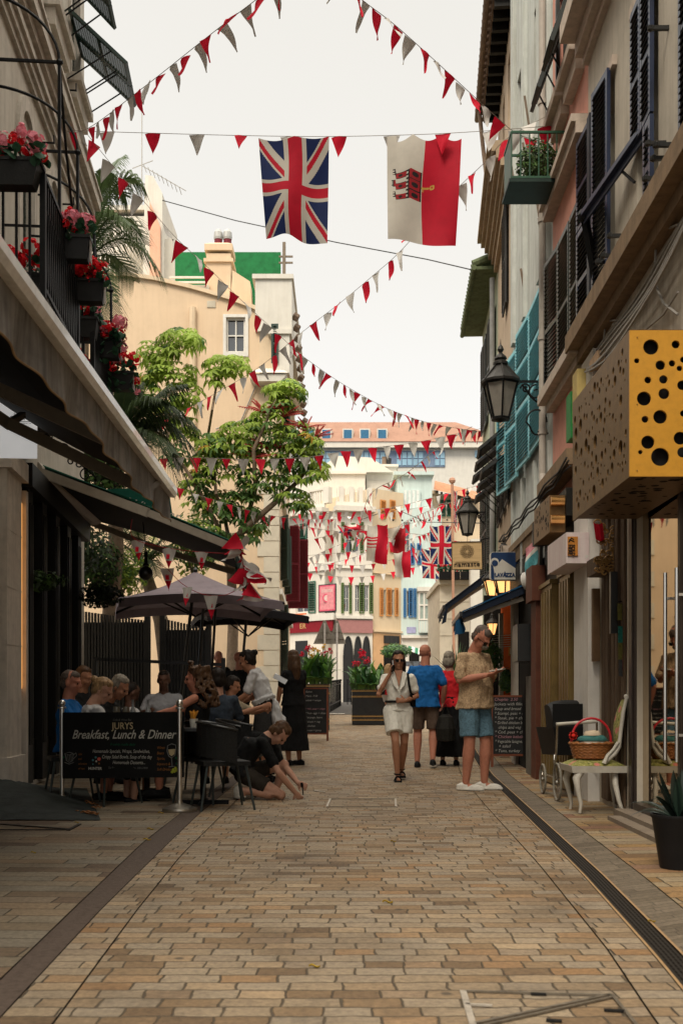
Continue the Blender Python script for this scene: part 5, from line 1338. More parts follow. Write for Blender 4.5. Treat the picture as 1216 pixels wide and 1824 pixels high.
# brown and cream house with a lean-to roof (right) and the last pale wall
CBq = thing('townhouse', (6.5, 56, .96), 'cream house with low red tiled roof behind the hanging wooden sign', 'building')
def cbw(mb):
    Y = 66.0
    mb.box(P(757, 0, Y).x, P(900, 0, Y).x, Y, Y+5, 0, CAMZ+(1250-880)*Y/F)
    mb.box(P(757, 0, Y).x, P(780, 0, Y).x, Y-.1, Y+4, CAMZ+(1250-880)*Y/F, CAMZ+(1250-874)*Y/F)
part('wall', m_peachl, CBq, cbw)
part('roof', m_terra, CBq, lambda mb: mb.hexa([P(772, 872, 65), P(850, 890, 65), P(850, 890, 70), P(772, 872, 70), P(774, 860, 66), P(850, 883, 66), P(850, 876, 70), P(774, 856, 70)]))
part('eave_beams', m_dkwood, CBq, lambda mb: [mb.bar(P(778+k*8, 876+k*2.2, 65), P(778+k*8, 876+k*2.2, 66.2), .14) for k in range(9)])
sh3 = MB(); louvre(sh3, P(784, 920, 65.9), (1, 0, 0), (0, 0, 1), .32, 1.05); sh3.build('shutter', m_gsh, CBq); sh3 = MB(); louvre(sh3, P(795, 920, 65.9), (1, 0, 0), (0, 0, 1), .5, 1.05); sh3.build('shutter', m_gsh, CBq)
CB2 = thing('stone_wall', (5.2, 36, .7), 'cream stone terrace wall with flower troughs behind the navy awnings', 'building')
Yc = 36.0
def cb2(mb):
    mb.box(P(783, 0, Yc).x, P(1000, 0, Yc).x, Yc, Yc+5, 0, P(0, 1042, Yc).z); mb.box(P(779, 0, Yc).x, P(1000, 0, Yc).x, Yc-.15, Yc+5, P(0, 1042, Yc).z, P(0, 1032, Yc).z)
    for z in (1070, 1100, 1130): mb.box(P(783, 0, Yc).x, P(900, 0, Yc).x, Yc-.02, Yc, P(0, z+2, Yc).z, P(0, z, Yc).z)
part('wall', m_quoin, CB2, cb2)
part('opening', m_void, CB2, lambda mb: mb.box(P(815, 0, Yc).x, P(845, 0, Yc).x, Yc-.03, Yc-.021, .5, P(0, 1125, Yc).z))
wp = MB(); wp.box(P(838, 0, 33).x, P(880, 0, 33).x, 33, 33.4, .4, P(0, 960, 33).z); tag(wp.build('white_wall', m_wht), 'plain white wall panel beside the end of the green house', 'wall')
for px_, lb_ in ((800, 'left flower trough with red blooms on the cream wall'), (838, 'right flower trough with red blooms on the cream wall')):
    c = P(px_, 1030, Yc-.3); t = thing('flower_trough', c, lb_, 'flower box', 'troughs on the cream wall')
    part('trough', m_black, t, lambda mb: mb.box(c.x-.35, c.x+.35, c.y-.12, c.y+.12, c.z-.05, c.z+.22))
    mb = MB(); [bloom(mb, c+V((rnd.uniform(-.35, .35), rnd.uniform(-.1, .1), .42+rnd.uniform(0, .15))), .07, 14) for _ in range(9)]; mb.build('flowers', m_ger, t)
    mb = MB(); [leafdisc(mb, c+V((rnd.uniform(-.4, .4), rnd.uniform(-.15, .15), .25+rnd.uniform(0, .2))), .06) for _ in range(90)]; mb.build('leaves', m_gerl, t)
# large hotel behind, terracotta mansard and blue glazing
HB = thing('office_block', (3, 125, .96), 'long block with terracotta mansard roof and blue ribbon glazing, farthest behind', 'building')
Yh = 110.0
HF = Fr(P(515, 0, Yh), (1, 0, 0)); HF.o.z = 0; HF.n = V((0, -1, 0))
def ff(x0, y0, x1, y1): return fh(HF, x0, y0, x1, y1)
a, b, c, d = ff(515, 800, 905, 1150)
part('wall', m_wht, HB, lambda mb: HF.box(mb, a, b, 0, d, -12, 0))
a1, b1, c1, d1 = ff(510, 790, 910, 800); part('eave', m_w1, HB, lambda mb: HF.box(mb, a1, b1, c1, d1, -12, .8))
def roofm(mb):
    z0 = HF.px(600, 790)[1]; z1 = HF.px(600, 742)[1]; xa, xb = HF.px(508, 0)[0], HF.px(912, 0)[0]; xc, xd = HF.px(548, 0)[0], HF.px(815, 0)[0]
    mb.hexa([HF.p(xa, z0, .9), HF.p(xb, z0, .9), HF.p(xb, z0, -12), HF.p(xa, z0, -12), HF.p(xc, z1, -2.2), HF.p(xd, z1, -2.2), HF.p(xd, z1, -9), HF.p(xc, z1, -9)])
part('roof', M('terracotta_roof', (.33, .19, .135), .85, var=.14, scale=1.2, bump=.3), HB, roofm)
m_bw = M('dormer_blue', (.03, .14, .26), .2, var=.2); m_glz = M('blue_glazing', (.26, .44, .56), .15, var=.25, scale=.6, spec=.8); m_glf = M('blue_grey_frame', (.18, .24, .34), .5)
for x in (581, 619, 649, 680, 551):
    w_ = MB(); q = [HF.px(x-9, 0)[0], HF.px(x+9, 0)[0]]; z0, z1 = HF.px(0, 785)[1], HF.px(0, 765)[1]
    w_.prism([HF.p(q[0], z0, .35), HF.p(q[1], z0, .35), HF.p(q[1]+.25, z0, -1.2), HF.p(q[0], z0, -1.2)], (0, 0, z1-z0), 0); w_.prism([HF.p(q[0]+.12, z0+.12, .38), HF.p(q[1]-.12, z0+.12, .38), HF.p(q[1]-.12, z1-.14, .38), HF.p(q[0]+.12, z1-.14, .38)], (0, -.05, 0), 1)
    w_.build('dormer', [m_w1, m_bw], HB)
def glz(mb):
    a, b, c, d = ff(560, 803, 792, 832); HF.box(mb, a, b, c, d, .02, .10, 1)
    n = 24
    for k in range(n):
        x = a+(b-a)*k/n; w = (b-a)/n
        if k % 7 in (0, 6): continue
        HF.box(mb, x+.08, x+w-.04, c+.15, (c+d)/2-.05, .10, .16, 0); HF.box(mb, x+.08, x+w-.04, (c+d)/2+.05, d-.2, .10, .16, 0)
    a, b, c, d = ff(845, 803, 880, 815); HF.box(mb, a, b, c, d, .02, .10, 0)
part('ribbon_window', [m_glz, m_glf], HB, glz)
# ================================================================== street level at the far end
m_sgn = M('sign_back_grey', (.22, .20, .17), .6, .3, var=.2)
for px_, Ys, s_, lb_ in ((578, 44.0, 28, 'larger grey triangular road sign seen from behind'), (600, 45.5, 22, 'smaller grey triangular road sign seen from behind, at the right of the pair')):
    t = thing('road_sign', (P(px_, 0, Ys).x, Ys, .9), lb_, 'road sign', 'road signs seen from behind')
    part('post', M('sign_post_white', (.5, .46, .42), .5), t, lambda mb: mb.tube([(P(px_, 0, Ys).x, Ys, .85), P(px_, 1110, Ys)], .04, 8))
    part('plate', m_sgn, t, lambda mb: (mb.prism([P(px_-s_*.72, 1147, Ys+.06), P(px_+s_*.72, 1147, Ys+.06), P(px_+2, 1105, Ys+.06), P(px_-2, 1105, Ys+.06)], (0, .02, 0)), mb.bar(P(px_-12, 1137, Ys+.04), P(px_+12, 1137, Ys+.04), .05), mb.bar(P(px_-7, 1125, Ys+.04), P(px_+7, 1125, Ys+.04), .05)))
m_cyel = M('canna_yellow', (.75, .42, .02), .6, var=.2, trans=.2); m_cred = M('canna_red', (.62, .02, .05), .6, var=.2, trans=.2); m_cleaf = M('canna_leaf', (.10, .22, .04), .45, var=.35, scale=6, trans=.3); m_cleaf2 = M('canna_leaf_dark', (.035, .10, .03), .45, var=.3, trans=.2)
# round clipped bush, green white awning, parked car
bb = shrub('clipped_bush', P(705, 1160, 50), .75, .7, .38, 2600, [m_cleaf2, m_cleaf2, m_cleaf], 'dome shaped clipped green bush before the apricot house', 'bush', ls=.06)
mb = MB(); a = P(728, 1152, 56); b = P(775, 1175, 52)
for k in range(7):
    q = k/7; mb.hexa([P(726+6*k, 1158+2.5*k, 52), P(732+6*k, 1160.5+2.5*k, 52), P(733+6*k, 1153+1.5*k, 56), P(727+6*k, 1151+1.5*k, 56), P(726+6*k, 1157+2.5*k, 52), P(732+6*k, 1159.5+2.5*k, 52), P(733+6*k, 1152+1.5*k, 56), P(727+6*k, 1150+1.5*k, 56)], k % 2)
tag(mb.build('stall_canopy', [M('green_stripe', (.02, .16, .08), .7), m_white]), 'green and white striped canopy beyond the clipped bush', 'canopy')
CARm = M('silver_car_paint', (.30, .30, .28), .3, .5, coat=.5)
car = thing('parked_car', P(716, 1240, 46), 'silver car parked at the end of the street behind the walkers', 'car')
def carb(mb):
    Yc_ = 46; X0 = P(678, 0, Yc_).x; prof = [(0, .35), (.1, .75), (.55, .95), (1.1, 1.0), (1.6, 1.42), (2.5, 1.5), (3.2, 1.4), (3.7, 1.0), (4.1, .92), (4.2, .4)]
    rows = []
    for x, h in prof: rows.append([V((X0+x*.62, Yc_+dy, .96+zz)) for dy, zz in ((0, .3), (-.02, h*.7), (.12, h), (1.5, h), (1.64, h*.7), (1.62, .3))])
    mb.grid(rows)
part('body', CARm, car, carb, smooth=True)
part('side_window', m_glass, car, lambda mb: mb.prism([P(716, 1187, 45.97), P(760, 1187, 45.97), P(750, 1178, 46.03), P(722, 1178, 46.03)], (0, -.01, 0)))
for x in (695, 760): part('wheel', m_cable, car, lambda mb: mb.lathe(P(x, 1238, 45.96), [(.001, 0), (.3, 0), (.31, .05), (.31, .2)], 16, axis='y'))
# black street railing
for i in range(2):
    t = thing('street_railing', (0.0 if i else -.35, 36, .6), 'black iron street railing with finials receding between the planters' if i == 0 else 'short black railing with bollards beyond the right planter', 'railing')
    mb = MB(); n = 26 if i == 0 else 7
    for k in range(n):
        if i == 0: Y = 26+k*.62; x = interp([(26, -.62), (33, -.50), (42, .0)], Y)
        else: Y = 43+k*.2; x = .25+k*.16
        z = G(Y); mb.bar((x, Y, z), (x, Y, z+1.0), .035); mb.ball((x, Y, z+1.04), .045, 6)
        if k:
            for h in (.25, .9): mb.bar((x0_, Y0_, G(Y0_)+h), (x, Y, z+h), .035)
        x0_, Y0_ = x, Y
    mb.build('bars', m_black, t)
# canna planters
m_gold = M('gold_band', (.50, .30, .10), .35, .7, var=.15)
def blade(mb, base, d, L, w, m=0, curl=.5, up0=1.0):
    d = V(d).normalized(); pts = []; p = V(base); ang = 0; n = 6
    s_ = V((-d.y, d.x, 0)).normalized(); rows = []
    for i in range(n+1):
        t = i/n; a = up0*(1.35-curl*2.2*t); rows.append([p-s_*w*math.sin(PI*(t*.9+.08))*.5, p+V((0, 0, -.01)), p+s_*w*math.sin(PI*(t*.9+.08))*.5])
        p = p+(d*math.cos(a)+V((0, 0, 1))*math.sin(a))*L/n
    mb.grid(rows, m=m)
def planter(x0, x1, zb, zt, Y, label, gl=True, mixy=.6, fl=()):
    c = V(((x0+x1)/2, Y, zb)); t = thing('canna_planter', c, label, 'planter', 'black canna planters'); D = (x1-x0)
    part('box', m_blackp, t, lambda mb: mb.box(x0, x1, Y, Y+D, zb+.02, zt))
    def bands(mb):
        h = zt-zb
        for f in (.13, .23, .78, .94): mb.box(x0-.012, x1+.012, Y-.014, Y+D+.01, zb+h*f, zb+h*f+.022); mb.box(x0-.012, x1+.012, Y-.014, Y+D+.01, zb+h*f+.032, zb+h*f+.040)
    part('gold_bands', m_gold, t, bands)
    mb = MB()
    for _ in range(150):
        b = (rnd.uniform(x0, x1), Y+rnd.uniform(-.02, D), zt+rnd.uniform(-.05, .38)); a = rnd.random()*2*PI
        blade(mb, b, (math.cos(a), math.sin(a), 0), rnd.uniform(.30, .55), rnd.uniform(.09, .15), rnd.random() < .45, rnd.uniform(.2, .8))
    for _ in range(30):
        b = (rnd.uniform(x0, x1), Y-.02, zt); blade(mb, b, (rnd.uniform(-1, 1), -1, 0), rnd.uniform(.3, .42), .12, rnd.random() < .5, .9, .8)
    mb.build('leaves', [m_cleaf, m_cleaf2], t)
    mb = MB(); st = MB()
    for (px_, py_, yel, r) in fl:
        q = P(px_, py_, Y+rnd.uniform(0, .3))
        for k in range(3): bloom(mb, q+V((rnd.uniform(-.05, .05), 0, rnd.uniform(-.06, .06))), r, 14, 0 if yel else 1)
        st.tube([(q.x, q.y, zt-.1), q], .010, 5)
    mb.build('flowers', [m_cyel, m_cred], t); st.build('stems', m_cleaf2, t)
Yq = 24.5
planter(P(541, 0, Yq).x, P(586, 0, Yq).x, G(Yq), P(0, 1218, Yq).z, Yq, 'left black planter of yellow and red cannas behind the menu board', fl=((545, 1158, 0, .07), (556, 1168, 1, .06), (563, 1175, 1, .06), (578, 1165, 0, .06), (590, 1158, 0, .05), (567, 1163, 1, .05), (537, 1165, 0, .06), (551, 1150, 0, .05), (575, 1150, 1, .05), (565, 1190, 1, .045), (530, 1170, 0, .05), (560, 1157, 1, .05)))
Yq = 27.0
planter(P(627, 0, Yq).x, P(692, 0, Yq).x, G(Yq), P(0, 1228, Yq).z, Yq, 'right black planter of red cannas behind the woman on the phone', fl=((644, 1165, 0, .10), (653, 1176, 0, .07), (633, 1181, 0, .06), (636, 1183, 0, .05)))
# yucca by the cream wall, small trees at right shop
def spiky(name, base, n, L, w, label, mats, spread=1.0, pot=None):
    t = thing(name, base, label, 'plant'); mb = MB()
    for _ in range(n):
        a = rnd.random()*2*PI; el = rnd.uniform(.1, 1.3)*spread; d = V((math.cos(a)*math.sin(el), math.sin(a)*math.sin(el), math.cos(el)))
        p = V(base); LL = L*rnd.uniform(.7, 1.1); s_ = d.cross(V((0, 0, 1))); s_ = s_.normalized() if s_.length > .01 else V((1, 0, 0)); rows = []
        for i in range(6):
            u = i/5; q = p+d*LL*u-V((0, 0, LL*.25*u*u*math.sin(el))); ww = w*(1-u)**.7*.5+.001; up = s_.cross(d)*ww*.5
            rows.append([q-s_*ww+up, q, q+s_*ww+up])
        mb.grid(rows, m=rnd.randrange(len(mats)))
    mb.build('leaves', mats, t)
    if pot: pot(t)
    return t
Y_ = 30.0
spiky('yucca', P(812, 1215, Y_), 70, 1.15, .09, 'spiky dark green yucca beside the cream wall behind the man', [m_cleaf2, m_palm], 1.0)
spiky('yucca', P(775, 1235, Y_+2), 50, 1.0, .09, 'second spiky yucca at the left of the larger one', [m_cleaf2, m_palm], 1.0)
# ================================================================== bunting
m_pr = M('pennant_red', (0.60, 0.012, 0.035), 0.7, var=.12, trans=.22)
m_pw = M('pennant_white', (0.56, 0.54, 0.50), 0.75, var=.08, trans=.08)
m_cord = M('bunting_cord', (.30, .27, .23), .8)
def pen_mesh(w, L, shear, curl, mat, two=None, seed=0):
    r = random.Random(seed); mb = MB(); rows = []; n = 7; c2 = r.uniform(-1, 1)*curl; tw = r.uniform(-.5, .5)*curl*3; ph = r.random()*6
    for i in range(n+1):
        t = i/n; hw = w/2*(1-t)+.001; row = []
        for k in range(5):
            x = hw*(k/2-1); yy = curl*L*.5*math.sin(t*2.2)+c2*L*.4*(t*t)+tw*x*t+ (k-2)**2*.004*curl*6*(1-t)+.012*math.sin(ph+t*5+k)
            row.append((x+shear*L*t+c2*.1*L*t*t, yy, -L*t*(1-.1*abs(curl))))
        rows.append(row)
    mb.grid(rows)
    if two:
        mb.mi = [0 if f[0]//5 < 4 else 1 for f in mb.f]
        for (a, b, c, d) in ((-.022, .022, .10, .15), (-.022, -.012, .085, .10), (-.005, .005, .08, .10), (.012, .022, .085, .10)):
            for o_ in (-.006, .006): mb.face([(a, o_+.02*curl, -c), (b, o_+.02*curl, -c), (b, o_+.02*curl, -d), (a, o_+.02*curl, -d)], 1)
    me = bpy.data.meshes.new('pennant'); me.from_pydata(mb.v, [], mb.f)
    for m_ in (two or [mat]): me.materials.append(m_)
    if two: me.polygons.foreach_set('material_index', mb.mi)
    me.polygons.foreach_set('use_smooth', [True]*len(me.polygons)); me.update(); return me
nvar = [0]
def bunting(pts, label, w=.225, L=.31, gap=.30, wind=.35, curl=.45, first=0, sag=0, two=False, cord=None, grp='bunting lines across the street', off=.12, swing=.38, mats=None, rcord=.004):
    """pts: (px, py, Y) along the string. Pennants alternate red and white, each an object of its own"""
    mats = mats or (m_pr, m_pw)
    P3 = [P(*p) for p in pts]; 
    # catmull resample
    fine = []
    for i in range(len(P3)-1):
        p0 = P3[max(i-1, 0)]; p1 = P3[i]; p2 = P3[i+1]; p3 = P3[min(i+2, len(P3)-1)]
        for k in range(12):
            t = k/12; fine.append(.5*((2*p1)+(p2-p0)*t+(2*p0-5*p1+4*p2-p3)*t*t+(3*p1-p0-3*p2+p3)*t**3))
    fine.append(P3[-1]); ds = [0]
    for a, b in zip(fine, fine[1:]): ds.append(ds[-1]+(b-a).length)
    tot = ds[-1]; org = fine[len(fine)//2]
    t = thing('bunting_line', org, label, 'bunting', grp)
    mb = MB(); mb.tube(fine, rcord, 5); mb.build('cord', cord or m_cord, t)
    nvar[0] += 1; var = []
    for c in (0, 1):
        var.append([pen_mesh(w, L, 0, curl*random.Random(nvar[0]*17+k).uniform(-.6, 1), mats[c], (m_pw, m_pr) if two else None, nvar[0]*31+k+c*7) for k in range(5)])
    s_ = off; i = 0; r = random.Random(nvar[0])
    while s_ < tot-.05 and i < 100:
        k = max(j for j in range(len(ds)) if ds[j] <= s_); k = min(k, len(fine)-2)
        f = (s_-ds[k])/(ds[k+1]-ds[k]+1e-9); p = fine[k].lerp(fine[k+1], f); d = (fine[k+1]-fine[k]).normalized()
        if d.x < 0: d = -d
        dn = V((0, 0, -1)); perp = (dn-d*dn.dot(d)).normalized(); a = (perp*(1-wind)+dn*wind).normalized()
        # swing about the cord
        a.rotate(Matrix.Rotation(r.gauss(0, swing), 3, d))
        z = -a; x = (d-z*d.dot(z)).normalized(); y = z.cross(x)
        o = bpy.data.objects.new('pennant', var[(i+first) % 2][r.randrange(5)]); col.objects.link(o)
        mw = Matrix((x, y, z)).transposed(); o.rotation_euler = mw.to_euler(); o.location = p-org; o.parent = t
        sc_ = r.uniform(.9, 1.1)*(.75 if r.random() < .08 else 1); o.scale = (sc_*r.uniform(.85, 1.05), 1, sc_)
        i += 1; s_ += gap*r.uniform(.88, 1.12)
    return t
bunting([(100, 228, 14), (150, 232, 13.6), (250, 160, 12.2), (345, 85, 11.3), (405, 38, 10.8), (470, -12, 10.2), (560, -90, 9.3)], 'bunting line rising from the left corner to the top of the photo', gap=.245, w=.2, L=.27, wind=.25, off=.35)
bunting([(600, -40, 10.2), (645, 0, 10.6), (700, 42, 11.2), (760, 95, 11.7), (820, 150, 12.2), (880, 205, 12.6), (925, 240, 12.8), (1000, 262, 13.0)], 'bunting line falling from the top centre to the house on the right', gap=.235, w=.19, L=.26, wind=.3, off=.1, first=1)
CL = bunting([(100, 228, 14), (150, 233, 13.9), (300, 238, 13.7), (460, 242, 13.5), (600, 243, 13.4), (760, 239, 13.2), (880, 232, 12.9), (1005, 222, 12.5)], 'nearly level bunting line that carries the two big flags', gap=.62, wind=.5, off=.75, first=1, swing=.2, curl=.25, L=.27, w=.22)
bunting([(150, 232, 13.8), (205, 300, 14.0), (262, 365, 14.4), (315, 425, 14.8), (372, 478, 15.3), (430, 535, 15.8), (490, 590, 16.4), (540, 635, 17.2), (620, 690, 18.6), (700, 732, 20.4), (780, 757, 22.2), (866, 770, 23.8)], 'long bunting line sagging from the left corner down to the far right houses', gap=.28, w=.2, L=.29, wind=.55, off=.2)
bunting([(1005, 190, 12.9), (905, 245, 13.0), (862, 290, 13.5), (800, 350, 14.2), (715, 445, 15.2), (665, 490, 15.9), (605, 540, 16.6), (540, 590, 17.4), (480, 640, 18.4), (440, 668, 19.0), (385, 700, 19.8), (335, 727, 20.6), (285, 752, 21.2), (225, 765, 21.4)], 'bunting line from the green balcony down behind the flags into the umbrella tree', gap=.36, wind=.5, off=.5, first=1)
bunting([(255, 820, 20.5), (330, 815, 20.9), (440, 818, 21.3), (540, 815, 21.8), (600, 806, 22.2), (660, 798, 22.6), (740, 788, 23.1), (800, 775, 23.4), (862, 762, 23.8)], 'level bright bunting line in front of the umbrella tree', gap=.33, wind=.5, L=.32, w=.25, swing=.15, curl=.2, off=.1, first=1)
bunting([(255, 840, 20.0), (325, 872, 20.3), (400, 896, 21), (475, 917, 22.5), (545, 925, 25), (600, 925, 28)], 'lower bunting line crossing the tree trunk and the peach house corner', gap=.31, wind=.5, L=.26, w=.19, swing=.3, off=.2)
far = [([(518, 905, 34), (600, 912, 36), (690, 905, 38), (775, 885, 38), (860, 862, 36)], .42), ([(525, 935, 40), (620, 948, 42), (700, 940, 42), (790, 915, 40)], .45), ([(530, 915, 46), (640, 920, 46), (740, 905, 46), (800, 895, 46)], .45),
       ([(540, 990, 44), (600, 985, 44), (680, 975, 44), (760, 950, 42), (835, 920, 36)], .45), ([(545, 1002, 48), (600, 1006, 48), (660, 1005, 48), (740, 985, 48), (800, 960, 46)], .5), ([(548, 1020, 50), (600, 1027, 50), (660, 1026, 50), (740, 1010, 50), (810, 1000, 50)], .5),
       ([(560, 960, 38), (640, 945, 36), (700, 960, 38), (790, 1000, 40), (855, 1010, 36)], .45), ([(560, 1010, 52), (650, 985, 50), (720, 930, 44), (830, 885, 34)], .45), ([(640, 940, 35), (660, 880, 33), (720, 845, 30), (790, 790, 27), (840, 760, 25)], .55),
       ([(600, 935, 36), (690, 965, 40), (800, 1010, 46), (830, 1015, 48)], .4), ([(540, 1000, 46), (620, 965, 44), (720, 950, 42), (820, 965, 40)], .42)]
lbs = ['nearest small bunting line at the far end, across the white balustrade', 'small bunting line just under the balustrade cornice', 'tight row of small pennants along the corner pub cornice', 'small bunting line over the upper shutters of the pub', 'small bunting line between the pub storeys',
       'lowest small bunting line, above the pink poster', 'small bunting line running down to the wooden sign', 'small bunting line rising from the pub to the far lantern', 'steep bunting line with widely spaced edge-on pennants rising to the right', 'small bunting line behind the cluster of far flags', 'small bunting line crossing the olive shutters']
for (pl, gp), lb in zip(far, lbs): bunting(pl, lb, w=.25 if gp < .54 else .2, L=.40 if gp < .54 else .32, gap=gp, wind=.6, swing=.4, curl=.35, grp='small bunting lines at the end of the street', rcord=.008)
# castle pennants on a red cord under the wine bar awning
m_rcord = M('red_cord', (.30, .015, .02), .7)
bunting([(235, 925, 12.6), (240, 960, 12.7), (310, 978, 12.6), (385, 985, 12.7), (425, 985, 12.8)], 'castle pennants hanging dark under the near awning arm', two=True, w=.21, L=.27, gap=.42, off=.3, wind=1, swing=.2, cord=m_rcord, grp='castle bunting on red cord')
bunting([(284, 1005, 12.9), (300, 1015, 12.9), (325, 1040, 12.8), (360, 1058, 12.7), (400, 1060, 12.7), (432, 1045, 12.8)], 'castle pennants on a drooping red cord before the grey parasol', two=True, w=.20, L=.30, gap=.37, off=.1, wind=1, swing=.25, cord=m_rcord, grp='castle bunting on red cord')
bunting([(428, 962, 12.7), (432, 1000, 12.75), (440, 1035, 12.7), (434, 1070, 12.75)], 'tangled red and white pennants bunched at the awning corner', w=.22, L=.26, gap=.05, off=.0, wind=.3, swing=1.6, curl=1.4, grp=None, cord=m_rcord)

# ================================================================== flags
m_fr = M('flag_red', (0.42, 0.006, 0.022), 0.7, var=.10, trans=.10); m_fb = M('flag_blue', (0.006, 0.016, 0.075), 0.7, var=.12, trans=.10); m_fw = M('flag_white', (0.47, 0.44, 0.38), 0.7, var=.07, trans=.05)
m_fk = M('flag_black', (0.012, 0.01, 0.01), 0.7); m_fg = M('flag_gold', (.45, .28, .06), .7); m_fd = M('castle_red', (.26, .01, .015), .7)
FM = [m_fw, m_fr, m_fb, m_fk, m_fg, m_fd]
def union(u, v):   # u across the short side 0..1, v down the long side 0..1 -> material index
    y = (u-.5)*30; x = (v-.5)*60
    if abs(y) < 3 or abs(x) < 3: return 1
    if abs(y) < 5 or abs(x) < 5: return 0
    # diagonals of the 2:1 flag
    s1 = (x-2*y)/math.sqrt(5); s2 = (x+2*y)/math.sqrt(5)
    if abs(s1) < 3 and x*y > 0:
        q = s1 if x > 0 else -s1
        return 1 if -2.1 < q < 0 else 0
    if abs(s2) < 3 and x*y < 0:
        q = s2 if x > 0 else -s2
        return 1 if 0 < q < 2.1 else 0
    return 2
def gib(u, v):
    if .055 < u < .49 and .30 < v < .60:
        for c_, (a, b) in (( .365, (.315, .415)), (.445, (.42, .475)), (.53, (.485, .58))):
            pass
        if u > .27:   # main block with battlement on its left edge
            if .315 < v < .585:
                if u < .30 and int((v-.315)/.018) % 2: return 0
                if u < .315 or u > .475 or abs(v-.40) < .004 or abs(v-.50) < .004: return 3
                for c in (.355, .45, .545):
                    if ((u-.40)/.05)**2+((v-c)/.022)**2 < 1: return 3
                return 5
        else:
            for c, L0, hw in ((.345, .085, .028), (.45, .06, .034), (.555, .085, .028)):
                if abs(v-c) < hw and u > L0:
                    if u < L0+.025 and int((v-c+hw)/.011) % 2: return 0
                    if abs(abs(v-c)-hw) < .005 or u < L0+.04: return 3
                    if ((u-.19)/.03)**2+((v-c)/.014)**2 < 1: return 3
                    return 5
    if .485 < u < .60 and abs(v-.455) < .007: return 4
    if .485 < u < .53 and abs(v-.47) < .02 and int(u*90) % 2: return 4
    if .60 < u < .68 and .008 < math.hypot((u-.64)*.62, v-.455) < .022: return 4
    return 0 if u < .50 else 1
def flag(corners, fn, nu, nv, label, sagt, swb, amp=.05, ph=0, name='hanging_flag', group=None, flip=False):
    """corners: TL, TR, BR, BL as (px, py, Y)"""
    tl, tr, br, bl = [P(*c) for c in corners]; mb = MB(); rows = []
    for j in range(nv+1):
        v = j/nv; row = []
        for i in range(nu+1):
            u = i/nu; p = tl.lerp(tr, u).lerp(bl.lerp(br, u), v)
            p.z -= sagt(u)*(1-v); p.z += swb(u)*v
            p.y += amp*(math.sin(u*7+v*2.5+ph)*(.4+.6*v)+.5*math.sin(u*3-v*6+ph*2)); p.x += amp*.35*math.sin(v*5+ph)*math.sin(u*PI)
            row.append(p)
        rows.append(row)
    mb.grid(rows); k = 0
    for j in range(nv):
        for i in range(nu): mb.mi[k] = fn((i+.5)/nu, (j+.5)/nv); k += 1
    o = mb.build(name, FM, None, smooth=True); return tag(o, label, 'flag', group)
def sc2(u): return .05*abs(math.sin(u*2*PI))
flag([(460, 243, 13.45), (586, 243, 13.4), (583, 437, 13.5), (474, 425, 13.4)], union, 110, 168, 'large red white and blue union flag hanging from the level bunting line', lambda u: .04*abs(math.sin(u*PI*2.0)), lambda u: .085*math.exp(-((u-.36)/.2)**2), ph=.7)
flag([(689, 244, 13.3), (822, 236, 13.2), (811, 438, 13.3), (690, 430, 13.25)], gib, 110, 168, 'white and red flag with red castle and gold key, right of the union flag', lambda u: .085*abs(math.sin(u*PI*2.6+.4))*(u > .12), lambda u: .02*math.sin(u*6), ph=2.2, amp=.045)
gf = 'flags clustered at the end of the street'
flag([(765, 935, 34), (806, 935, 34), (805, 1005, 34), (767, 1005, 34)], union, 36, 56, 'brightest far union flag beside the wooden sign', sc2, lambda u: 0, ph=.3, group=gf)
flag([(750, 975, 38), (791, 985, 38), (788, 1032, 38), (752, 1030, 38)], union, 32, 48, 'lower far union flag half hidden behind the brightest one', sc2, lambda u: 0, ph=1.3, group=gf)
flag([(654, 934, 36), (690, 934, 36), (689, 1006, 36), (652, 998, 36)], lambda u, v: 1 if u > .45 else (1 if (.3 < v < .62 and u > .0 and int(v*22) % 2) else 0), 24, 40, 'far white and red castle flag nearest the olive shutters', sc2, lambda u: 0, ph=.3, group=gf, amp=.12)
flag([(690, 940, 38), (722, 938, 38), (720, 990, 38), (694, 985, 38)], lambda u, v: 5 if (u+v*.4) > .6 else (1 if v > .55 else 0), 24, 40, 'crumpled dark red far flag in the middle of the cluster', sc2, lambda u: 0, ph=1.9, group=gf, amp=.2)
flag([(701, 985, 36), (731, 978, 36), (731, 1029, 36), (704, 1028, 36)], lambda u, v: 1 if u > .48 else 0, 24, 40, 'low far flag half white and half red, right of the castle flag', sc2, lambda u: 0, ph=2.6, group=gf, amp=.1)
flag([(618, 930, 40), (650, 935, 40), (645, 958, 40), (602, 948, 40)], lambda u, v: 1 if abs(u-.62) < .12 or abs(v-.45) < .14 else (2 if u < .5 and v > .5 else 0), 24, 30, 'windblown far flag with a red cross over the olive shutters', sc2, lambda u: 0, ph=.1, group=gf, amp=.2)
flag([(775, 1030, 40), (790, 1030, 40), (788, 1052, 40), (777, 1050, 40)], union, 16, 24, 'small union flag below the far cluster', sc2, lambda u: 0, ph=.5, group=gf)
mb = MB(); mb.tube([P(806, 1000, 33), P(805, 862, 33)], .045, 8); mb.ball(P(805, 856, 33), .11, 8); mb.tube([P(809, 1250, 33), P(806, 1000, 33)], .045, 8)
tag(mb.build('flagpole', M('pinkish_pole', (.45, .25, .17), .6)), 'thin pinkish flagpole with a ball finial left of the far lantern', 'flagpole')
flag([(806, 870, 33), (813, 880, 33), (813, 940, 33), (807, 930, 33)], union, 16, 40, 'furled union flag on the thin pole', lambda u: 0, lambda u: 0, ph=.5, amp=.03)
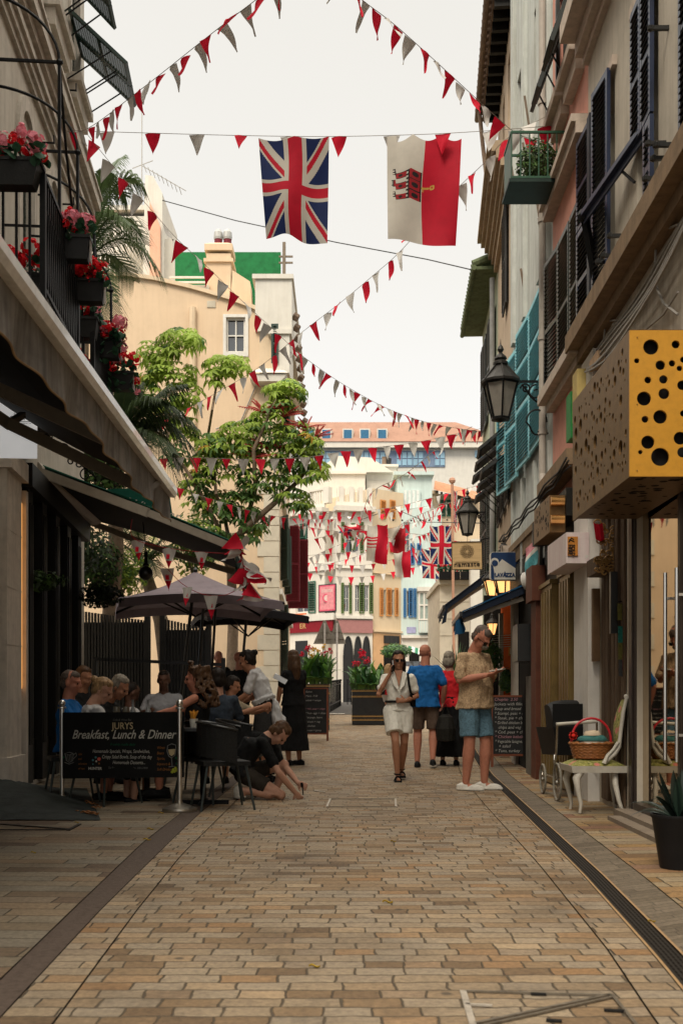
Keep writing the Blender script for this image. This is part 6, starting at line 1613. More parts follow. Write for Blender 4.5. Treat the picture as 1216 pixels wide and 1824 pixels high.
# loose overhead wires
mb = MB()
mb.tube([P(290, 357, 26), P(420, 393, 25), P(600, 432, 23), P(760, 462, 21.5), P(845, 482, 20.5)], .012, 5); tag(mb.build('overhead_wire', m_cable), 'thin black wire across the sky below the two big flags', 'wire')
mb = MB(); mb.tube([P(700, 905, 40), P(760, 930, 36), P(870, 932, 24)], .012, 5); mb.tube([P(640, 927, 42), P(700, 905, 40)], .012, 5)
for k in range(9): mb.ball(P(700+k*16, 927-abs(k-2)*.2, 34), .035, 6)
tag(mb.build('festoon_wire', m_cable), 'thin festoon wire with tiny bulbs above the far flags', 'wire')
# ================================================================== street lanterns
m_lg = M('frosted_lantern_glass', (.50, .46, .40), .35, var=.12, scale=9, trans=.55)
m_lit = M('lit_lantern_glass', (1.0, .50, .17), .4, var=.05, emit=1.1)
m_bulb = M('lit_bulb', (1.0, .75, .40), .4, var=.0, emit=14)
def lantern(name, c, s, wallpt, label, group, lit=False, n=6, scrolls=True):
    """c: centre of the bottom ring"""
    c = V(c); t = thing(name, c, label, 'street lamp' if not lit else 'lantern', group); r0, r1, h = .115*s, .235*s, .46*s
    def ring(r, z, k): a = 2*PI*(k+.5)/n; return c+V((r*math.cos(a), r*math.sin(a), z))
    mb = MB()
    for k in range(n):
        mb.bar(ring(r0, 0, k), ring(r1, h, k), .022*s); mb.bar(ring(r0, 0, k), ring(r0, 0, k+1), .03*s); mb.bar(ring(r1, h, k), ring(r1, h, k+1), .035*s)
    mb.lathe(c, [(.001, -.05*s), (.03*s, -.04*s), (r0*.9, -.01*s), (r0*1.0, .0)], n*2)
    mb.build('frame', m_black, t)
    mb = MB()
    for k in range(n): mb.face([ring(r0*.97, .01, k), ring(r0*.97, .01, k+1), ring(r1*.97, h, k+1), ring(r1*.97, h, k)])
    mb.build('glass', m_lit if lit else m_lg, t)
    if lit: part('bulb', m_bulb, t, lambda mb: mb.ball(c+V((0, -r0*.9, h*.4)), .05*s, 10, sc=(.8, .6, 1.3)))
    mb = MB(); mb.lathe(c, [(r1*1.10, h), (r1*1.12, h+.03*s), (r1*.55, h+.17*s), (.075*s, h+.24*s), (.10*s, h+.25*s), (.10*s, h+.28*s), (.06*s, h+.31*s), (.085*s, h+.33*s), (.07*s, h+.36*s), (.02*s, h+.41*s), (.045*s, h+.45*s), (.03*s, h+.49*s), (.008*s, h+.52*s), (.001, h+.60*s)], 12 if n == 6 else 8)
    for k in range(n): mb.bar(ring(r1*1.1, h+.03*s, k), ring(.08*s, h+.245*s, k), .02*s)
    mb.build('roof', M('lantern_roof', (.045, .042, .038), .5, .5, var=.3), t)
    wp_ = V(wallpt); mb = MB(); z = h+.03*s; a = c+V((0, 0, z)); b = V((wp_.x, wp_.y, a.z)); ax = (b-a).normalized()
    mb.bar(a+ax*r1*.9, b, .03*s); mb.bar(b+V((0, 0, .12*s)), b-V((0, 0, .45*s)), .05*s, .02)
    if scrolls:
        L = (b-a).length; scroll(mb, b-ax*L*.18-V((0, 0, .14*s)), .12*s, ax=ax, w=.012*s); scroll(mb, b-ax*L*.42-V((0, 0, .09*s)), .07*s, ax=ax, sg=-1, w=.011*s)
        mb.tube([b-V((0, 0, .38*s)), b-ax*L*.10-V((0, 0, .30*s)), b-ax*L*.30-V((0, 0, .20*s)), b-ax*L*.50-V((0, 0, .04*s))], .013*s, 6)
    mb.build('bracket', m_black, t)
g_ = 'wall lanterns on scroll brackets'
lantern('wall_lantern', P(891, 746, 13.7), 1.0, RW.p(13.7, 0), 'large frosted street lantern in front of the turquoise shutters', g_)
lantern('wall_lantern', P(832, 952, 22.5), .98, RW5.p(22.5, 0), 'smaller far street lantern above the wooden hanging sign', g_)
g2 = 'lit amber lanterns outside the cafe'
lantern('cafe_lantern', P(897, 1058, 16.8), .95, P(930, 0, 16.8), 'lit amber lantern directly below the blue coffee sign', g2, lit=True)
lantern('cafe_lantern', P(880, 1074, 19), .9, P(912, 0, 19), 'lit amber lantern partly behind the nearer blue awning', g2, lit=True)
lantern('cafe_lantern', P(876, 1131, 17.5), .42, P(884, 0, 17.5), 'small lit lantern low beside the orange wall', g2, lit=True, scrolls=False)
part_ = MB(); c = P(955, 752, 13.2)
part_.tube([c+V((.13*math.cos(a)*(1 if a < 3.2 else .7), 0, .16*math.sin(a))) for a in [k*.35 for k in range(0, 15)]], .012, 6); part_.bar(c+V((.02, 0, -.12)), P(975, 772, 13.3), .02)
tag(part_.build('scroll_bracket', m_black), 'black curled iron bracket on the pale house below the large lantern', 'ironwork')
# ================================================================== green balcony with shrub
GBk = thing('green_balcony', P(958, 358, 12.2), 'small green metal balcony box holding a leafy shrub, high on the right', 'balcony')
m_gp = M('green_metal', (.012, .075, .035), .45, var=.25, streak=.3, stain=(.03, .05, .03)); m_gpd = M('dark_green_plate', (.018, .035, .028), .5, var=.2)
bx0, bx1, by0, by1, bz0, bz1 = 1.995, 2.63, 12.2, 12.72, 7.14, 7.69
part('floor_plate', m_gpd, GBk, lambda mb: mb.box(bx0-.03, bx1, by0-.02, by1+.02, 7.10, 7.14))
def grl(mb):
    for z in (7.16, bz1): mb.bar((bx0, by0, z), (bx1, by0, z), .025); mb.bar((bx0, by0, z), (bx0, by1, z), .025); mb.bar((bx0, by1, z), (bx1, by1, z), .025)
    for k in range(7): x = bx0+(bx1-bx0)*k/6; mb.bar((x, by0, 7.14), (x, by0, bz1), .014)
    mb.box(bx0-.005, bx0+.005, by0, by1, 7.14, bz1)
part('railing', m_gp, GBk, grl)
shrub('balcony_shrub', (2.36, 12.46, 7.44), .27, .22, .29, 1900, [m_palm, m_leafD, m_palm], 'small leafed shrub growing in the green balcony box', ls=.028)
# wires strung to the right facade
# ================================================================== perforated gold sign box
m_goldp = M('gold_powder_coat', (.62, .30, .028), .42, .15, var=.08, scale=20, bump=.08)
m_bronze = M('bronze_sheet', (.17, .095, .035), .42, .55, var=.25, scale=12, bump=.15)
m_hole = M('hole_black', (.012, .011, .010), .7); m_edge = M('hole_rim', (.35, .2, .06), .4, .6)
PB_ = thing('box_sign', (2.25, 8.1, 2.56), 'large perforated gold box sign projecting from the right edge', 'sign')
sx0, sy0, sy1, sz0, sz1 = 2.0, 7.23, 9.0, 2.565, 3.58
SP_ = part('side_panel', m_bronze, PB_, lambda mb: mb.box(sx0, sx0+.02, sy0+.004, sy1, sz0, sz1))
FP_ = part('front_panel', m_goldp, PB_, lambda mb: mb.box(sx0-.002, 2.56, sy0-.018, sy0, sz0, sz1))
part('bottom_panel', m_bronze, PB_, lambda mb: (mb.box(sx0+.02, 2.56, sy0+.004, sy1, sz0+.02, sz0+.03), mb.box(sx0+.02, 2.56, sy1-.02, sy1, sz0+.03, sz1), mb.box(sx0, 2.56, sy0, sy1, sz1, sz1+.01)))
def holes_f(mb):
    for (x, y, r) in ((1055,385,38),(1178,372,20),(985,453,13),(1102,475,24),(1160,466,16),(1197,491,14),(1040,549,17),(1117,546,21),(1215,448,15),(1120,617,27),(1210,575,24),(1021,641,35),(1101,732,34),(1026,744,17),(1216,715,16),(1040,858,33),(1003,907,11),(1101,931,45),(1200,838,32),(1212,908,26)):
        c = P(x/2.789+780, y/2.789+480, sy0-.018); mb.lathe(c+V((0, -.01, 0)), [(r/2.789*sy0/F, 0), (r/2.789*sy0/F, .04)], 32, axis='y')
def punch(o, mb):
    c_ = mb.build('cutter', m_hole, PB_); md = o.modifiers.new('b', 'BOOLEAN'); md.operation = 'DIFFERENCE'; md.solver = 'EXACT'; md.object = c_
    dg = bpy.context.evaluated_depsgraph_get(); me = bpy.data.meshes.new_from_object(o.evaluated_get(dg)); o.modifiers.clear(); o.data = me; bpy.data.objects.remove(c_)
mb = MB(); holes_f(mb); punch(FP_, mb)
part('liner', m_hole, PB_, lambda mb: (mb.box(sx0+.05, 2.55, sy0+.05, sy0+.06, sz0+.04, sz1-.01), mb.box(sx0+.05, sx0+.06, sy0+.06, sy1-.03, sz0+.04, sz1-.01)))
hr = random.Random(4)
def holes_s(mb):
    pl = []
    while len(pl) < 120:
        y = hr.uniform(sy0+.08, sy1-.08); z = hr.uniform(sz0+.08, sz1-.08); r = hr.choice((.012, .018, .028, .04, .055))
        if all(math.hypot(y-a, z-b) > r+q+.012 for a, b, q in pl): pl.append((y, z, r))
        elif hr.random() < .01: pl.append((0, 0, 0))
    for y, z, r in pl:
        if r: mb.lathe((sx0-.01, y, z), [(r, 0), (r, .04)], 18, axis='x')
mb = MB(); holes_s(mb); punch(SP_, mb)
def holes_b(mb):
    for k in range(60):
        mb.box(hr.uniform(sx0+.05, 2.3), hr.uniform(2.3, 2.5), 0, .01, 0, .01) if False else mb.lathe((hr.uniform(sx0+.06, 2.5), hr.uniform(sy0+.08, sy1-.1), sz0+.0185), [(hr.choice((.012, .02, .03)), 0), (.012, .001)], 12)
part('bottom_holes', m_hole, PB_, holes_b)
part('rivets', m_edge, PB_, lambda mb: [mb.ball((x, sy0-.02, z), .006, 6) for x in (sx0+.05,) for z in (sz0+.04, sz0+.5, sz1-.05)])
m_led = M('violet_led', (.25, .12, 1.0), .4, var=0, emit=4)
part('led_strip', m_led, PB_, lambda mb: [mb.ball((sx0+.012, sy1+.01, z), .007, 6) for z in [sz0+.03+.045*k for k in range(22) if k not in (9, 10, 11, 12)]])
# small second gold sign
S2 = thing('box_sign', P(985, 915, 11.2), 'small perforated gold box sign with a brass roll, beyond the large one', 'sign')
z0_, z1_ = P(0, 948, 11.2).z, P(0, 882, 11.2).z
part('box', m_bronze, S2, lambda mb: mb.box(P(978, 0, 11.2).x, P(1006, 0, 11.2).x, 11.2, 12.1, z0_, z1_))
part('brass_roll', M('polished_brass', (.62, .34, .12), .25, .9), S2, lambda mb: [mb.tube([P(980, y, 11.17), P(1004, y, 11.17)], .05, 14) for y in (893, 925)], smooth=True)
part('side_holes', m_hole, S2, lambda mb: [mb.lathe((P(978, 0, 11.2).x-.0015, hr.uniform(11.25, 12.05), hr.uniform(z0_+.04, z1_-.04)), [(hr.choice((.012, .02, .03)), 0), (.01, .001)], 12, axis='x') for _ in range(34)])
# white box sign with orange end
S3 = thing('box_sign', P(1000, 980, 10.4), 'white box sign with an orange sold here end panel', 'sign')
a_, b_ = P(1008, 0, 10.4).x, P(1031, 0, 10.4).x; z0_, z1_ = P(0, 1003, 10.4).z, P(0, 948, 10.4).z
part('box', M('milky_sign', (.66, .58, .55), .5, var=.06, scale=20, streak=.5, stain=(.5, .3, .32)), S3, lambda mb: mb.box(a_, b_+.1, 10.405, 11.35, z0_, z1_))
part('end_panel', M('orange_card', (.55, .22, .04), .6, var=.1), S3, lambda mb: mb.box(P(1010, 0, 10.4).x, P(1028, 0, 10.4).x, 10.39, 10.404, P(0, 990, 10.4).z, P(0, 956, 10.4).z))
mb = MB(); put_text(mb, 'SOLD', .045, P(1017.5, 970, 10.389), (0, 0, -1), (1, 0, 0), align='LEFT', bold=.002); put_text(mb, 'HERE', .045, P(1011.5, 970, 10.389), (0, 0, -1), (1, 0, 0), align='LEFT', bold=.002); mb.build('lettering', m_hole, S3)
part('mark', m_hole, S3, lambda mb: (mb.tube([P(1012, 966, 10.388), P(1017, 958, 10.388), P(1021, 961, 10.388)], .006, 5), mb.tube([P(1013, 961, 10.388), P(1022, 965, 10.388)], .005, 5)))
# ================================================================== hanging signs
SG = thing('hanging_sign', P(831, 990, 21), 'pale wooden hanging sign reading namaste under the far lantern', 'sign')
m_ply = M('plywood', (.55, .38, .19), .55, var=.16, scale=3, stretch=(1, 1, 9))
part('board', m_ply, SG, lambda mb: mb.hexa([P(805, 1014, 21), P(858, 1014, 21), P(858, 1014, 21.05), P(805, 1014, 21.05), P(804, 966, 21), P(857, 965, 21), P(857, 965, 21.05), P(804, 966, 21.05)]))
m_ddk = M('burnt_line', (.04, .028, .018), .6)
part('edge', m_ddk, SG, lambda mb: [mb.bar(P(*a), P(*b), .012) for a, b in (((804, 1014.5, 20.99), (858.5, 1014.5, 20.99)), ((804, 965.3, 20.99), (857.5, 964.6, 20.99)), ((803.6, 966, 20.99), (804.6, 1014, 20.99)), ((857.4, 965, 20.99), (858.4, 1014, 20.99)))])
def mandala(mb):
    c = P(831, 982, 20.99)
    for r, nn in ((.05, 8), (.085, 12), (.12, 16)):
        for k in range(nn):
            a = 2*PI*k/nn; q = c+V((r*math.cos(a), 0, r*math.sin(a))); mb.tube([q+V((.02*math.cos(j*PI/3), 0, .02*math.sin(j*PI/3))) for j in range(7)], .0028, 4)
part('mandala', m_ddk, SG, mandala)
mb = MB(); put_text(mb, 'namaste', .135, P(831, 1009, 20.995), (1, 0, .03), (0, 0, 1), space=1.12, sx=1.05, bold=.003); mb.bar(P(810, 1001.5, 20.985), P(853, 1000.5, 20.985), .008); mb.build('lettering', m_ddk, SG)
part('hanger', m_black, SG, lambda mb: (mb.bar(P(832, 966, 21.02), P(832, 956, 21.4), .01), mb.bar(P(856, 962, 21.02), P(872, 958, 21.1), .02)))
LV = thing('hanging_sign', P(897, 1010, 16), 'square navy and white coffee sign with rounded corners above the lit lantern', 'sign')
m_lnavy = M('sign_navy', (.008, .035, .11), .35, var=.08); m_lwht = M('sign_ivory', (.62, .58, .50), .4, var=.05)
def rrect(x0, y0, x1, y1, r, Y, n=5):
    pts = []
    for cx_, cy_, a0 in ((x1-r, y0+r, -90), (x1-r, y1-r, 0), (x0+r, y1-r, 90), (x0+r, y0+r, 180)):
        for k in range(n+1): a = math.radians(a0+90*k/n); pts.append(P(cx_+r*math.cos(a), cy_+r*math.sin(a), Y))
    return pts
part('case', m_lwht, LV, lambda mb: mb.prism(rrect(873, 983, 922.5, 1033.5, 5, 16.0), (0, .12, 0)))
part('navy_face', m_lnavy, LV, lambda mb: mb.prism(rrect(873.8, 983.8, 921.7, 1032.7, 4.5, 15.993), (0, .006, 0)))
def mount(mb):
    Y = 15.985; mb.prism([P(x, y, Y) for x, y in ((880, 1032.2), (880.2, 1022), (878.5, 1012), (877, 1006), (889, 1001.5), (893.5, 996), (921.4, 1015), (921.4, 1029), (917, 1032.2))], (0, .006, 0)); c = P(880.5, 1001, Y-.002); mb.lathe(c, [(7.4*16/F, 0), (7.4*16/F, .004)], 22, axis='y')
part('ivory_shape', m_lwht, LV, mount)
part('navy_disc', m_lnavy, LV, lambda mb: mb.lathe(P(880.8, 1003, 15.978), [(5.4*16/F, 0), (5.4*16/F, .004)], 20, axis='y'))
mb = MB(); put_text(mb, 'LAVAZZA', .082, P(898.5, 1027.5, 15.984), (1, 0, 0), (0, 0, 1), off=.004, bold=.0055, space=1.1, sx=.80); put_text(mb, 'A', .115, P(898.5, 1027.5, 15.984), (1, 0, 0), (0, 0, 1), off=.0045, bold=.003, sx=.8); mb.build('lettering', m_lnavy, LV)
part('bracket', m_black, LV, lambda mb: mb.bar(P(922, 990, 16.05), P(948, 988, 16.05), .03))
part('red_knob', m_fr, LV, lambda mb: mb.ball(P(930, 994, 16.0), .045, 10))
# ================================================================== navy awnings on the right
m_navc = M('navy_canvas', (.010, .016, .030), .75, var=.2); m_navt = M('blue_canvas', (.008, .07, .16), .6, var=.15); m_undc = M('pale_underside', (.42, .37, .30), .8, var=.1)
def rawn(name, tip, wall, Y, depth, label, mats, drop, rail=True):
    """tip, wall in px on plane Y; runs back by depth"""
    t = thing(name, P(tip[0], tip[1], Y), label, 'awning', 'navy awnings on the right row'); a = P(*tip, Y); b = P(*wall, Y); back = V((.05*depth, depth, 0))
    def cano(mb):
        th = V((0, 0, -.05)); mb.hexa([a+th, b+th, b+th+back, a+th+back, a, b, b+back, a+back])
    part('canopy', mats[0], t, cano)
    part('side_skirt', mats[0], t, lambda mb: mb.hexa([a-V((0, 0, drop)), b-V((0, 0, drop*1.3)), b-V((0, -.02, drop*1.3)), a-V((0, -.02, drop)), a-V((0, .004, 0)), b-V((0, .004, 0)), b+V((0, .02, 0)), a+V((0, .02, 0))]))
    part('piping', mats[1], t, lambda mb: mb.bar(a+V((0, -.01, .012)), b+V((0, -.01, .012)), .02))
    part('front_bar', m_blackp, t, lambda mb: mb.bar(a-V((.01, 0, .02)), a+back-V((.01, 0, .02)), .06, .07))
    part('folding_arm', m_undc, t, lambda mb: (mb.bar(a+V((.03, .1, -drop-.02)), a.lerp(b, .55)+V((0, .1, -drop-.05)), .05, .06), mb.bar(a.lerp(b, .55)+V((0, .1, -drop-.05)), b+V((0, .1, -drop*2.0)), .05, .06)))
    mb = MB(); rows = []
    for i in range(16): q = a+back*(i/15); rows.append([q+V((-.012+.01*math.sin(i*1.3)*k, 0, -.02-.07*k)) for k in range(3)])
    mb.grid(rows); mb.build('valance', mats[0], t); return t
rawn('window_awning', (792, 1079), (872, 1018), 20.0, 2.4, 'farther black navy awning sloping down before the cream wall', (m_navc, m_navc), .10)
AW2 = rawn('window_awning', (823, 1091), (933, 1043), 15.0, 2.0, 'nearer blue edged awning below the coffee sign', (m_navc, m_navt), .09)
part('roller', M('white_roller', (.60, .57, .52), .5, var=.1, streak=.3), AW2, lambda mb: mb.tube([P(936, 1036, 15.0), P(952, 1031, 14.9), P(966, 1030, 14.9)], [.14, .13, .11], 12), smooth=True)
for (pts_, lb_, mt, nm) in ((((786, 1112), (793, 1082), (797, 1083), (794, 1108)), 'small navy pennant hanging from the farther awning tip', m_navc, 'hanging_cloth'), (((809, 1131), (811, 1106), (822, 1100), (829, 1121), (826, 1128)), 'blue cloth hanging below the nearer awning tip', m_navt, 'hanging_cloth')):
    Yh_ = 19.6 if nm and pts_[0][0] < 800 else 15.2
    mb = MB(); mb.prism([P(x, y, Yh_) for x, y in pts_], (0, .012, 0)); tag(mb.build(nm, mt), lb_, 'banner')
t = thing('street_banner', P(947, 985, 13.4), 'faded pink and turquoise fabric hung beside the coffee sign', 'banner')
def banm(mb):
    rows = []
    for j in range(13):
        v = j/12; rows.append([P(935+22*u+1.2*math.sin(v*7+u*3), 978-26*u+48*v+3*u, 13.4+.5*(1-u)+.04*math.sin(u*9+v*3)) for u in [k/8 for k in range(9)]])
    mb.grid(rows); mb.mi = [0 if (f[0] // 9) < 4 else (1 if (f[0] // 9) > 5 else 2) for f in mb.f]
part('cloth', [M('faded_pink', (.60, .25, .28), .8, var=.3, scale=30), M('faded_turquoise', (.10, .36, .40), .8, var=.3, scale=30), m_wht], t, banm)
# ================================================================== right ground floor shopfronts
SH = thing('shopfront', (2.7, 12, 0), 'dark shopfront with fluted brass posts under the pink house', 'shopfront')
m_brass = M('aged_brass_post', (.20, .135, .045), .4, .55, var=.2)
part('dark_front', m_dkwood, SH, lambda mb: (RW.box(mb, 11.14, 13.35, .0, 3.3, .01, .05), RW.box(mb, 11.14, 13.4, 3.0, 3.3, .05, .2)))
def fl_posts(y0, y1):
    def f(mb):
        RW.box(mb, y0, y1, .02, 2.42, .051, .12); n = 4
        for k in range(n): a = y0+(y1-y0)*(k+.15)/n; b = y0+(y1-y0)*(k+.7)/n; RW.box(mb, a, b, .1, 2.36, .12, .135)
        RW.box(mb, y0-.03, y1+.03, 2.42, 2.47, .051, .15)
    return f
part('brass_post', m_brass, SH, fl_posts(11.35, 11.95)); part('brass_post', m_brass, SH, fl_posts(12.45, 13.2))
part('pane', mirr, SH, lambda mb: (RW.box(mb, 11.97, 12.43, .3, 2.4, .051, .06),))
part('redbrown_post', M('redbrown_wood', (.10, .035, .02), .6, var=.2), SH, lambda mb: (RW.box(mb, 13.36, 13.75, 0, 2.3, .01, .16), RW.box(mb, 13.3, 13.8, 2.3, 2.75, .01, .22)))
SH3 = thing('shopfront', (2.8, 15, 0), 'dark open shopfront with a grey column under the pale blue house', 'shopfront')
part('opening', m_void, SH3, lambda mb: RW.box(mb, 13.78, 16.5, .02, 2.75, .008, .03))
part('lintel', m_dkwood, SH3, lambda mb: (RW.box(mb, 13.76, 16.6, 2.75, 3.1, .01, .045),))
part('loudspeaker', m_blackp, SH3, lambda mb: RW.box(mb, 14.0, 14.5, 1.55, 2.05, .1, .3))
part('grey_panel', M('grey_panel', (.13, .12, .10), .7, var=.2), SH3, lambda mb: RW.box(mb, 13.9, 14.45, .0, 1.35, .03, .12))
def gcol(mb): RW.box(mb, 15.7, 16.05, .02, 2.7, .04, .09); RW.box(mb, 16.1, 16.3, .02, 2.7, .04, .07); RW.box(mb, 15.78, 15.84, .1, 2.6, .09, .10)
part('grey_column', M('grey_column_paint', (.34, .30, .25), .7, var=.15, streak=.3), SH3, gcol)
CF = thing('shopfront', (2.9, 18, 0), 'orange painted cafe entrance with pictures and shrubs behind the man', 'shopfront')
m_orng = M('orange_wall', (.55, .11, .025), .8, var=.15)
YO = 17.3
part('orange_wall', m_orng, CF, lambda mb: mb.box(P(893, 0, YO).x, P(922, 0, YO).x, YO, YO+.1, G(YO), P(0, 1070, YO).z))
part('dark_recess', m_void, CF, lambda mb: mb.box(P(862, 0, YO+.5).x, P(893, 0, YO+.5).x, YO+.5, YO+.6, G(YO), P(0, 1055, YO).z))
part('column', M('pale_column', (.36, .33, .27), .7, var=.1), CF, lambda mb: (mb.box(P(889, 0, YO-.3).x, P(896, 0, YO-.3).x, YO-.3, YO-.2, G(YO), P(0, 1095, YO).z), mb.box(P(917, 0, YO-.3).x, P(923, 0, YO-.3).x, YO-.3, YO-.2, G(YO), P(0, 1070, YO).z)))
def picm(mb):
    for x, y, w_, h_ in ((911, 1160, 12, 16), (906, 1208, 10, 10)): mb.box(P(x-w_/2, 0, YO-.01).x, P(x+w_/2, 0, YO-.01).x, YO-.03, YO-.002, P(0, y+h_/2, YO).z, P(0, y-h_/2, YO).z, 0); mb.box(P(x-w_/3, 0, YO-.01).x, P(x+w_/3, 0, YO-.01).x, YO-.034, YO-.03, P(0, y+h_/3, YO).z, P(0, y-h_/3, YO).z, 1)
part('picture', [M('amber_frame', (.55, .24, .05), .5), m_peachl], CF, picm)
part('coat_rack', m_steel, CF, lambda mb: [mb.bar(P(874+k*2, 1133+k*4, YO-.35), P(915-k, 1131+k*4, YO-.3), .012) for k in range(6)])
for c_, r_, lb_ in (((873, 1172), (.20, .2, .30), 'leafy potted tree with one yellow leaf behind the man'), ((903, 1212), (.13, .15, .2), 'small dark bush beside the orange wall')):
    shrub('potted_tree', P(c_[0], c_[1], YO-.6), *r_, 900, [m_leafD, m_cleaf2], lb_, ls=.035)
shrub('potted_tree', P(862, 1200, YO-.1), .16, .2, .5, 700, [m_leafD, m_cleaf2], 'dark climbing plant just behind the man holding a phone', ls=.035)
# door items on the weathered timber case
GO = thing('carved_ornament', P(1080, 980, 9.9), 'gilded carved ornament above the timber doorway', 'ornament')
def gild(mb):
    r = random.Random(5)
    for _ in range(46):
        q = P(1060+r.random()*36, 932+r.random()*88, 9.75); scroll(mb, q, r.uniform(.02, .045), turns=1, w=.008, sg=r.choice((-1, 1)))
part('gilding', M('old_gilding', (.34, .19, .06), .45, .6, var=.3), GO, gild)
part('capital', m_tim, GO, lambda mb: mb.box(P(1062, 0, 9.8).x, P(1100, 0, 9.8).x, 9.8, 10.2, P(0, 1020, 9.8).z, P(0, 990, 9.8).z))
mb = MB(); mb.grid([[P(1056+u*16+4*v, 930+30*v+4*math.sin(u*3), 9.7+.02*math.sin(u*8)) for u in (0, .33, .66, 1)] for v in (0, .5, 1)]); tag(mb.build('hanging_cloth', m_fr), 'red flag scrap hanging under the gold box sign', 'banner')
mb = MB(); mb.box(P(1087, 0, 9.5).x, P(1099, 0, 9.5).x, 9.5, 9.56, P(0, 1128, 9.5).z, P(0, 1018, 9.5).z); vs_ = tag(mb.build('vertical_sign', m_blackp), 'narrow black vertical sign beside the shop window', 'sign')

mb = MB(); mb.box(P(1053, 0, 10.35).x, P(1066, 0, 10.35).x, 10.3, 10.36, P(0, 1178, 10.3).z, P(0, 1048, 10.3).z); fr_ = tag(mb.build('picture_frame', M('brown_frame', (.12, .07, .035), .5)), 'tall narrow brown framed picture on the white pilaster edge', 'picture frame')
cr_ = random.Random(8); cards = thing('postcard_rack', P(1110, 1140, 9.42), 'hanging rack of small green and red postcards by the shop window', 'rack')
for i_, (x, y, cidx) in enumerate(((1103, 1090, 0), (1112, 1100, 1), (1104, 1130, 2), (1113, 1125, 3), (1104, 1160, 0), (1113, 1150, 3), (1112, 1180, 3), (1105, 1190, 1))):
    mb = MB(); mb.obb(P(x, y, 9.40), (.022, .006, 0), (0, .003, 0), (0, 0, .075)); mb.build('postcard', M('card_%d' % cidx, ((.12, .11, .03), (.05, .05, .05), (.02, .15, .12), (.18, .03, .03))[cidx], .6, var=.4, scale=40), cards)
part('frame', m_black, cards, lambda mb: (mb.bar(P(1108, 1070, 9.43), P(1108, 1215, 9.43), .012), mb.bar(P(1100, 1072, 9.43), P(1117, 1070, 9.43), .01)))
# ================================================================== menu boards
m_chalk = M('blackboard', (.016, .016, .016), .6, var=.4, scale=5); m_ch = M('chalk', (.34, .33, .30), .9, var=.3, scale=60); m_chp = M('pink_chalk', (.36, .18, .2), .9, var=.3, scale=60); m_rw = M('reddish_board_wood', (.16, .05, .025), .6, var=.2)
def aboard(x0, x1, yt, yb, Y, label, lines, tilt=.12, ts=.05, skew=0):
    a = P(x0, 0, Y).x; b = P(x1, 0, Y).x; zb = G(Y); zt = P(0, yt, Y).z; z1 = P(0, yb, Y).z
    t = thing('menu_board', ((a+b)/2, Y, zb), label, 'menu board')
    d = V((b-a, skew, 0)); up = V((0, tilt, zt-zb)); o = V((a, Y, zb)); ux = d.normalized(); uz = up.normalized(); n = ux.cross(uz)
    h0 = (z1-zb)/(zt-zb)
    part('panel', m_chalk, t, lambda mb: mb.obb(o+d/2+up*(h0+1)/2, d/2*.97, up*(1-h0)/2, n*.01))
    def fr(mb):
        mb.bar(o, o+up, .035); mb.bar(o+d, o+d+up, .035); mb.bar(o+up, o+up+d, .03); mb.bar(o+up*h0, o+up*h0+d, .03); mb.bar(o+up+V((0, .1, 0)), o+V((0, .55, 0)), .03); mb.bar(o+d+up+V((0, .1, 0)), o+d+V((0, .55, 0)), .03)
    part('frame', m_rw, t, fr)
    mb = MB(); W_ = d.length; H = up.length*(1-h0)
    for i, (s_, c_) in enumerate(lines):
        vs, fs = text_mesh(s_, ts, shear=.25, align='LEFT'); wd = max([v[0] for v in vs] or [1]); k = min(1, W_*.86/wd)
        put_text(mb, s_, ts, o+d*.07+up-uz*H*(i+1)/(len(lines)+.6)+n*.012*1, ux, uz, off=.002, m=c_, shear=.25, align='LEFT', sx=k)
    mb.build('chalk_writing', [m_ch, m_chp], t); return t
aboard(876, 950, 1240, 1345, 15.3, 'large blackboard menu with rows of chalk writing, right of the man', [('Chupito  2.50', 1), ('Jackets with fillings', 0), ('Soup and bread', 0), ('* Scampi, peas + chips', 0), ('* Steak, pie + chips', 0), ('* Grilled chicken breast,', 0), ('   chips and veg', 0), ('* Cod, peas + chips', 0), ('* Chicken kebab', 1), ('* Vegetable lasagne, chips', 0), ('   + salad', 0), ('* Tuna, turkey', 0)], ts=.062)
aboard(541, 583, 1226, 1307, 21.0, 'narrow blackboard menu with chalk writing before the canna planter', [('Bistro', 0), ('Menu  7.50', 0), ('salads + wraps', 0), (' ', 0), ('* fish, peas + chips', 1), ('* ham, eggs + chips', 0), ('* sausage, beans', 0), ('* chops + veg', 0), ('* chicken', 0), ('* roast + gravy', 0)], ts=.052)
# ================================================================== terrace barrier with printed banner
m_bann = M('black_banner', (.009, .009, .009), .75, var=.25)
YJ = 9.6
JB = thing('banner_barrier', (P(222, 0, YJ).x, YJ, 0), 'black cafe barrier banner with white breakfast, lunch and dinner lettering', 'barrier')
def bn(mb):
    rows = []
    for j in range(9):
        v = j/8; rows.append([P(112+u*216, 1269-1*u+118*v-1.5*u*v, YJ+.35*(1-u)-.02*math.sin(u*PI)*v) for u in [k/24 for k in range(25)]])
    mb.grid(rows)
part('banner', m_bann, JB, bn)
def pj(px, py):
    u = (px-112)/216; return P(px, py, YJ+.35*(1-u)-.012)
jx = (pj(328, 1320)-pj(112, 1320)).normalized()
m_bw2 = M('banner_white', (.50, .48, .42), .8, var=.1); m_bor = M('banner_orange', (.30, .12, .03), .8); m_bgr = M('banner_green', (.01, .10, .05), .8); m_byl = M('banner_lime', (.30, .32, .03), .8); m_bgy = M('banner_grey', (.16, .16, .15), .8); m_bpk = M('banner_coral', (.5, .1, .07), .8); m_btl = M('banner_teal', (.08, .25, .27), .8); m_bcr = M('banner_cream', (.48, .38, .22), .8)
mb = MB()
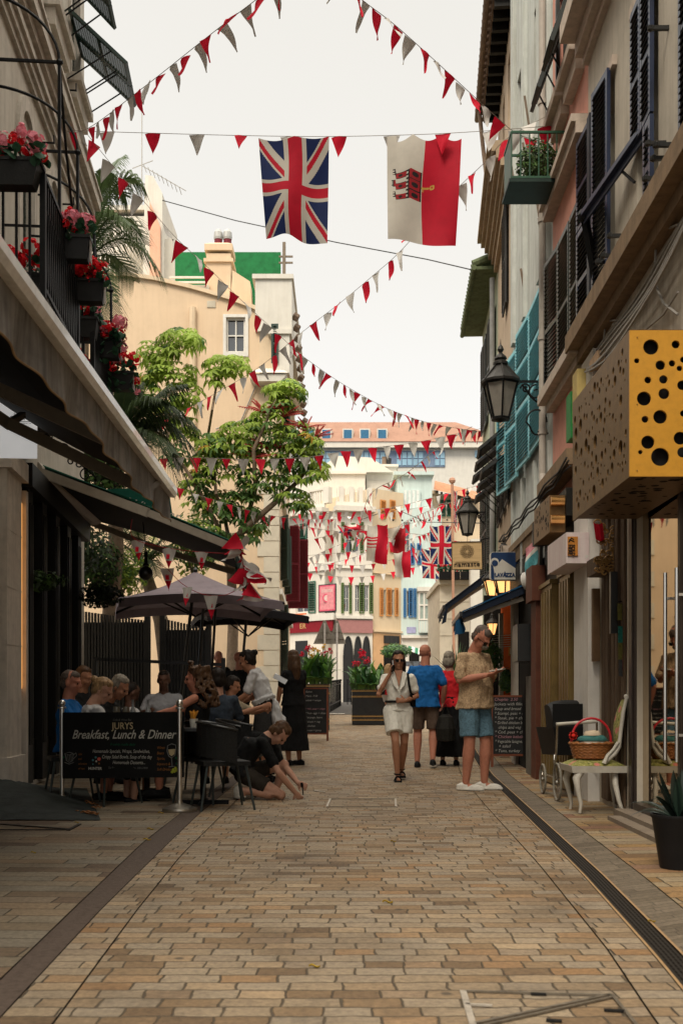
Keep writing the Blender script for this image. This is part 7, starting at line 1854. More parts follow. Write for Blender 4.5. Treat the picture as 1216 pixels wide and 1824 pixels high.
def jt(s_, px, py, ts, m=0, **k): put_text(mb, s_, ts, pj(px, py), jx, (0, 0, 1), m=m, off=.004, **k)
jt('Cafe & Wine Bar', 218, 1284, .028, 4, shear=.2); jt('JURYS', 219, 1298.5, .088, 7, space=1.0, bold=.0012, sx=.95)
jt('Breakfast, Lunch & Dinner', 219, 1315.5, .118, 0, shear=.38, sx=.85, bold=.0010)
jt('Freshly made daily', 219, 1328, .035, 2, shear=.3)
jt('Homemade Specials, Wraps, Sandwiches,', 216, 1341, .047, 0, shear=.25, sx=.76); jt('Crispy Salad Bowls, Soup of the day', 226, 1351, .047, 0, shear=.25, sx=.76); jt('Homemade Desserts...', 230, 1361, .047, 0, shear=.25, sx=.78)
jt('Tel Reservations for the day, 200 67898', 228, 1369.5, .028, 4, shear=.25, sx=.9); jt('www.jurysgibraltar.com', 218, 1376, .028, 4, shear=.25)
jt('HUNTER', 170, 1371, .036, 0, bold=.001)
for i_, w_ in enumerate(('Wines', 'Beers', 'Spirits,', 'Liqueurs &', 'Soft Drinks')): jt(w_, 280, 1334+i_*9.6, .036, 1, shear=.25, align='LEFT', sx=.85)
for i_, w_ in enumerate(('cafe', 'and', 'selection', 'of teas')): jt(w_, 140, 1345+i_*8.5, .030, 1, shear=.25, align='LEFT', sx=.85)
mb.build('lettering', [m_bw2, m_bor, m_bgr, m_byl, m_bgy, m_bpk, m_btl, m_bcr], JB)
mb = MB()
for x, y, r, m_ in ((177, 1352, 3.2, 5), (171, 1349, 1.8, 6), (166, 1354, 1.8, 6), (177, 1360, 1.6, 1), (172, 1356, 1.6, 0), (166, 1361, 1.2, 6)):
    q = pj(x, y); mb.lathe(q+V((0, -.004, 0)), [(r*9.7/F, 0), (r*9.7/F, .001)], 14, m=m_, axis='y')
def ln(pts, m_, w_=.004): mb.tube([pj(x, y)+V((0, -.004, 0)) for x, y in pts], w_, 4, m=m_)
ln([(116, 1342), (119, 1355), (124, 1358), (130, 1355), (131, 1342), (124, 1340), (116, 1342), (124, 1345), (131, 1342)], 4); ln([(131, 1345), (136, 1341), (137, 1346), (131, 1352)], 4); ln([(116, 1358), (124, 1361), (132, 1358)], 4)
for k in range(4): ln([(118+k*3, 1344), (120+k*2.6, 1356)], 4, .003)
ln([(299, 1328), (298, 1338), (301, 1347), (306, 1350), (312, 1345), (314, 1336), (313, 1327), (306, 1325), (299, 1328)], 4); ln([(306, 1350), (307, 1365)], 4); ln([(301, 1366), (312, 1365)], 4)
mb.prism([pj(x, y)+V((0, -.003, 0)) for x, y in ((300, 1335), (302, 1344), (306, 1347), (311, 1343), (313, 1334))], (0, .001, 0), m=7)
for x, y in ((309, 1371), (313, 1368), (311, 1374), (315, 1372), (307, 1375)): mb.lathe(pj(x, y)+V((0, -.004, 0)), [(2.6*9.6/F, 0), (2.6*9.6/F, .001)], 10, m=3, axis='y')
for x, y in ((314, 1350), (315, 1360), (114, 1349)): mb.lathe(pj(x, y)+V((0, -.004, 0)), [(2*9.6/F, 0), (2*9.6/F, .001)], 8, m=2, axis='y')
mb.build('printed_drawings', [m_bw2, m_bor, m_bgr, m_byl, m_bgy, m_bpk, m_btl, m_bcr], JB)
for px_, Yp in ((320, 9.49), (111, 10.15)):
    q = V((P(px_, 0, Yp).x, Yp, 0)); s_ = 'stainless barrier post %s the banner' % ('on a round base at the right end of' if px_ > 200 else 'at the left end of')
    t = thing('barrier_post', q, s_, 'post')
    mb = MB(); mb.tube([q+V((0, 0, .05)), q+V((0, 0, .94))], .021, 14); mb.lathe(q, [(.021, .93), (.04, .935), (.04, .95), (.021, .955)], 14); mb.ball(q+V((0, 0, .985)), .034, 14); mb.build('post', m_steel, t, smooth=True)
    mb = MB(); mb.lathe(q, [(.155, 0), (.16, .012), (.155, .03), (.09, .055), (.03, .075), (.022, .10)], 28); mb.build('base', M('worn_steel_base', (.42, .38, .32), .35, .9, var=.2), t, smooth=True)
# ================================================================== pram
PR = thing('pram', (2.23, 10.6, 0), 'old fashioned black pram with a white handle behind the basket chair', 'pram')
m_prc = M('black_pram_cloth', (.004, .004, .004), .6, var=.2); m_chr = M('chrome', (.42, .40, .36), .25, 1)
x0p, x1p, yp = P(976, 0, 10.9).x, P(1052, 0, 10.9).x, 10.7
def hood(mb):
    rows = []
    for j in range(9):
        a = PI*.62*j/8; rows.append([V((x0p+(x1p-x0p)*(k/8), yp+.30-.34*math.cos(a)*(1-.0*k), .74+.28*math.sin(a)*(1-.18*abs(k/4-1)**3))) for k in range(9)])
    mb.grid(rows)
    for s_ in (0, 1):
        x = x0p if s_ == 0 else x1p; mb.face([V((x, yp+.30, .70))]+[V((x, yp+.30-.34*math.cos(PI*.62*j/8), .74+.28*math.sin(PI*.62*j/8)*.82)) for j in range(9)])
    mb.box(x0p, x1p, yp-.03, yp-.01, .72, .98)
part('hood', m_prc, PR, hood)
part('body', m_prc, PR, lambda mb: mb.hexa([(x0p+.05, yp-.02, .45), (x1p-.05, yp-.02, .45), (x1p-.05, yp+.8, .42), (x0p+.05, yp+.8, .42), (x0p, yp-.05, .74), (x1p, yp-.05, .74), (x1p, yp+.9, .72), (x0p, yp+.9, .72)]))
part('handle', M('ivory_handle', (.48, .45, .38), .4), PR, lambda mb: mb.tube([P(990, 1290, 9.9), P(1062, 1285, 9.9)], .017, 10), smooth=True)
part('handle_stays', m_chr, PR, lambda mb: (mb.tube([P(992, 1290, 9.9), P(990, 1340, 10.1), P(985, 1375, 10.5)], .01, 6), mb.tube([P(1062, 1286, 9.9), P(1063, 1340, 10.1), P(1055, 1375, 10.5)], .01, 6)))
part('chassis', m_chr, PR, lambda mb: (mb.bar((x0p+.03, yp, .22), (x0p+.03, yp+.8, .22), .02), mb.bar((x1p-.03, yp, .22), (x1p-.03, yp+.8, .22), .02), mb.tube([(x0p+.02, yp-.02, .45), (x0p+.0, yp-.12, .32), (x0p+.03, yp, .21)], .012, 6), mb.tube([(x1p-.02, yp-.02, .45), (x1p, yp-.12, .32), (x1p-.03, yp, .21)], .012, 6)))
for x, y, r in ((x0p+.0, 10.45, .19), (x1p+.05, 10.5, .19), (x0p+.02, 11.3, .16), (x1p+.02, 11.3, .16)):
    mb = MB(); n = 22; mb.tube([(x+(.02 if x > 2.2 else -.01)*0, y+r*math.cos(2*PI*k/n)*.94, r+r*.96*math.sin(2*PI*k/n)+.004) for k in range(n+1)], .013, 8, cap=False); w_ = mb.build('wheel', M('pale_tyre', (.22, .20, .16), .7), PR)
    mb = MB()
    for k in range(12): a = 2*PI*k/12; mb.bar((x, y, r), (x, y+r*.9*math.cos(a), r+r*.9*math.sin(a)), .004)
    mb.ball((x, y, r), .025, 8); mb.build('spokes', m_chr, w_)
# ================================================================== white chair with floral seat
CH = thing('side_chair', (2.28, 9.35, 0), 'white carved chair with a green and pink floral seat outside the shop', 'chair')
m_chw = M('chipped_white_wood', (.50, .47, .40), .45, var=.12, scale=14, streak=.3, stain=(.3, .26, .2))
mf, tf, bf = nodes_mat('floral_fabric')
gg = N(tf, 'ShaderNodeNewGeometry'); vo = N(tf, 'ShaderNodeTexVoronoi'); vo.inputs['Scale'].default_value = 9; tf.links.new(gg.outputs['Position'], vo.inputs['Vector']); nz = N(tf, 'ShaderNodeTexNoise'); nz.inputs['Scale'].default_value = 45; nz.inputs['Detail'].default_value = 5; tf.links.new(gg.outputs['Position'], nz.inputs['Vector'])
gcl = ramp(tf, nz.outputs[0], [(.35, (.10, .11, .02)), (.55, (.28, .26, .06)), (.7, (.42, .38, .20))]); fcl = ramp(tf, vo.outputs['Distance'], [(.22, (1, 1, 1)), (.34, (0, 0, 0))])
tf.links.new(mixc(tf, fcl, gcl, (.50, .16, .13)), bf.inputs['Base Color']); bf.inputs['Roughness'].default_value = .85
YC = 9.3
def leg(name, pts, r):
    mb = MB(); mb.tube([P(x, y, Y) for x, y, Y in pts], r, 8); mb.build(name, m_chw, CH, smooth=True)
leg('leg', [(1034, 1372, 9.25), (1026, 1386, 9.22), (1029, 1410, 9.22), (1034, 1432, 9.22), (1032, 1448, 9.22)], [.036, .036, .024, .017, .014])
leg('leg', [(1012, 1372, 9.7), (1007, 1386, 9.7), (1012, 1408, 9.7), (1017, 1430, 9.7), (1015, 1441, 9.7)], [.034, .032, .022, .016, .014])
leg('leg', [(1094, 1372, 9.3), (1095, 1396, 9.25), (1101, 1425, 9.2), (1109, 1449, 9.2)], [.03, .028, .02, .016])
leg('leg', [(1090, 1372, 9.75), (1090, 1400, 9.75), (1093, 1425, 9.75), (1096, 1443, 9.75)], [.028, .024, .018, .015])
sx_ = [P(1006, 1366, 9.5).x, P(1100, 1366, 9.5).x]
part('seat_frame', m_chw, CH, lambda mb: mb.hexa([(sx_[0], 9.2, .37), (sx_[1], 9.2, .37), (sx_[1], 9.72, .37), (sx_[0], 9.72, .37), (sx_[0]-.01, 9.19, .43), (sx_[1], 9.19, .43), (sx_[1], 9.73, .43), (sx_[0]-.01, 9.73, .43)]))
def seat(mb):
    rows = []
    for i in range(11):
        for_ = []
        for j in range(9):
            u, v = i/10, j/8; for_.append(V((sx_[0]+(sx_[1]-sx_[0])*u, 9.2+.52*v, .431+.055*(1-(2*u-1)**4)*(1-(2*v-1)**4))))
        rows.append(for_)
    mb.grid(rows)
part('seat', mf, CH, seat, smooth=True)
def backf(mb):
    for Y, dx in ((9.22, 0), (9.70, -6)):
        pts = [P(1076+dx, 1358, Y), P(1094+dx, 1342, Y), P(1102+dx, 1330, Y), P(1105+dx, 1300, Y), P(1109+dx, 1270, Y), P(1115+dx, 1243, Y)]
        mb.tube(pts, [.02, .024, .018, .018, .018, .016], 8)
    mb.tube([P(1115, 1243, 9.22), P(1113, 1238, 9.45), P(1109, 1243, 9.70)], .02, 8); mb.tube([P(1102, 1330, 9.22), P(1099, 1330, 9.45), P(1096, 1330, 9.70)], .018, 8)
part('back_frame', m_chw, CH, backf, smooth=True)
def backp(mb):
    rows = []
    for i in range(8):
        t_ = i/7; a = P(1102+13*t_**1.3, 1328-82*t_, 9.24); b = P(1096+12*t_**1.3, 1328-82*t_, 9.68); rows.append([a.lerp(b, k/6)+V((-.06*math.sin(PI*k/6)*math.sin(PI*(.15+.7*t_)), 0, .0)) for k in range(7)])
    mb.grid(rows); 
part('backrest', mf, CH, backp, smooth=True)
part('armrest', m_chw, CH, lambda mb: mb.tube([P(1075, 1360, 9.2), P(1082, 1345, 9.2), P(1092, 1335, 9.2), P(1100, 1322, 9.2)], [.022, .016, .014, .016], 8), smooth=True)
# basket
BK = thing('wicker_basket', (P(1053, 0, 9.4).x, 9.42, .485), 'brown wicker basket with a red handle and folded cloths, on the floral chair', 'basket')
bc = V((P(1053, 0, 9.4).x, 9.42, .485)); m_wick = M('wicker', (.28, .11, .035), .5, var=.35, scale=40, coat=.2)
def wick(mb):
    nr = 9
    for j in range(nr):
        z = .012+j*.014; rx = .155+.035*j/nr; ry = .115+.025*j/nr; n = 36
        mb.tube([bc+V((rx*math.cos(2*PI*k/n)*(1+.018*(-1)**(k+j)), ry*math.sin(2*PI*k/n)*(1+.018*(-1)**(k+j)), z)) for k in range(n+1)], .0085, 5, cap=False)
    for k in range(18): a = 2*PI*k/18; mb.bar(bc+V((.15*math.cos(a), .11*math.sin(a), .0)), bc+V((.19*math.cos(a), .14*math.sin(a), .14)), .010)
    mb.tube([bc+V((.195*math.cos(2*PI*k/36), .145*math.sin(2*PI*k/36), .140+.003*(-1)**k)) for k in range(37)], .012, 6, cap=False); mb.lathe(bc, [(.001, 0), (.15, .004)], 20)
part('weave', m_wick, BK, wick)
part('handle', M('red_handle', (.45, .01, .02), .45), BK, lambda mb: mb.tube([bc+V((.18*math.cos(PI*k/14), 0, .13+.235*math.sin(PI*k/14)**.8)) for k in range(15)], .011, 8), smooth=True)
part('red_flower', M('red_felt', (.65, .03, .02), .8), BK, lambda mb: [mb.obb(bc+V((-.17, -.03, .21)), (.028*math.cos(k*.7), 0, .028*math.sin(k*.7)), (0, .012, 0), (-.028*math.sin(k*.7), 0, .028*math.cos(k*.7))) for k in range(3)]+[mb.ball(bc+V((-.17, -.045, .21)), .02, 8)])
def cloth_pile(z, rx, ry, h, m_, lb, sd):
    r = random.Random(sd); mb = MB(); rows = []
    for i in range(7):
        t_ = i/6; rows.append([bc+V((.01+rx*math.cos(2*PI*k/16)*math.cos(t_*PI/2)**.6*(1+.1*r.random()), ry*math.sin(2*PI*k/16)*math.cos(t_*PI/2)**.6, z+h*math.sin(t_*PI/2)*(1+.15*r.uniform(-1, 1)))) for k in range(16)])
    mb.grid(rows, True); tag(mb.build('folded_cloth', m_, smooth=True), lb, 'cloth', 'folded cloths in the basket')
cloth_pile(.13, .12, .10, .05, M('cream_cloth', (.50, .47, .38), .85, var=.15, scale=20), 'cream folded cloth lowest in the basket', 1)
cloth_pile(.165, .13, .10, .05, M('teal_cloth', (.04, .13, .12), .85, var=.3, scale=20), 'dark teal folded cloth in the basket', 2)
cloth_pile(.21, .075, .07, .045, M('beige_cloth', (.52, .42, .30), .85, var=.1, scale=20), 'beige cloth on top of the basket pile', 3)
# ================================================================== agave pot
bp_ = V((P(1212, 0, 6.2).x, 6.25, 0))
AG = thing('potted_agave', bp_, 'dark spiky potted agave at the lower right edge', 'potted plant')
part('pot', M('charcoal_pot', (.012, .012, .013), .5, var=.2), AG, lambda mb: mb.lathe(bp_, [(.105, 0), (.11, .01), (.155, .30), (.165, .31), (.165, .325), (.15, .325), (.14, .28), (.001, .27)], 32), smooth=True)
mb = MB(); ar = random.Random(12)
for k in range(34):
    a = ar.random()*2*PI; el = ar.uniform(.15, 1.35); L = ar.uniform(.28, .42); d = V((math.cos(a)*math.sin(el), math.sin(a)*math.sin(el), math.cos(el))); s_ = d.cross(V((0, 0, 1))).normalized(); rows = []; p = bp_+V((0, 0, .29)); ww0 = .055 if el < .8 else .02
    for i in range(8):
        u = i/7; q = p+d*L*u-V((0, 0, L*.45*u*u*u*math.sin(el))); ww = ww0*.5*math.sin(PI*(.18+.8*u))**.8*(1 if u < .99 else .1); up = s_.cross(d)*ww*.6; rows.append([q-s_*ww-up, q, q+s_*ww-up])
    mb.grid(rows, m=k % 2)
mb.build('leaves', [M('agave_leaf', (.016, .032, .022), .4, var=.3), M('agave_leaf_dark', (.010, .02, .015), .4, var=.3)], AG, smooth=True)
# ================================================================== small things on the ground
def Gp(px, py, dz=0.0): Y = F/(py-1250.0); return V(((px-608)*Y/F, Y, dz))
m_fram = M('cover_frame_steel', (.20, .17, .13), .5, .6, var=.3, scale=30); m_frw = M('bright_cover_edge', (.45, .40, .33), .5, .4, var=.3, scale=30)
CV = thing('access_cover', Gp(960, 1800), 'steel framed stone inlay cover at the bottom right of the road', 'access cover')
def gstrip(mb, a, b, w_): mb.bar(Gp(*a, .006), Gp(*b, .006), w_, .006)
part('bright_edge', m_frw, CV, lambda mb: (gstrip(mb, (824, 1768), (842, 1830), .022), gstrip(mb, (828, 1792), (876, 1794), .012)))
part('frame', m_fram, CV, lambda mb: (gstrip(mb, (826, 1768), (1088, 1776), .008), gstrip(mb, (846, 1826), (1088, 1774), .014), gstrip(mb, (850, 1832), (1090, 1779), .010), gstrip(mb, (1090, 1776), (1135, 1832), .012)))
part('key_hole', m_hole, CV, lambda mb: (gstrip(mb, (945, 1773), (972, 1774), .016), gstrip(mb, (1075, 1802), (1112, 1804), .016), gstrip(mb, (972, 1820), (1000, 1822), .016)))
CV2 = thing('access_cover', Gp(640, 1431), 'small steel edged cover in the road near the kneeling man', 'access cover')
part('edge', m_frw, CV2, lambda mb: (gstrip(mb, (588, 1424), (582, 1438), .02), gstrip(mb, (704, 1424), (705, 1438), .02)))
part('frame', m_fram, CV2, lambda mb: (gstrip(mb, (588, 1424), (704, 1424), .012), gstrip(mb, (582, 1438), (705, 1438), .012)))
mb = MB()
for k in range(5): mb.bar(Gp(560+k*4, 1409+k*.5, .006), Gp(562+k*4, 1410+k*.5, .006), .02, .006)
tag(mb.build('paint_mark', m_frw), 'small pale mark on the setts beside the kneeling man', 'mark')
CV3 = thing('access_cover', Gp(70, 1470), 'dark edged cover in the left pavement near the tarpaulin', 'access cover')
part('frame', m_drain, CV3, lambda mb: (gstrip(mb, (-40, 1466), (125, 1478), .03), gstrip(mb, (-60, 1479), (125, 1479), .022), gstrip(mb, (122, 1480), (142, 1469), .03)))
TP = MB(); rows = []
for i in range(25):
    u = i/24; row = []
    for j in range(13):
        v = j/12; q0_ = Gp(-120+300*u, 1462); q1_ = Gp(-60+215*u, 1405); q = q0_.lerp(q1_, v); h = .24*math.sin(PI*min(1, v*1.02))**.7*(1-u**2.2)*(1+.08*math.sin(i*1.3+j*2.1))+.01; q.z = h*(1-.3*u); q.z += .02*abs(noise.noise(V((i*.45, j*.6, 2))))*(1-u)+.012*noise.noise(V((i*1.1, j*1.2, 5)))*(1-u); row.append(q)
    rows.append(row)
TP.grid(rows); tag(TP.build('tarpaulin', M('dark_patched_tarp', (.028, .034, .032), .7, var=.5, scale=7, bump=.4), smooth=True), 'dark patched tarpaulin mound on the left pavement', 'tarpaulin')
lr = random.Random(3); m_dl = M('dry_leaf', (.30, .13, .05), .7, var=.4, scale=30); m_yl = M('yellow_leaf', (.42, .28, .03), .7, var=.2)
def leafm(q, r, m_, lb, grp):
    mb = MB(); n = 9; mb.grid([[q+V((r*(k/4-1)*1.2, r*.5*(j-1)*math.sin(PI*(k+.5)/9), .004+r*.35*abs(j-1)+.25*r*math.sin(k*.8))) for k in range(9)] for j in range(3)])
    tag(mb.build('fallen_leaf', m_), lb, 'leaf', grp)
for k in range(16):
    q = Gp(lr.uniform(118, 178), lr.uniform(1432, 1456)); q.z = lr.random()*.03; leafm(q, lr.uniform(.02, .04), m_dl, 'curled brown dry leaf in the pile beside the tarpaulin', 'dry leaves beside the tarpaulin')
for (x, y) in ((137, 1466), (197, 1478), (268, 1478), (262, 1497), (1160, 1643), (287, 1449), (560, 1724), (60, 1520), (700, 1500), (690, 1609)):
    leafm(Gp(x, y), lr.uniform(.014, .024), m_yl, 'tiny yellow leaf fallen on the paving', 'tiny yellow leaves scattered on the paving')
# ================================================================== people: continuous remeshed bodies
class Blob(MB):
    def ell(s, c, rx, ry, rz, X=None, Y=None, Z=None, n=12):
        X = V(X or (1, 0, 0)); Y = V(Y or (0, 1, 0)); Z = V(Z or (0, 0, 1)); c = V(c); rows = []
        for i in range(n//2+1):
            a = PI*i/(n//2); q = max(math.sin(a), 1e-3); rows.append([c+X*rx*q*math.cos(2*PI*k/n)+Y*ry*q*math.sin(2*PI*k/n)-Z*rz*math.cos(a) for k in range(n)])
        i0 = s.grid(rows, True)
    def limb(s, pts, r, n=12):
        pts = [V(p) for p in pts]; s.tube(pts, r, n)
        for p, q in zip(pts, r): s.ell(p, q, q, q, n=10)
    def loft(s, rings):
        """rings: (centre, X half axis vector, Y half axis vector)"""
        rows = [[c+X*math.copysign(abs(math.cos(a))**.85, math.cos(a))+Y*math.copysign(abs(math.sin(a))**.85, math.sin(a)) for a in [2*PI*k/20 for k in range(20)]] for c, X, Y in rings]
        i0 = s.grid(rows, True); s.f.append(tuple(i0+k for k in range(20))); s.mi.append(0); e = i0+(len(rows)-1)*20; s.f.append(tuple(e+k for k in range(20))); s.mi.append(0)
    def done(s, name, mat, parent, vox, amp=0.0, fr=14.0, sm=4, st=(1, 1, .35), org=None):
        o = s.build(name, mat, parent); m = o.modifiers.new('r', 'REMESH'); m.mode = 'VOXEL'; m.voxel_size = vox
        k = o.modifiers.new('s', 'SMOOTH'); k.factor = .5; k.iterations = sm
        dg = bpy.context.evaluated_depsgraph_get(); me = bpy.data.meshes.new_from_object(o.evaluated_get(dg)); o.modifiers.clear(); old = o.data; o.data = me; bpy.data.meshes.remove(old)
        me.materials.clear(); me.materials.append(mat)
        if amp:
            N_ = [v.normal.copy() for v in me.vertices]
            for v, nn in zip(me.vertices, N_):
                p = v.co; q = V((p.x*fr*st[0], p.y*fr*st[1], p.z*fr*st[2])); v.co = p+nn*amp*(noise.noise(q)+.5*noise.noise(q*2.3+V((3, 1, 7)))-.2)
        me.polygons.foreach_set('use_smooth', [True]*len(me.polygons)); me.update(); return o
def skin(c, n): return M('skin_'+n, c, .5, var=.10, scale=30, trans=.04)
sk_tan = skin((.40, .19, .11), 'tanned'); sk_fair = skin((.46, .25, .17), 'fair'); sk_red = skin((.46, .19, .12), 'ruddy'); sk_dark = skin((.12, .06, .04), 'dark')
h_dk = M('dark_hair', (.014, .009, .006), .62, var=.4, scale=60, stretch=(1, 1, .15)); h_br = M('brown_hair', (.075, .038, .018), .5, var=.5, scale=60, stretch=(1, 1, .2)); h_bl = M('blonde_hair', (.28, .17, .08), .5, var=.5, scale=60, stretch=(1, 1, .2)); h_gr = M('grey_hair', (.20, .17, .13), .55, var=.5, scale=60, stretch=(1, 1, .2)); h_sg = M('cropped_grey_hair', (.10, .075, .06), .6, var=.4, scale=80)
m_shade = M('sunglass_lens', (.006, .005, .005), .12, coat=.5)
def head(b, c, f, u, s=1.0):
    r = f.cross(u).normalized(); E = lambda q, x, y, z: b.ell(c+(r*q[0]+f*q[1]+u*q[2])*s, x*s, y*s, z*s, r, f, u)
    E((0, -.012, .035), .076, .095, .090); E((0, .018, -.035), .061, .072, .085); E((0, .045, -.095), .034, .034, .026); E((0, .098, -.018), .012, .02, .024); E((0, .09, .012), .009, .014, .03)
    E((0, .070, .020), .052, .025, .012); E((0, .083, -.062), .024, .013, .010); E((.035, .066, -.03), .02, .018, .02); E((-.035, .066, -.03), .02, .018, .02)
    for k in (-1, 1): E((k*.077, -.008, -.012), .010, .02, .032)
def hand(b, w, d, pn, curl=.5, th=1, s=1.0):
    d = V(d).normalized(); pn = V(pn); pn = (pn-d*pn.dot(d)).normalized(); sd = d.cross(pn)*th
    b.ell(w+d*.045*s, .038*s, .052*s, .016*s, sd, d, pn); b.ell(w+d*.01*s, .027*s, .03*s, .02*s, sd, d, pn)
    for i, L in enumerate((.066, .076, .071, .056)):
        p = w+d*.082*s+sd*(i-1.5)*.0205*s*-1; a = 0; pts = [p]
        for k, q in enumerate((.45, .32, .23)):
            a += curl*(.55+.3*k); dd = d*math.cos(a)+pn*math.sin(a)+sd*(1.5-i)*.05; p = p+dd.normalized()*L*q*s; pts.append(p)
        b.tube(pts, [.0095*s, .009*s, .0082*s, .0068*s], 8); b.ell(pts[-1], .0068*s, .0068*s, .0068*s, n=6)
    p = w+d*.022*s+sd*.032*s; q = p+(d*.6+sd*.7).normalized()*.034*s+pn*.006; e = q+(d*.9+sd*.15+pn*curl*.7).normalized()*.032*s; b.limb([p, q, e], [.013*s, .011*s, .0085*s], 8)
def person(label, pos, yaw, H=1.7, pose='stand', J=None, sk=sk_fair, vox=.010, look=None, hair=None, top=None, bottom=None, shoes=None, grp=None, build=1.0, hands=True, extra=None, hd=None):
    """pos: ground point; J: joint overrides (left, forward, up) in metres for a 1.7 m figure"""
    y = math.radians(yaw); f = V((math.sin(y), -math.cos(y), 0)); l = V((math.cos(y), math.sin(y), 0)); k = H/1.7; pos = V(pos)
    S = dict(pel=(0, 0, .93), wai=(0, .01, 1.07), che=(0, .0, 1.27), nek=(0, -.01, 1.44), hed=(0, .02, 1.580), shL=(.172, -.01, 1.355), shR=(-.172, -.01, 1.355), elL=(.235, -.03, 1.11), elR=(-.235, -.03, 1.11), wrL=(.245, .06, .87), wrR=(-.245, .06, .87),
             hiL=(.09, 0, .90), hiR=(-.09, 0, .90), knL=(.10, .03, .49), knR=(-.10, .03, .49), anL=(.10, -.01, .085), anR=(-.10, -.01, .085))
    if pose == 'sit':
        for n_ in ('pel', 'wai', 'che', 'nek', 'hed', 'shL', 'shR'): a = S[n_]; S[n_] = (a[0], a[1], a[2]-.40)
        S.update(hiL=(.09, 0, .52), hiR=(-.09, 0, .52), knL=(.11, .42, .50), knR=(-.11, .42, .50), anL=(.11, .38, .08), anR=(-.11, .38, .08), elL=(.26, .10, .76), elR=(-.26, .10, .76), wrL=(.16, .32, .79), wrR=(-.16, .32, .79))
    S.update(J or {}); W = {n_: pos+(l*a[0]+f*a[1]+V((0, 0, a[2])))*k for n_, a in S.items()}
    t = thing('person', pos, label, 'person', grp); bb = build*k
    b = Blob(); hdir = V(f)
    if look is not None: ly, lp = math.radians(look[0]), math.radians(look[1]); hdir = V((math.sin(ly)*math.cos(lp), -math.cos(ly)*math.cos(lp), math.sin(lp)))
    hu = V((0, 0, 1)); hu = (hu-hdir*hu.dot(hdir)).normalized(); hc = W['hed']; head(b, hc, hdir, hu, k*1.04)
    b.limb([W['nek']-V((0, 0, .04)), W['nek'].lerp(hc, .55)], [.066*bb, .058*bb])
    sv = (W['shL']-W['shR']).normalized(); up = (W['nek']-W['pel']).normalized(); fw = sv.cross(up).normalized()
    def torso(b, g=1.0, z0='pel', dn=.0, hem=1.0, belly=0):
        R = [(W['pel']-up*dn, .165*hem, .125*hem), (W['pel']+up*.04, .165, .12), (W['wai'], .148+belly*.3, .105+belly), (W['wai'].lerp(W['che'], .5), .155+belly*.2, .108+belly*.8), (W['che'], .170, .112), ((W['shL']+W['shR'])/2-up*.03, .150, .088), ((W['shL']+W['shR'])/2+up*.02, .130, .072), ((W['shL']+W['shR'])/2+up*.065, .075, .055)]
        b.loft([(c+fw*(belly*.4 if 0 < i < 4 else 0), sv*x*bb*g, fw*y_*bb*g) for i, (c, x, y_) in enumerate(R)])
    torso(b, .84)
    for s_ in 'LR':
        sh, el, wr = W['sh'+s_], W['el'+s_], W['wr'+s_]
        b.limb([sh, sh.lerp(el, .5), el, el.lerp(wr, .35), wr], [.046*bb, .042*bb, .036*bb, .038*bb, .026*bb])
        if hands: hs = (hd or {}).get(s_, {}); hand(b, wr, hs.get('d', wr-el), hs.get('n', -l if s_ == 'L' else l), hs.get('c', .5), hs.get('t', 1 if s_ == 'L' else -1), k)
        hi, kn, an = W['hi'+s_], W['kn'+s_], W['an'+s_]
        b.limb([hi, hi.lerp(kn, .5), kn, kn.lerp(an, .3), kn.lerp(an, .7), an], [.085*bb, .076*bb, .056*bb, .060*bb, .044*bb, .035*bb])
        tf_ = (hd or {}).get('foot', f); b.limb([an-V((0, 0, .045))-tf_*.02, an+tf_*.13*k-V((0, 0, .058))], [.034*k, .024*k])
    b.done('body', sk, t, vox, sm=3)
    if top:
        m_, sl, hem, belly = top; b = Blob(); torso(b, 1.10, dn=hem, hem=1.13, belly=belly)
        for s_ in 'LR':
            sh, el, wr = W['sh'+s_], W['el'+s_], W['wr'+s_]
            if sl > 0:
                e = sh.lerp(el, min(sl, 1)); pts = [sh-sv*(.04 if s_ == 'L' else -.04), sh, e]; rr = [.060*bb, .061*bb, .064*bb]
                if sl > 1: pts.append(el.lerp(wr, sl-1)); rr = [.060*bb, .060*bb, .054*bb, .044*bb]
                b.limb(pts, rr)
        b.done('top', m_, t, vox*1.15, amp=.015, fr=13, st=(1, 1, .8))
    if bottom:
        m_, ln, fl_ = bottom; b = Blob()
        if fl_ == 'skirt': zc = [(W['pel']+up*.10, .155, .115), (W['pel']-V((0, 0, .05)), .18, .14), ((W['pel']+V((0, 0, -1))*.5*ln), .20, .17), (W['pel']-V((0, 0, ln)), .24, .20)]; b.loft([(c, l*x*bb, f*y_*bb) for c, x, y_ in zc])
        else:
            b.loft([(W['pel']+up*.09, sv*.135*bb, fw*.095*bb), (W['pel']+up*.01, sv*.165*bb, fw*.122*bb), (W['pel']-up*.07, sv*.165*bb, fw*.125*bb)])
            for s_ in 'LR':
                hi, kn, an = W['hi'+s_], W['kn'+s_], W['an'+s_]; pts = [hi, hi.lerp(kn, min(ln, 1))]; rr = [.098*bb*fl_, .088*bb*fl_]
                if ln > 1: pts = [hi, kn, kn.lerp(an, ln-1)]; rr = [.098*bb, .075*bb*fl_, .06*bb*fl_]
                i0 = len(b.v); b.tube(pts, rr, 14); b.ell(hi, rr[0], rr[0], rr[0])
        b.done('bottom', m_, t, vox*1.15, amp=.010, fr=16, st=(1, 1, .5))
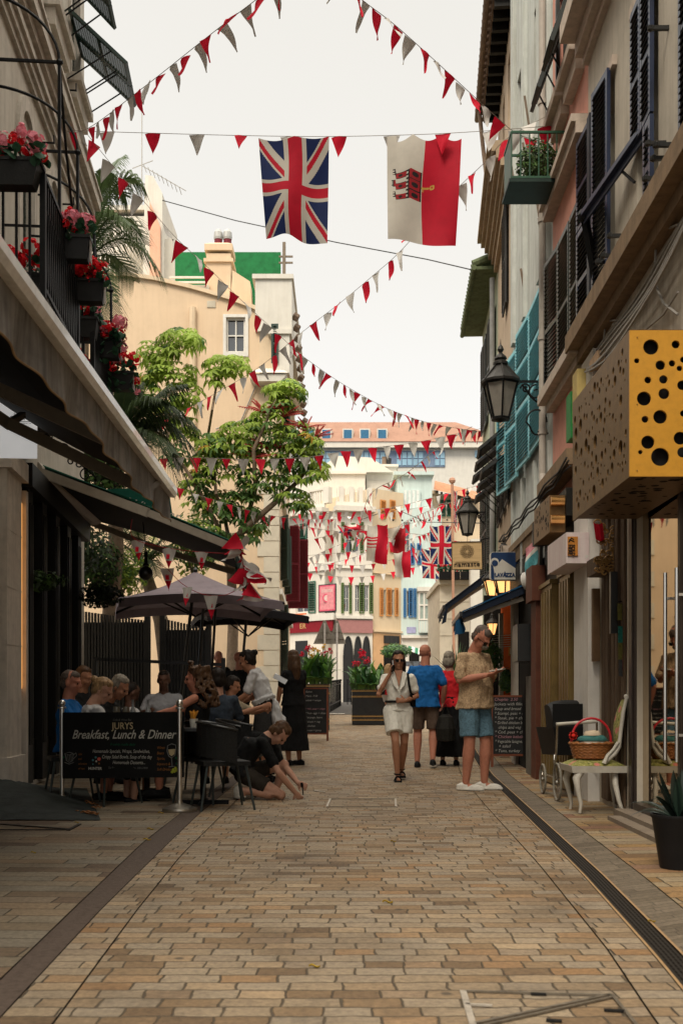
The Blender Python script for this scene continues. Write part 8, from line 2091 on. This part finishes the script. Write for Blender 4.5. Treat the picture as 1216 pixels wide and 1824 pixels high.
    if shoes:
        for s_ in 'LR':
            an = W['an'+s_]; tf_ = (hd or {}).get('foot', f); ss = sv; b = Blob(); g0 = V((an.x, an.y, an.z-.085*k)); tl = V((0, 0, 1))
            sd_ = tf_.cross(tl); b.loft([(g0-tf_*.075*k+tl*.005, sd_*.034, tf_*.03), (g0-tf_*.07*k+tl*.07, sd_*.033, tf_*.028)])
            b.ell(g0+tf_*.09*k+tl*.028, .043*k, .10*k, .042*k, sd_, tf_, tl); b.ell(g0-tf_*.02*k+tl*.045, .040*k, .075*k, .045*k, sd_, tf_, tl); b.loft([(g0+tf_*.05*k+tl*.004, sd_*.046*k, tf_*.145*k), (g0+tf_*.05*k+tl*.026, sd_*.046*k, tf_*.145*k)])
            b.done('shoe', shoes, t, .009, sm=2)
    if hair:
        kind, m_ = hair; b = Blob(); r = hdir.cross(hu); E = lambda q, x, y_, z: b.ell(hc+(r*q[0]+hdir*q[1]+hu*q[2])*k, x*k, y_*k, z*k, r, hdir, hu)
        if kind == 'crop': E((0, -.030, .045), .081, .090, .088); E((0, .02, .075), .066, .062, .052); E((0, -.05, -.01), .076, .062, .07)
        elif kind == 'rim': E((0, -.045, .012), .082, .075, .062)
        else:
            E((0, -.05, -.015), .082, .064, .085); E((0, -.028, .048), .086, .094, .092); E((0, .005, .085), .074, .070, .050); E((.07, -.03, .0), .022, .05, .06); E((-.07, -.03, .0), .022, .05, .06)
            if kind == 'long': b.limb([hc-hdir*.05*k, hc-hdir*.07*k-hu*.16*k, hc-hdir*.06*k-hu*.30*k], [.09*k, .085*k, .06*k]); [b.limb([hc+r*s_*.074*k-hdir*.03*k+hu*.03*k, hc+r*s_*.084*k-hdir*.02*k-hu*.10*k, hc+r*s_*.080*k-hdir*.0*k-hu*.22*k], [.024*k, .025*k, .016*k]) for s_ in (-1, 1)]
            if kind == 'bob': E((0, -.055, -.04), .092, .075, .095)
            if kind == 'bun': E((0, -.13, .06), .042, .042, .042); E((0, -.075, .02), .07, .055, .06)
            if kind == 'curly':
                rr = random.Random(5)
                for _ in range(300):
                    a = rr.uniform(0, 2*PI); z = rr.uniform(-.30, .12); q = .115+.05*(z < 0)*min(1, -z*6); x_ = q*math.sin(a); y_ = -.02-abs(q*math.cos(a))*1.1 if rr.random() < .8 else .03; E((x_*(1 if y_ < 0 else .6), y_, z if y_ < 0 else abs(z)*.4+.06), .021, .021, .021)
        b.done('hair', m_, t, vox if kind != 'curly' else .009, amp=.007 if kind != 'curly' else .012, fr=45, sm=2)
    r = hdir.cross(hu)
    if extra and 'shades' in extra:
        mb = MB(); [mb.obb(hc+(r*s_*.034+hdir*.095+hu*.0)*k, r*.028*k, hdir*.006, hu*.019*k) for s_ in (-1, 1)]; mb.bar(hc+(r*-.03+hdir*.098+hu*.008)*k, hc+(r*.03+hdir*.098+hu*.008)*k, .006); [mb.bar(hc+(r*s_*.062+hdir*.092+hu*.006)*k, hc+(r*s_*.082-hdir*.01+hu*.004)*k, .007) for s_ in (-1, 1)]; mb.build('sunglasses', m_shade, t)
    else:
        for s_ in (-1, 1): part('eye', m_shade, t, lambda mb: mb.ball(hc+(r*s_*.031+hdir*.084-hu*.0)*k, .009*k, 8)) if vox < .0125 else None
    return t, W
def gp(px, Y): return V((P(px, 0, Y).x, Y, G(Y)))
m_lin = M('cream_linen', (.74, .71, .62), .85, var=.08, scale=40); m_blt = M('royal_blue_jersey', (.012, .11, .32), .85, var=.15, scale=20); m_khk = M('brown_shorts_cloth', (.11, .075, .055), .9, var=.2, scale=20); m_redt = M('scarlet_jersey', (.55, .02, .025), .85, var=.12); m_blk = M('black_cloth', (.009, .009, .009), .9, var=.3); m_blk2 = M('washed_black_cloth', (.014, .014, .014), .9, var=.3)
m_patt = M('speckled_sand_cotton', (.42, .29, .17), .9, var=.55, scale=70); m_den = M('denim', (.10, .18, .23), .9, var=.4, scale=50); m_wtee = M('white_cotton', (.52, .51, .50), .85, var=.08); m_trn = M('white_trainer', (.60, .57, .50), .6, var=.12, scale=40); m_nvy = M('slate_denim_cloth', (.035, .045, .06), .9, var=.3, scale=40); m_char = M('charcoal_apron', (.035, .034, .032), .9, var=.3, scale=50)
# woman on the phone
tw, W_ = person('woman in a cream belted playsuit and sunglasses walking with a phone at her ear', gp(709, 13.2), 4, 1.64, J=dict(elR=(-.27, .07, 1.13), wrR=(-.125, .11, 1.40), elL=(.25, -.02, 1.11), wrL=(.07, .17, 1.05), knL=(.075, .03, .50), knR=(-.06, .20, .51), anL=(.07, -.22, .12), anR=(-.03, .16, .085), hiL=(.08, 0, .9), hiR=(-.08, 0, .9)),
    sk=sk_tan, vox=.0085, look=(6, -3), hair=('long', h_dk), top=(m_lin, .62, .02, 0), bottom=(m_lin, .70, 1.40), extra='shades', build=.92, hd=dict(R=dict(d=V((.15, .05, 1)), n=(1, 0, 0), c=.55, t=1), L=dict(d=V((-1, -.1, .05)), n=(0, 1, 0), c=1.0, t=-1)))
part('belt', m_blk, tw, lambda mb: mb.tube([W_['wai']+V((.158*math.cos(a), .122*math.sin(a), -.03)) for a in [2*PI*k/24 for k in range(25)]], .017, 6, cap=False))
for s_ in 'LR':
    an = W_['an'+s_]; part('sandal', m_blk, tw, lambda mb: (mb.obb((an.x, an.y-.055, an.z-.075), (.045, 0, 0), (0, .13, 0), (0, 0, .012)), mb.tube([V((an.x+.036*math.cos(a), an.y-.1-.0*a, an.z-.06+.045*math.sin(a))) for a in [PI*k/8 for k in range(9)]], .012, 5), mb.tube([V((an.x+.038*math.cos(a), an.y+.038*math.sin(a)-.0, an.z+.01)) for a in [2*PI*k/12 for k in range(13)]], .009, 5)))
def lapel(mb): 
    for s_ in (-1, 1): a = W_['nek']+V((s_*.055, -.075, .0)); b = W_['che']+V((s_*.01, -.148, -.08)); mb.prism([a, a+V((s_*.055, .0, -.03)), b+V((s_*.055, -.0, .06)), b], (0, -.008, 0))
part('lapels', m_lin, tw, lapel)
part('neckline', sk_tan, tw, lambda mb: mb.prism([W_['nek']+V((-.05, -.082, .01)), W_['nek']+V((.05, -.082, .01)), W_['che']+V((.0, -.142, -.04))], (0, -.003, 0)))
ph = MB(); q = W_['wrR']+V((.035, -.035, .085)); ph.obb(q, (.006, 0, 0), (0, .02, .03), (0, -.03, .055)); tag(ph.build('phone', m_shade), 'dark phone held at the ear of the woman in cream', 'phone')
bgm = MB(); bgm.tube([W_['shL']+V((-.05, -.1, .05)), W_['che']+V((.13, -.13, -.02)), W_['wai']+V((.17, -.06, .0)), W_['pel']+V((.19, .06, .05))], .016, 6); bgm.obb(W_['pel']+V((.17, .16, .16)), (.06, 0, 0), (0, .04, 0), (0, 0, .12)); tag(bgm.build('shoulder_bag', m_blk), 'black shoulder bag with strap worn by the woman in cream', 'bag')
# bald man walking away
person('bald man in a blue t-shirt and brown shorts walking away', gp(757, 15.3), 172, 1.80, J=dict(elL=(.29, -.02, 1.12), wrL=(.27, .07, .88), elR=(-.27, -.03, 1.12), wrR=(-.24, .08, .9), knL=(.11, .08, .5), anL=(.11, -.02, .085), knR=(-.11, .02, .5), anR=(-.11, -.14, .12)), sk=sk_red, look=(150, 0), top=(m_blt, .75, .10, .02), bottom=(m_khk, .92, 1.0), shoes=m_blk2, build=1.06)
tr_, Wr = person('woman with a grey blonde bob, red top and long black skirt walking away', gp(800, 15.6), 168, 1.70, J=dict(elR=(-.24, .02, 1.12), wrR=(-.24, .1, .9)), look=(150, -5), hair=('bob', h_gr), top=(m_redt, .7, .06, .0), bottom=(m_blk, .80, 'skirt'), shoes=m_blk)
hb = MB(); q = gp(793, 15.2)+V((0, 0, .62)); hb.lathe(q, [(.001, -.24), (.13, -.22), (.15, -.05), (.11, .12), (.05, .16)], 14); hb.tube([q+V((-.06, 0, .14)), q+V((0, 0, .32)), q+V((.06, 0, .14))], .01, 5); tag(hb.build('handbag', M('black_mesh_bag', (.016, .015, .012), .7, var=.5, scale=40)), 'baggy black handbag carried between the walking couple', 'bag')
# man looking at his phone
tm, Wm = person('bearded man in a speckled sand t-shirt and denim shorts reading his phone', gp(845, 11.75), 40, 1.88, J=dict(hed=(0, .09, 1.55), elR=(-.25, .02, 1.12), wrR=(-.09, .24, 1.17), elL=(.22, .03, 1.13), wrL=(.02, .21, 1.20), anL=(.12, .02, .085), anR=(-.11, -.02, .085), knL=(.11, .05, .49), knR=(-.11, .03, .49)), sk=sk_red, vox=.009, look=(50, -42),
    hair=('crop', h_sg), top=(m_patt, .80, .11, .03), bottom=(m_den, .86, 1.05), shoes=m_trn, extra='shades', build=1.05, hd=dict(foot=V((.95, -.35, 0)).normalized(), R=dict(n=(.2, .3, 1), c=.9, t=-1), L=dict(d=V((.75, -.4, .1)), n=(0, 0, 1), c=.5, t=1)))
hf = V((math.sin(math.radians(50))*math.cos(.73), -math.cos(math.radians(50))*math.cos(.73), -math.sin(.73)))
part('beard', h_gr, tm, lambda mb: mb.ball(Wm['hed']+hf*.060+V((0, 0, -.062)), .044, 14, sc=(1, 1, .8)), smooth=True)
ph = MB(); q = (Wm['wrL']+Wm['wrR'])/2+V((.085, -.05, .04)); ph.obb(q, (.07, -.03, .012), (.02, .038, 0), (0, 0, .006)); tag(ph.build('phone', m_trn), 'white phone held by the man in the speckled shirt', 'phone')
# girl in red far away
person('blonde woman in a red top and white shorts passing the right planter', gp(692, 25.6), 150, 1.58, J=dict(knL=(.09, .18, .5), anL=(.09, .12, .085), knR=(-.09, .0, .5), anR=(-.09, -.25, .16)), vox=.013, look=(120, 0), hair=('long', h_bl), top=(m_redt, 0, .04, 0), bottom=(m_wtee, .45, 1.1), shoes=M('sage_trainer', (.20, .20, .14), .7), hands=False)
bgm = MB(); q = gp(678, 25.4)+V((0, 0, .98)); bgm.lathe(q, [(.001, -.16), (.10, -.14), (.12, .06), (.04, .12)], 10); bgm.tube([q+V((0, 0, .1)), q+V((.1, 0, .38))], .012, 5); tag(bgm.build('shoulder_bag', m_blk), 'small black bag on the far woman in red', 'bag')
# waitress leaning over, standing woman in black
tq, Wq = person('waitress with dark hair in a bun, white t-shirt and charcoal apron leaning over a table', gp(474, 12.9), -95, 1.70, J=dict(wai=(0, .03, 1.08), che=(0, .10, 1.25), nek=(0, .17, 1.40), hed=(0, .24, 1.51), shL=(.17, .13, 1.34), shR=(-.17, .13, 1.34), elL=(.20, .22, 1.08), wrL=(.16, .42, .95), elR=(-.2, .16, 1.08), wrR=(-.16, .38, .98)), sk=sk_tan, look=(-95, -22), hair=('bun', h_dk), top=(m_wtee, .75, -.12, .0), bottom=(m_char, .60, 'skirt'), shoes=m_blk)
tie = Blob(); tie.limb([gp(489, 12.7)+V((0, 0, 1.02)), gp(494, 12.7)+V((0, 0, .85)), gp(499, 12.7)+V((0, 0, .70))], [.03, .07, .09]); tie.done('waist_cloth', m_wtee, tq, .012, amp=.02, fr=25)
tb, Wb = person('woman in black with long light brown hair standing with a tablet by the menu board', gp(523, 15.6), -140, 1.72, J=dict(elL=(.22, .05, 1.13), wrL=(.2, .12, .92), elR=(-.22, .1, 1.12), wrR=(-.1, .30, 1.1)), look=(-150, -8), hair=('long', h_br), top=(m_blk, .7, .05, .0), bottom=(m_blk, .72, 'skirt'), shoes=m_blk, sk=sk_tan)
tbm = MB(); tbm.obb(P(499, 1209, 15.3), (.09, 0, -.05), (0, .008, .004), (.02, .0, .03)); tag(tbm.build('tablet', m_steel), 'small tablet held by the woman in black', 'tablet')
# kneeling man: joints placed one by one
def kneel():
    Y = 10.7; b0 = V((P(455, 0, Y).x, Y, 0)); L = lambda x, y, d=0: (lambda q: (q.y-Y, q.x-b0.x, q.z))(P(x, y, Y+d))
    J = dict(pel=L(432, 1372), wai=L(436, 1350), che=L(452, 1322), nek=L(474, 1308), hed=L(497, 1306), shR=L(468, 1322, -.17), shL=L(474, 1316, .17), elR=L(496, 1376, -.22), wrR=L(526, 1412, -.10), elL=L(508, 1366, .16), wrL=L(530, 1394, .06),
             hiR=L(432, 1378, -.09), hiL=L(432, 1376, .09), knR=L(500, 1416, -.12), anR=L(432, 1408, -.13), knL=L(506, 1362, .20), anL=L(492, 1406, .20))
    t, W = person('kneeling man in a black t-shirt fixing something on the paving', b0, 90, 1.7, J={k_: v for k_, v in J.items()}, sk=sk_fair, vox=.0085, look=(80, -62), hair=('full', h_br), top=(m_blk, .66, .03, .0), bottom=(M('dark_brown_shorts', (.03, .024, .018), .9), .62, 1.0), build=.98,
        hd=dict(foot=V((-.3, 0, -.9)), R=dict(n=(0, 1, -.2), c=.9, t=-1), L=dict(d=V((.7, -.2, -.3)), n=(0, -1, -.2), c=.9, t=1)))
    for k_ in 'R':
        q = P(424, 1410, Y-.13); b = Blob(); b.ell(q, .05, .045, .075); b.ell(q+V((.02, 0, -.055)), .07, .045, .02); b.done('shoe', m_trn, t, .009, sm=2)
kneel()
mb = MB(); mb.tube([P(538, 1398, 10.68), P(540, 1416, 10.66)], [.008, .005], 8); mb.tube([P(537, 1394, 10.68), P(538, 1401, 10.68)], .013, 8); tag(mb.build('screwdriver', m_blk), 'small screwdriver in the kneeling man\'s hands', 'tool')
# ================================================================== seated guests
sg = 'guests seated on the terrace'
def sit(label, px_, Y, yaw, py_head, **k):
    z = P(0, py_head, Y).z; H = k.pop('H', 1.7); pos = gp(px_, Y); pos.z = z-1.175*H/1.7-.0; return person(label, pos, yaw, H, pose='sit', grp=None, shoes=m_blk, **k)
sit('grey cropped man in a blue top seated at the left end of the terrace', 124, 10.6, 88, 1217, sk=sk_red, look=(80, -8), hair=('crop', h_sg), top=(m_blt, .7, .05, .02), bottom=(m_blk, 1.6, 1), build=1.0)
sit('woman in a white t-shirt with a blonde bun seated with her back turned', 166, 10.3, 120, 1226, sk=sk_fair, look=(82, -28), hair=('bun', h_bl), top=(m_wtee, .75, .05, 0), bottom=(m_blk, 1.6, 1), J=dict(hed=(0, .10, 1.15)))
sit('grey haired woman leaning forward between the table and the blonde woman', 192, 11.0, 75, 1222, sk=sk_tan, look=(75, -30), hair=('bob', h_gr), top=(m_blk2, .9, .05, 0), bottom=(m_blk, 1.6, 1), J=dict(hed=(0, .14, 1.16)))
sit('brown haired guest seated behind the man in blue', 148, 11.8, 60, 1208, sk=sk_tan, look=(60, -15), hair=('bob', h_br), top=(m_blk2, 1.2, .05, 0), bottom=(m_blk, 1.6, 1), vox=.013)
sit('man in a pale grey shirt facing the camera at the back of the terrace', 292, 13.2, 5, 1212, sk=sk_dark, look=(5, -5), hair=('crop', h_dk), top=(M('pale_grey_shirt', (.30, .30, .31), .85), .8, .05, 0), bottom=(m_blk, 1.6, 1), vox=.013)
sit('guest in a white top bending at the back behind the bottles', 232, 12.6, 120, 1236, sk=sk_dark, look=(120, -40), hair=('crop', h_dk), top=(m_wtee, .8, .05, 0), bottom=(m_blk, 1.6, 1), vox=.014)
sit('woman with long curly brown hair and sleeveless black top reaching across the table', 352, 10.6, -82, 1210, sk=sk_red, look=(-88, -6), hair=('curly', h_br), top=(m_blk, 0, .05, 0), bottom=(m_blk, 1.6, 1), J=dict(shL=(.17, .03, .98), elL=(.19, .24, .86), wrL=(.14, .46, .80), elR=(-.2, .2, .80), wrR=(-.1, .4, .78)), hd=dict(L=dict(n=(0, 0, -1), c=.3)))
sit('guest in a dark denim hooded jacket seated with back turned beside the curly haired woman', 388, 11.6, 190, 1212, sk=sk_fair, look=(200, -10), hair=('full', h_dk), top=(m_nvy, 1.8, .05, .02), bottom=(m_blk, 1.6, 1), vox=.012)
sit('dark haired boy in a beige top seated before the waitress', 412, 12.2, 75, 1222, H=1.5, sk=sk_tan, look=(80, -20), hair=('full', h_dk), top=(M('beige_top', (.26, .21, .14), .9), .8, .05, 0), bottom=(m_blk, 1.6, 1), J=dict(elL=(.2, .22, .82), wrL=(.1, .44, .86), elR=(-.2, .22, .82), wrR=(-.1, .46, .9)), vox=.011)
person('bald man in a black top standing at the back of the terrace', gp(426, 17.0), 150, 1.72, sk=sk_red, look=(120, -5), top=(m_blk, .8, .05, .03), bottom=(m_blk, 1.7, 1), vox=.014, hands=False)
person('man with grey hair and pale face far behind the terrace', gp(389, 20.5), 20, 1.80, sk=sk_red, look=(20, -10), hair=('rim', h_gr), top=(m_blk, 1, .05, 0), bottom=(m_blk, 1.7, 1), vox=.015, hands=False)
# ================================================================== terrace furniture
def cafe_table(px_, Y, w_, label):
    c = gp(px_, Y); t = thing('cafe_table', c, label, 'table', 'cafe tables')
    part('tabletop', m_blackp, t, lambda mb: mb.box(c.x-w_/2, c.x+w_/2, c.y-.36, c.y+.36, c.z+.72, c.z+.75)); part('pedestal', m_black, t, lambda mb: (mb.tube([c+V((0, 0, .02)), c+V((0, 0, .72))], .03, 8), mb.bar(c+V((-.25, 0, .02)), c+V((.25, 0, .02)), .04), mb.bar(c+V((0, -.25, .025)), c+V((0, .25, .025)), .03)))
    return c
ct = cafe_table(262, 10.75, 1.15, 'long black cafe table with bottles and glasses'); ct2 = cafe_table(362, 10.15, .5, 'small black cafe table with chips, beside the barrier')
m_btl_g = M('clear_bottle', (.30, .31, .30), .12, var=.05, trans=.3, spec=.9); m_grn = M('dark_green_bottle', (.02, .06, .04), .15); m_wine = M('wine_glass', (.20, .18, .13), .08, trans=.5, spec=.9)
def bottle(px_, Y, m_, label, h=.24):
    q = gp(px_, Y); q.z = .751; mb = MB(); mb.lathe(q, [(.03, 0), (.032, .01), (.032, h*.55), (.012, h*.75), (.012, h*.97), (.015, h*.98), (.015, h)], 14); tag(mb.build('bottle', m_, smooth=True), label, 'bottle', None)
bottle(237, 10.6, m_btl_g, 'clear water bottle at the left on the long table', .27); bottle(264, 10.7, m_btl_g, 'clear water bottle near the middle of the long table', .27); bottle(313, 10.6, m_grn, 'small dark bottle with a blue label beside the right barrier post', .19)
for px_, lb in ((208, 'stemmed glass at the left of the long table'), (225, 'stemmed glass of pale wine beside the water bottle')):
    q = gp(px_, 10.45); q.z = .751; mb = MB(); mb.lathe(q, [(.033, 0), (.033, .004), (.005, .01), (.005, .085), (.03, .11), (.037, .15), (.032, .20)], 16); tag(mb.build('wine_glass', m_wine, smooth=True), lb, 'glass')
q = gp(345, 10.0); q.z = .751; cup = thing('chips_cup', q, 'white paper cup of chips at the edge of the small table', 'cup')
part('cup', m_trn, cup, lambda mb: mb.lathe(q, [(.032, 0), (.042, .085)], 14)); part('chips', M('golden_chip', (.62, .27, .03), .6, var=.3), cup, lambda mb: [mb.bar(q+V((rnd.uniform(-.03, .03), rnd.uniform(-.02, .02), .05)), q+V((rnd.uniform(-.045, .045), rnd.uniform(-.03, .03), .14+rnd.random()*.03)), .011) for _ in range(10)])
def cchair():
    t = thing('cafe_chair', (0, 0, 0), '', 'chair', 'black woven cafe chairs'); m_w = M('woven_black', (.014, .014, .013), .5, var=.5, scale=60, bump=.6, bscale=200); m_g = M('grey_green_leg', (.035, .045, .042), .4, .3)
    part('seat', m_w, t, lambda mb: mb.box(-.22, .22, -.22, .22, .41, .45))
    def bk(mb):
        rows = [[V((.25*math.sin(a), -.05+.27*math.cos(a), z+.06*math.cos(a))) for a in [(-1.7+3.4*k/16) for k in range(17)]] for z in (.44, .52, .60, .68, .74)]
        mb.grid(rows); mb.grid([[q_+V((0, .02, 0)) for q_ in r_] for r_ in rows])
    part('backrest', m_w, t, bk); part('rim', m_blackp, t, lambda mb: mb.tube([V((.255*math.sin(a), -.04+.28*math.cos(a), .75+.06*math.cos(a))) for a in [(-1.75+3.5*k/20) for k in range(21)]], .014, 6))
    for x, y in ((-1, -1), (1, -1), (1, 1), (-1, 1)): part('leg', m_g, t, lambda mb: mb.tube([(x*.19, y*.18, .42), (x*.25, y*.25, .0)], [.014, .011], 8))
    return t
c0 = cchair(); KIDS[c0.name] = list(c0.children)
for i, (px_, Y, r_, lb) in enumerate(((396, 9.75, 1.9, 'black woven cafe chair nearest the camera, right of the barrier post'), (372, 10.35, 2.6, 'black woven cafe chair behind the nearest one'), (425, 11.1, 1.4, 'black woven cafe chair behind the kneeling man'), (188, 10.2, -.6, 'black woven cafe chair behind the banner under the woman in white'), (128, 10.5, -1.2, 'black woven cafe chair at the left end behind the banner'), (345, 11.5, 1.2, 'black woven cafe chair at the far side of the long table'))):
    q = gp(px_, Y)
    if i == 0: c0.location = q; c0.rotation_euler = (0, 0, r_); c0['label'] = lb
    else: copy_tree(c0, q, (0, 0, r_), lb)
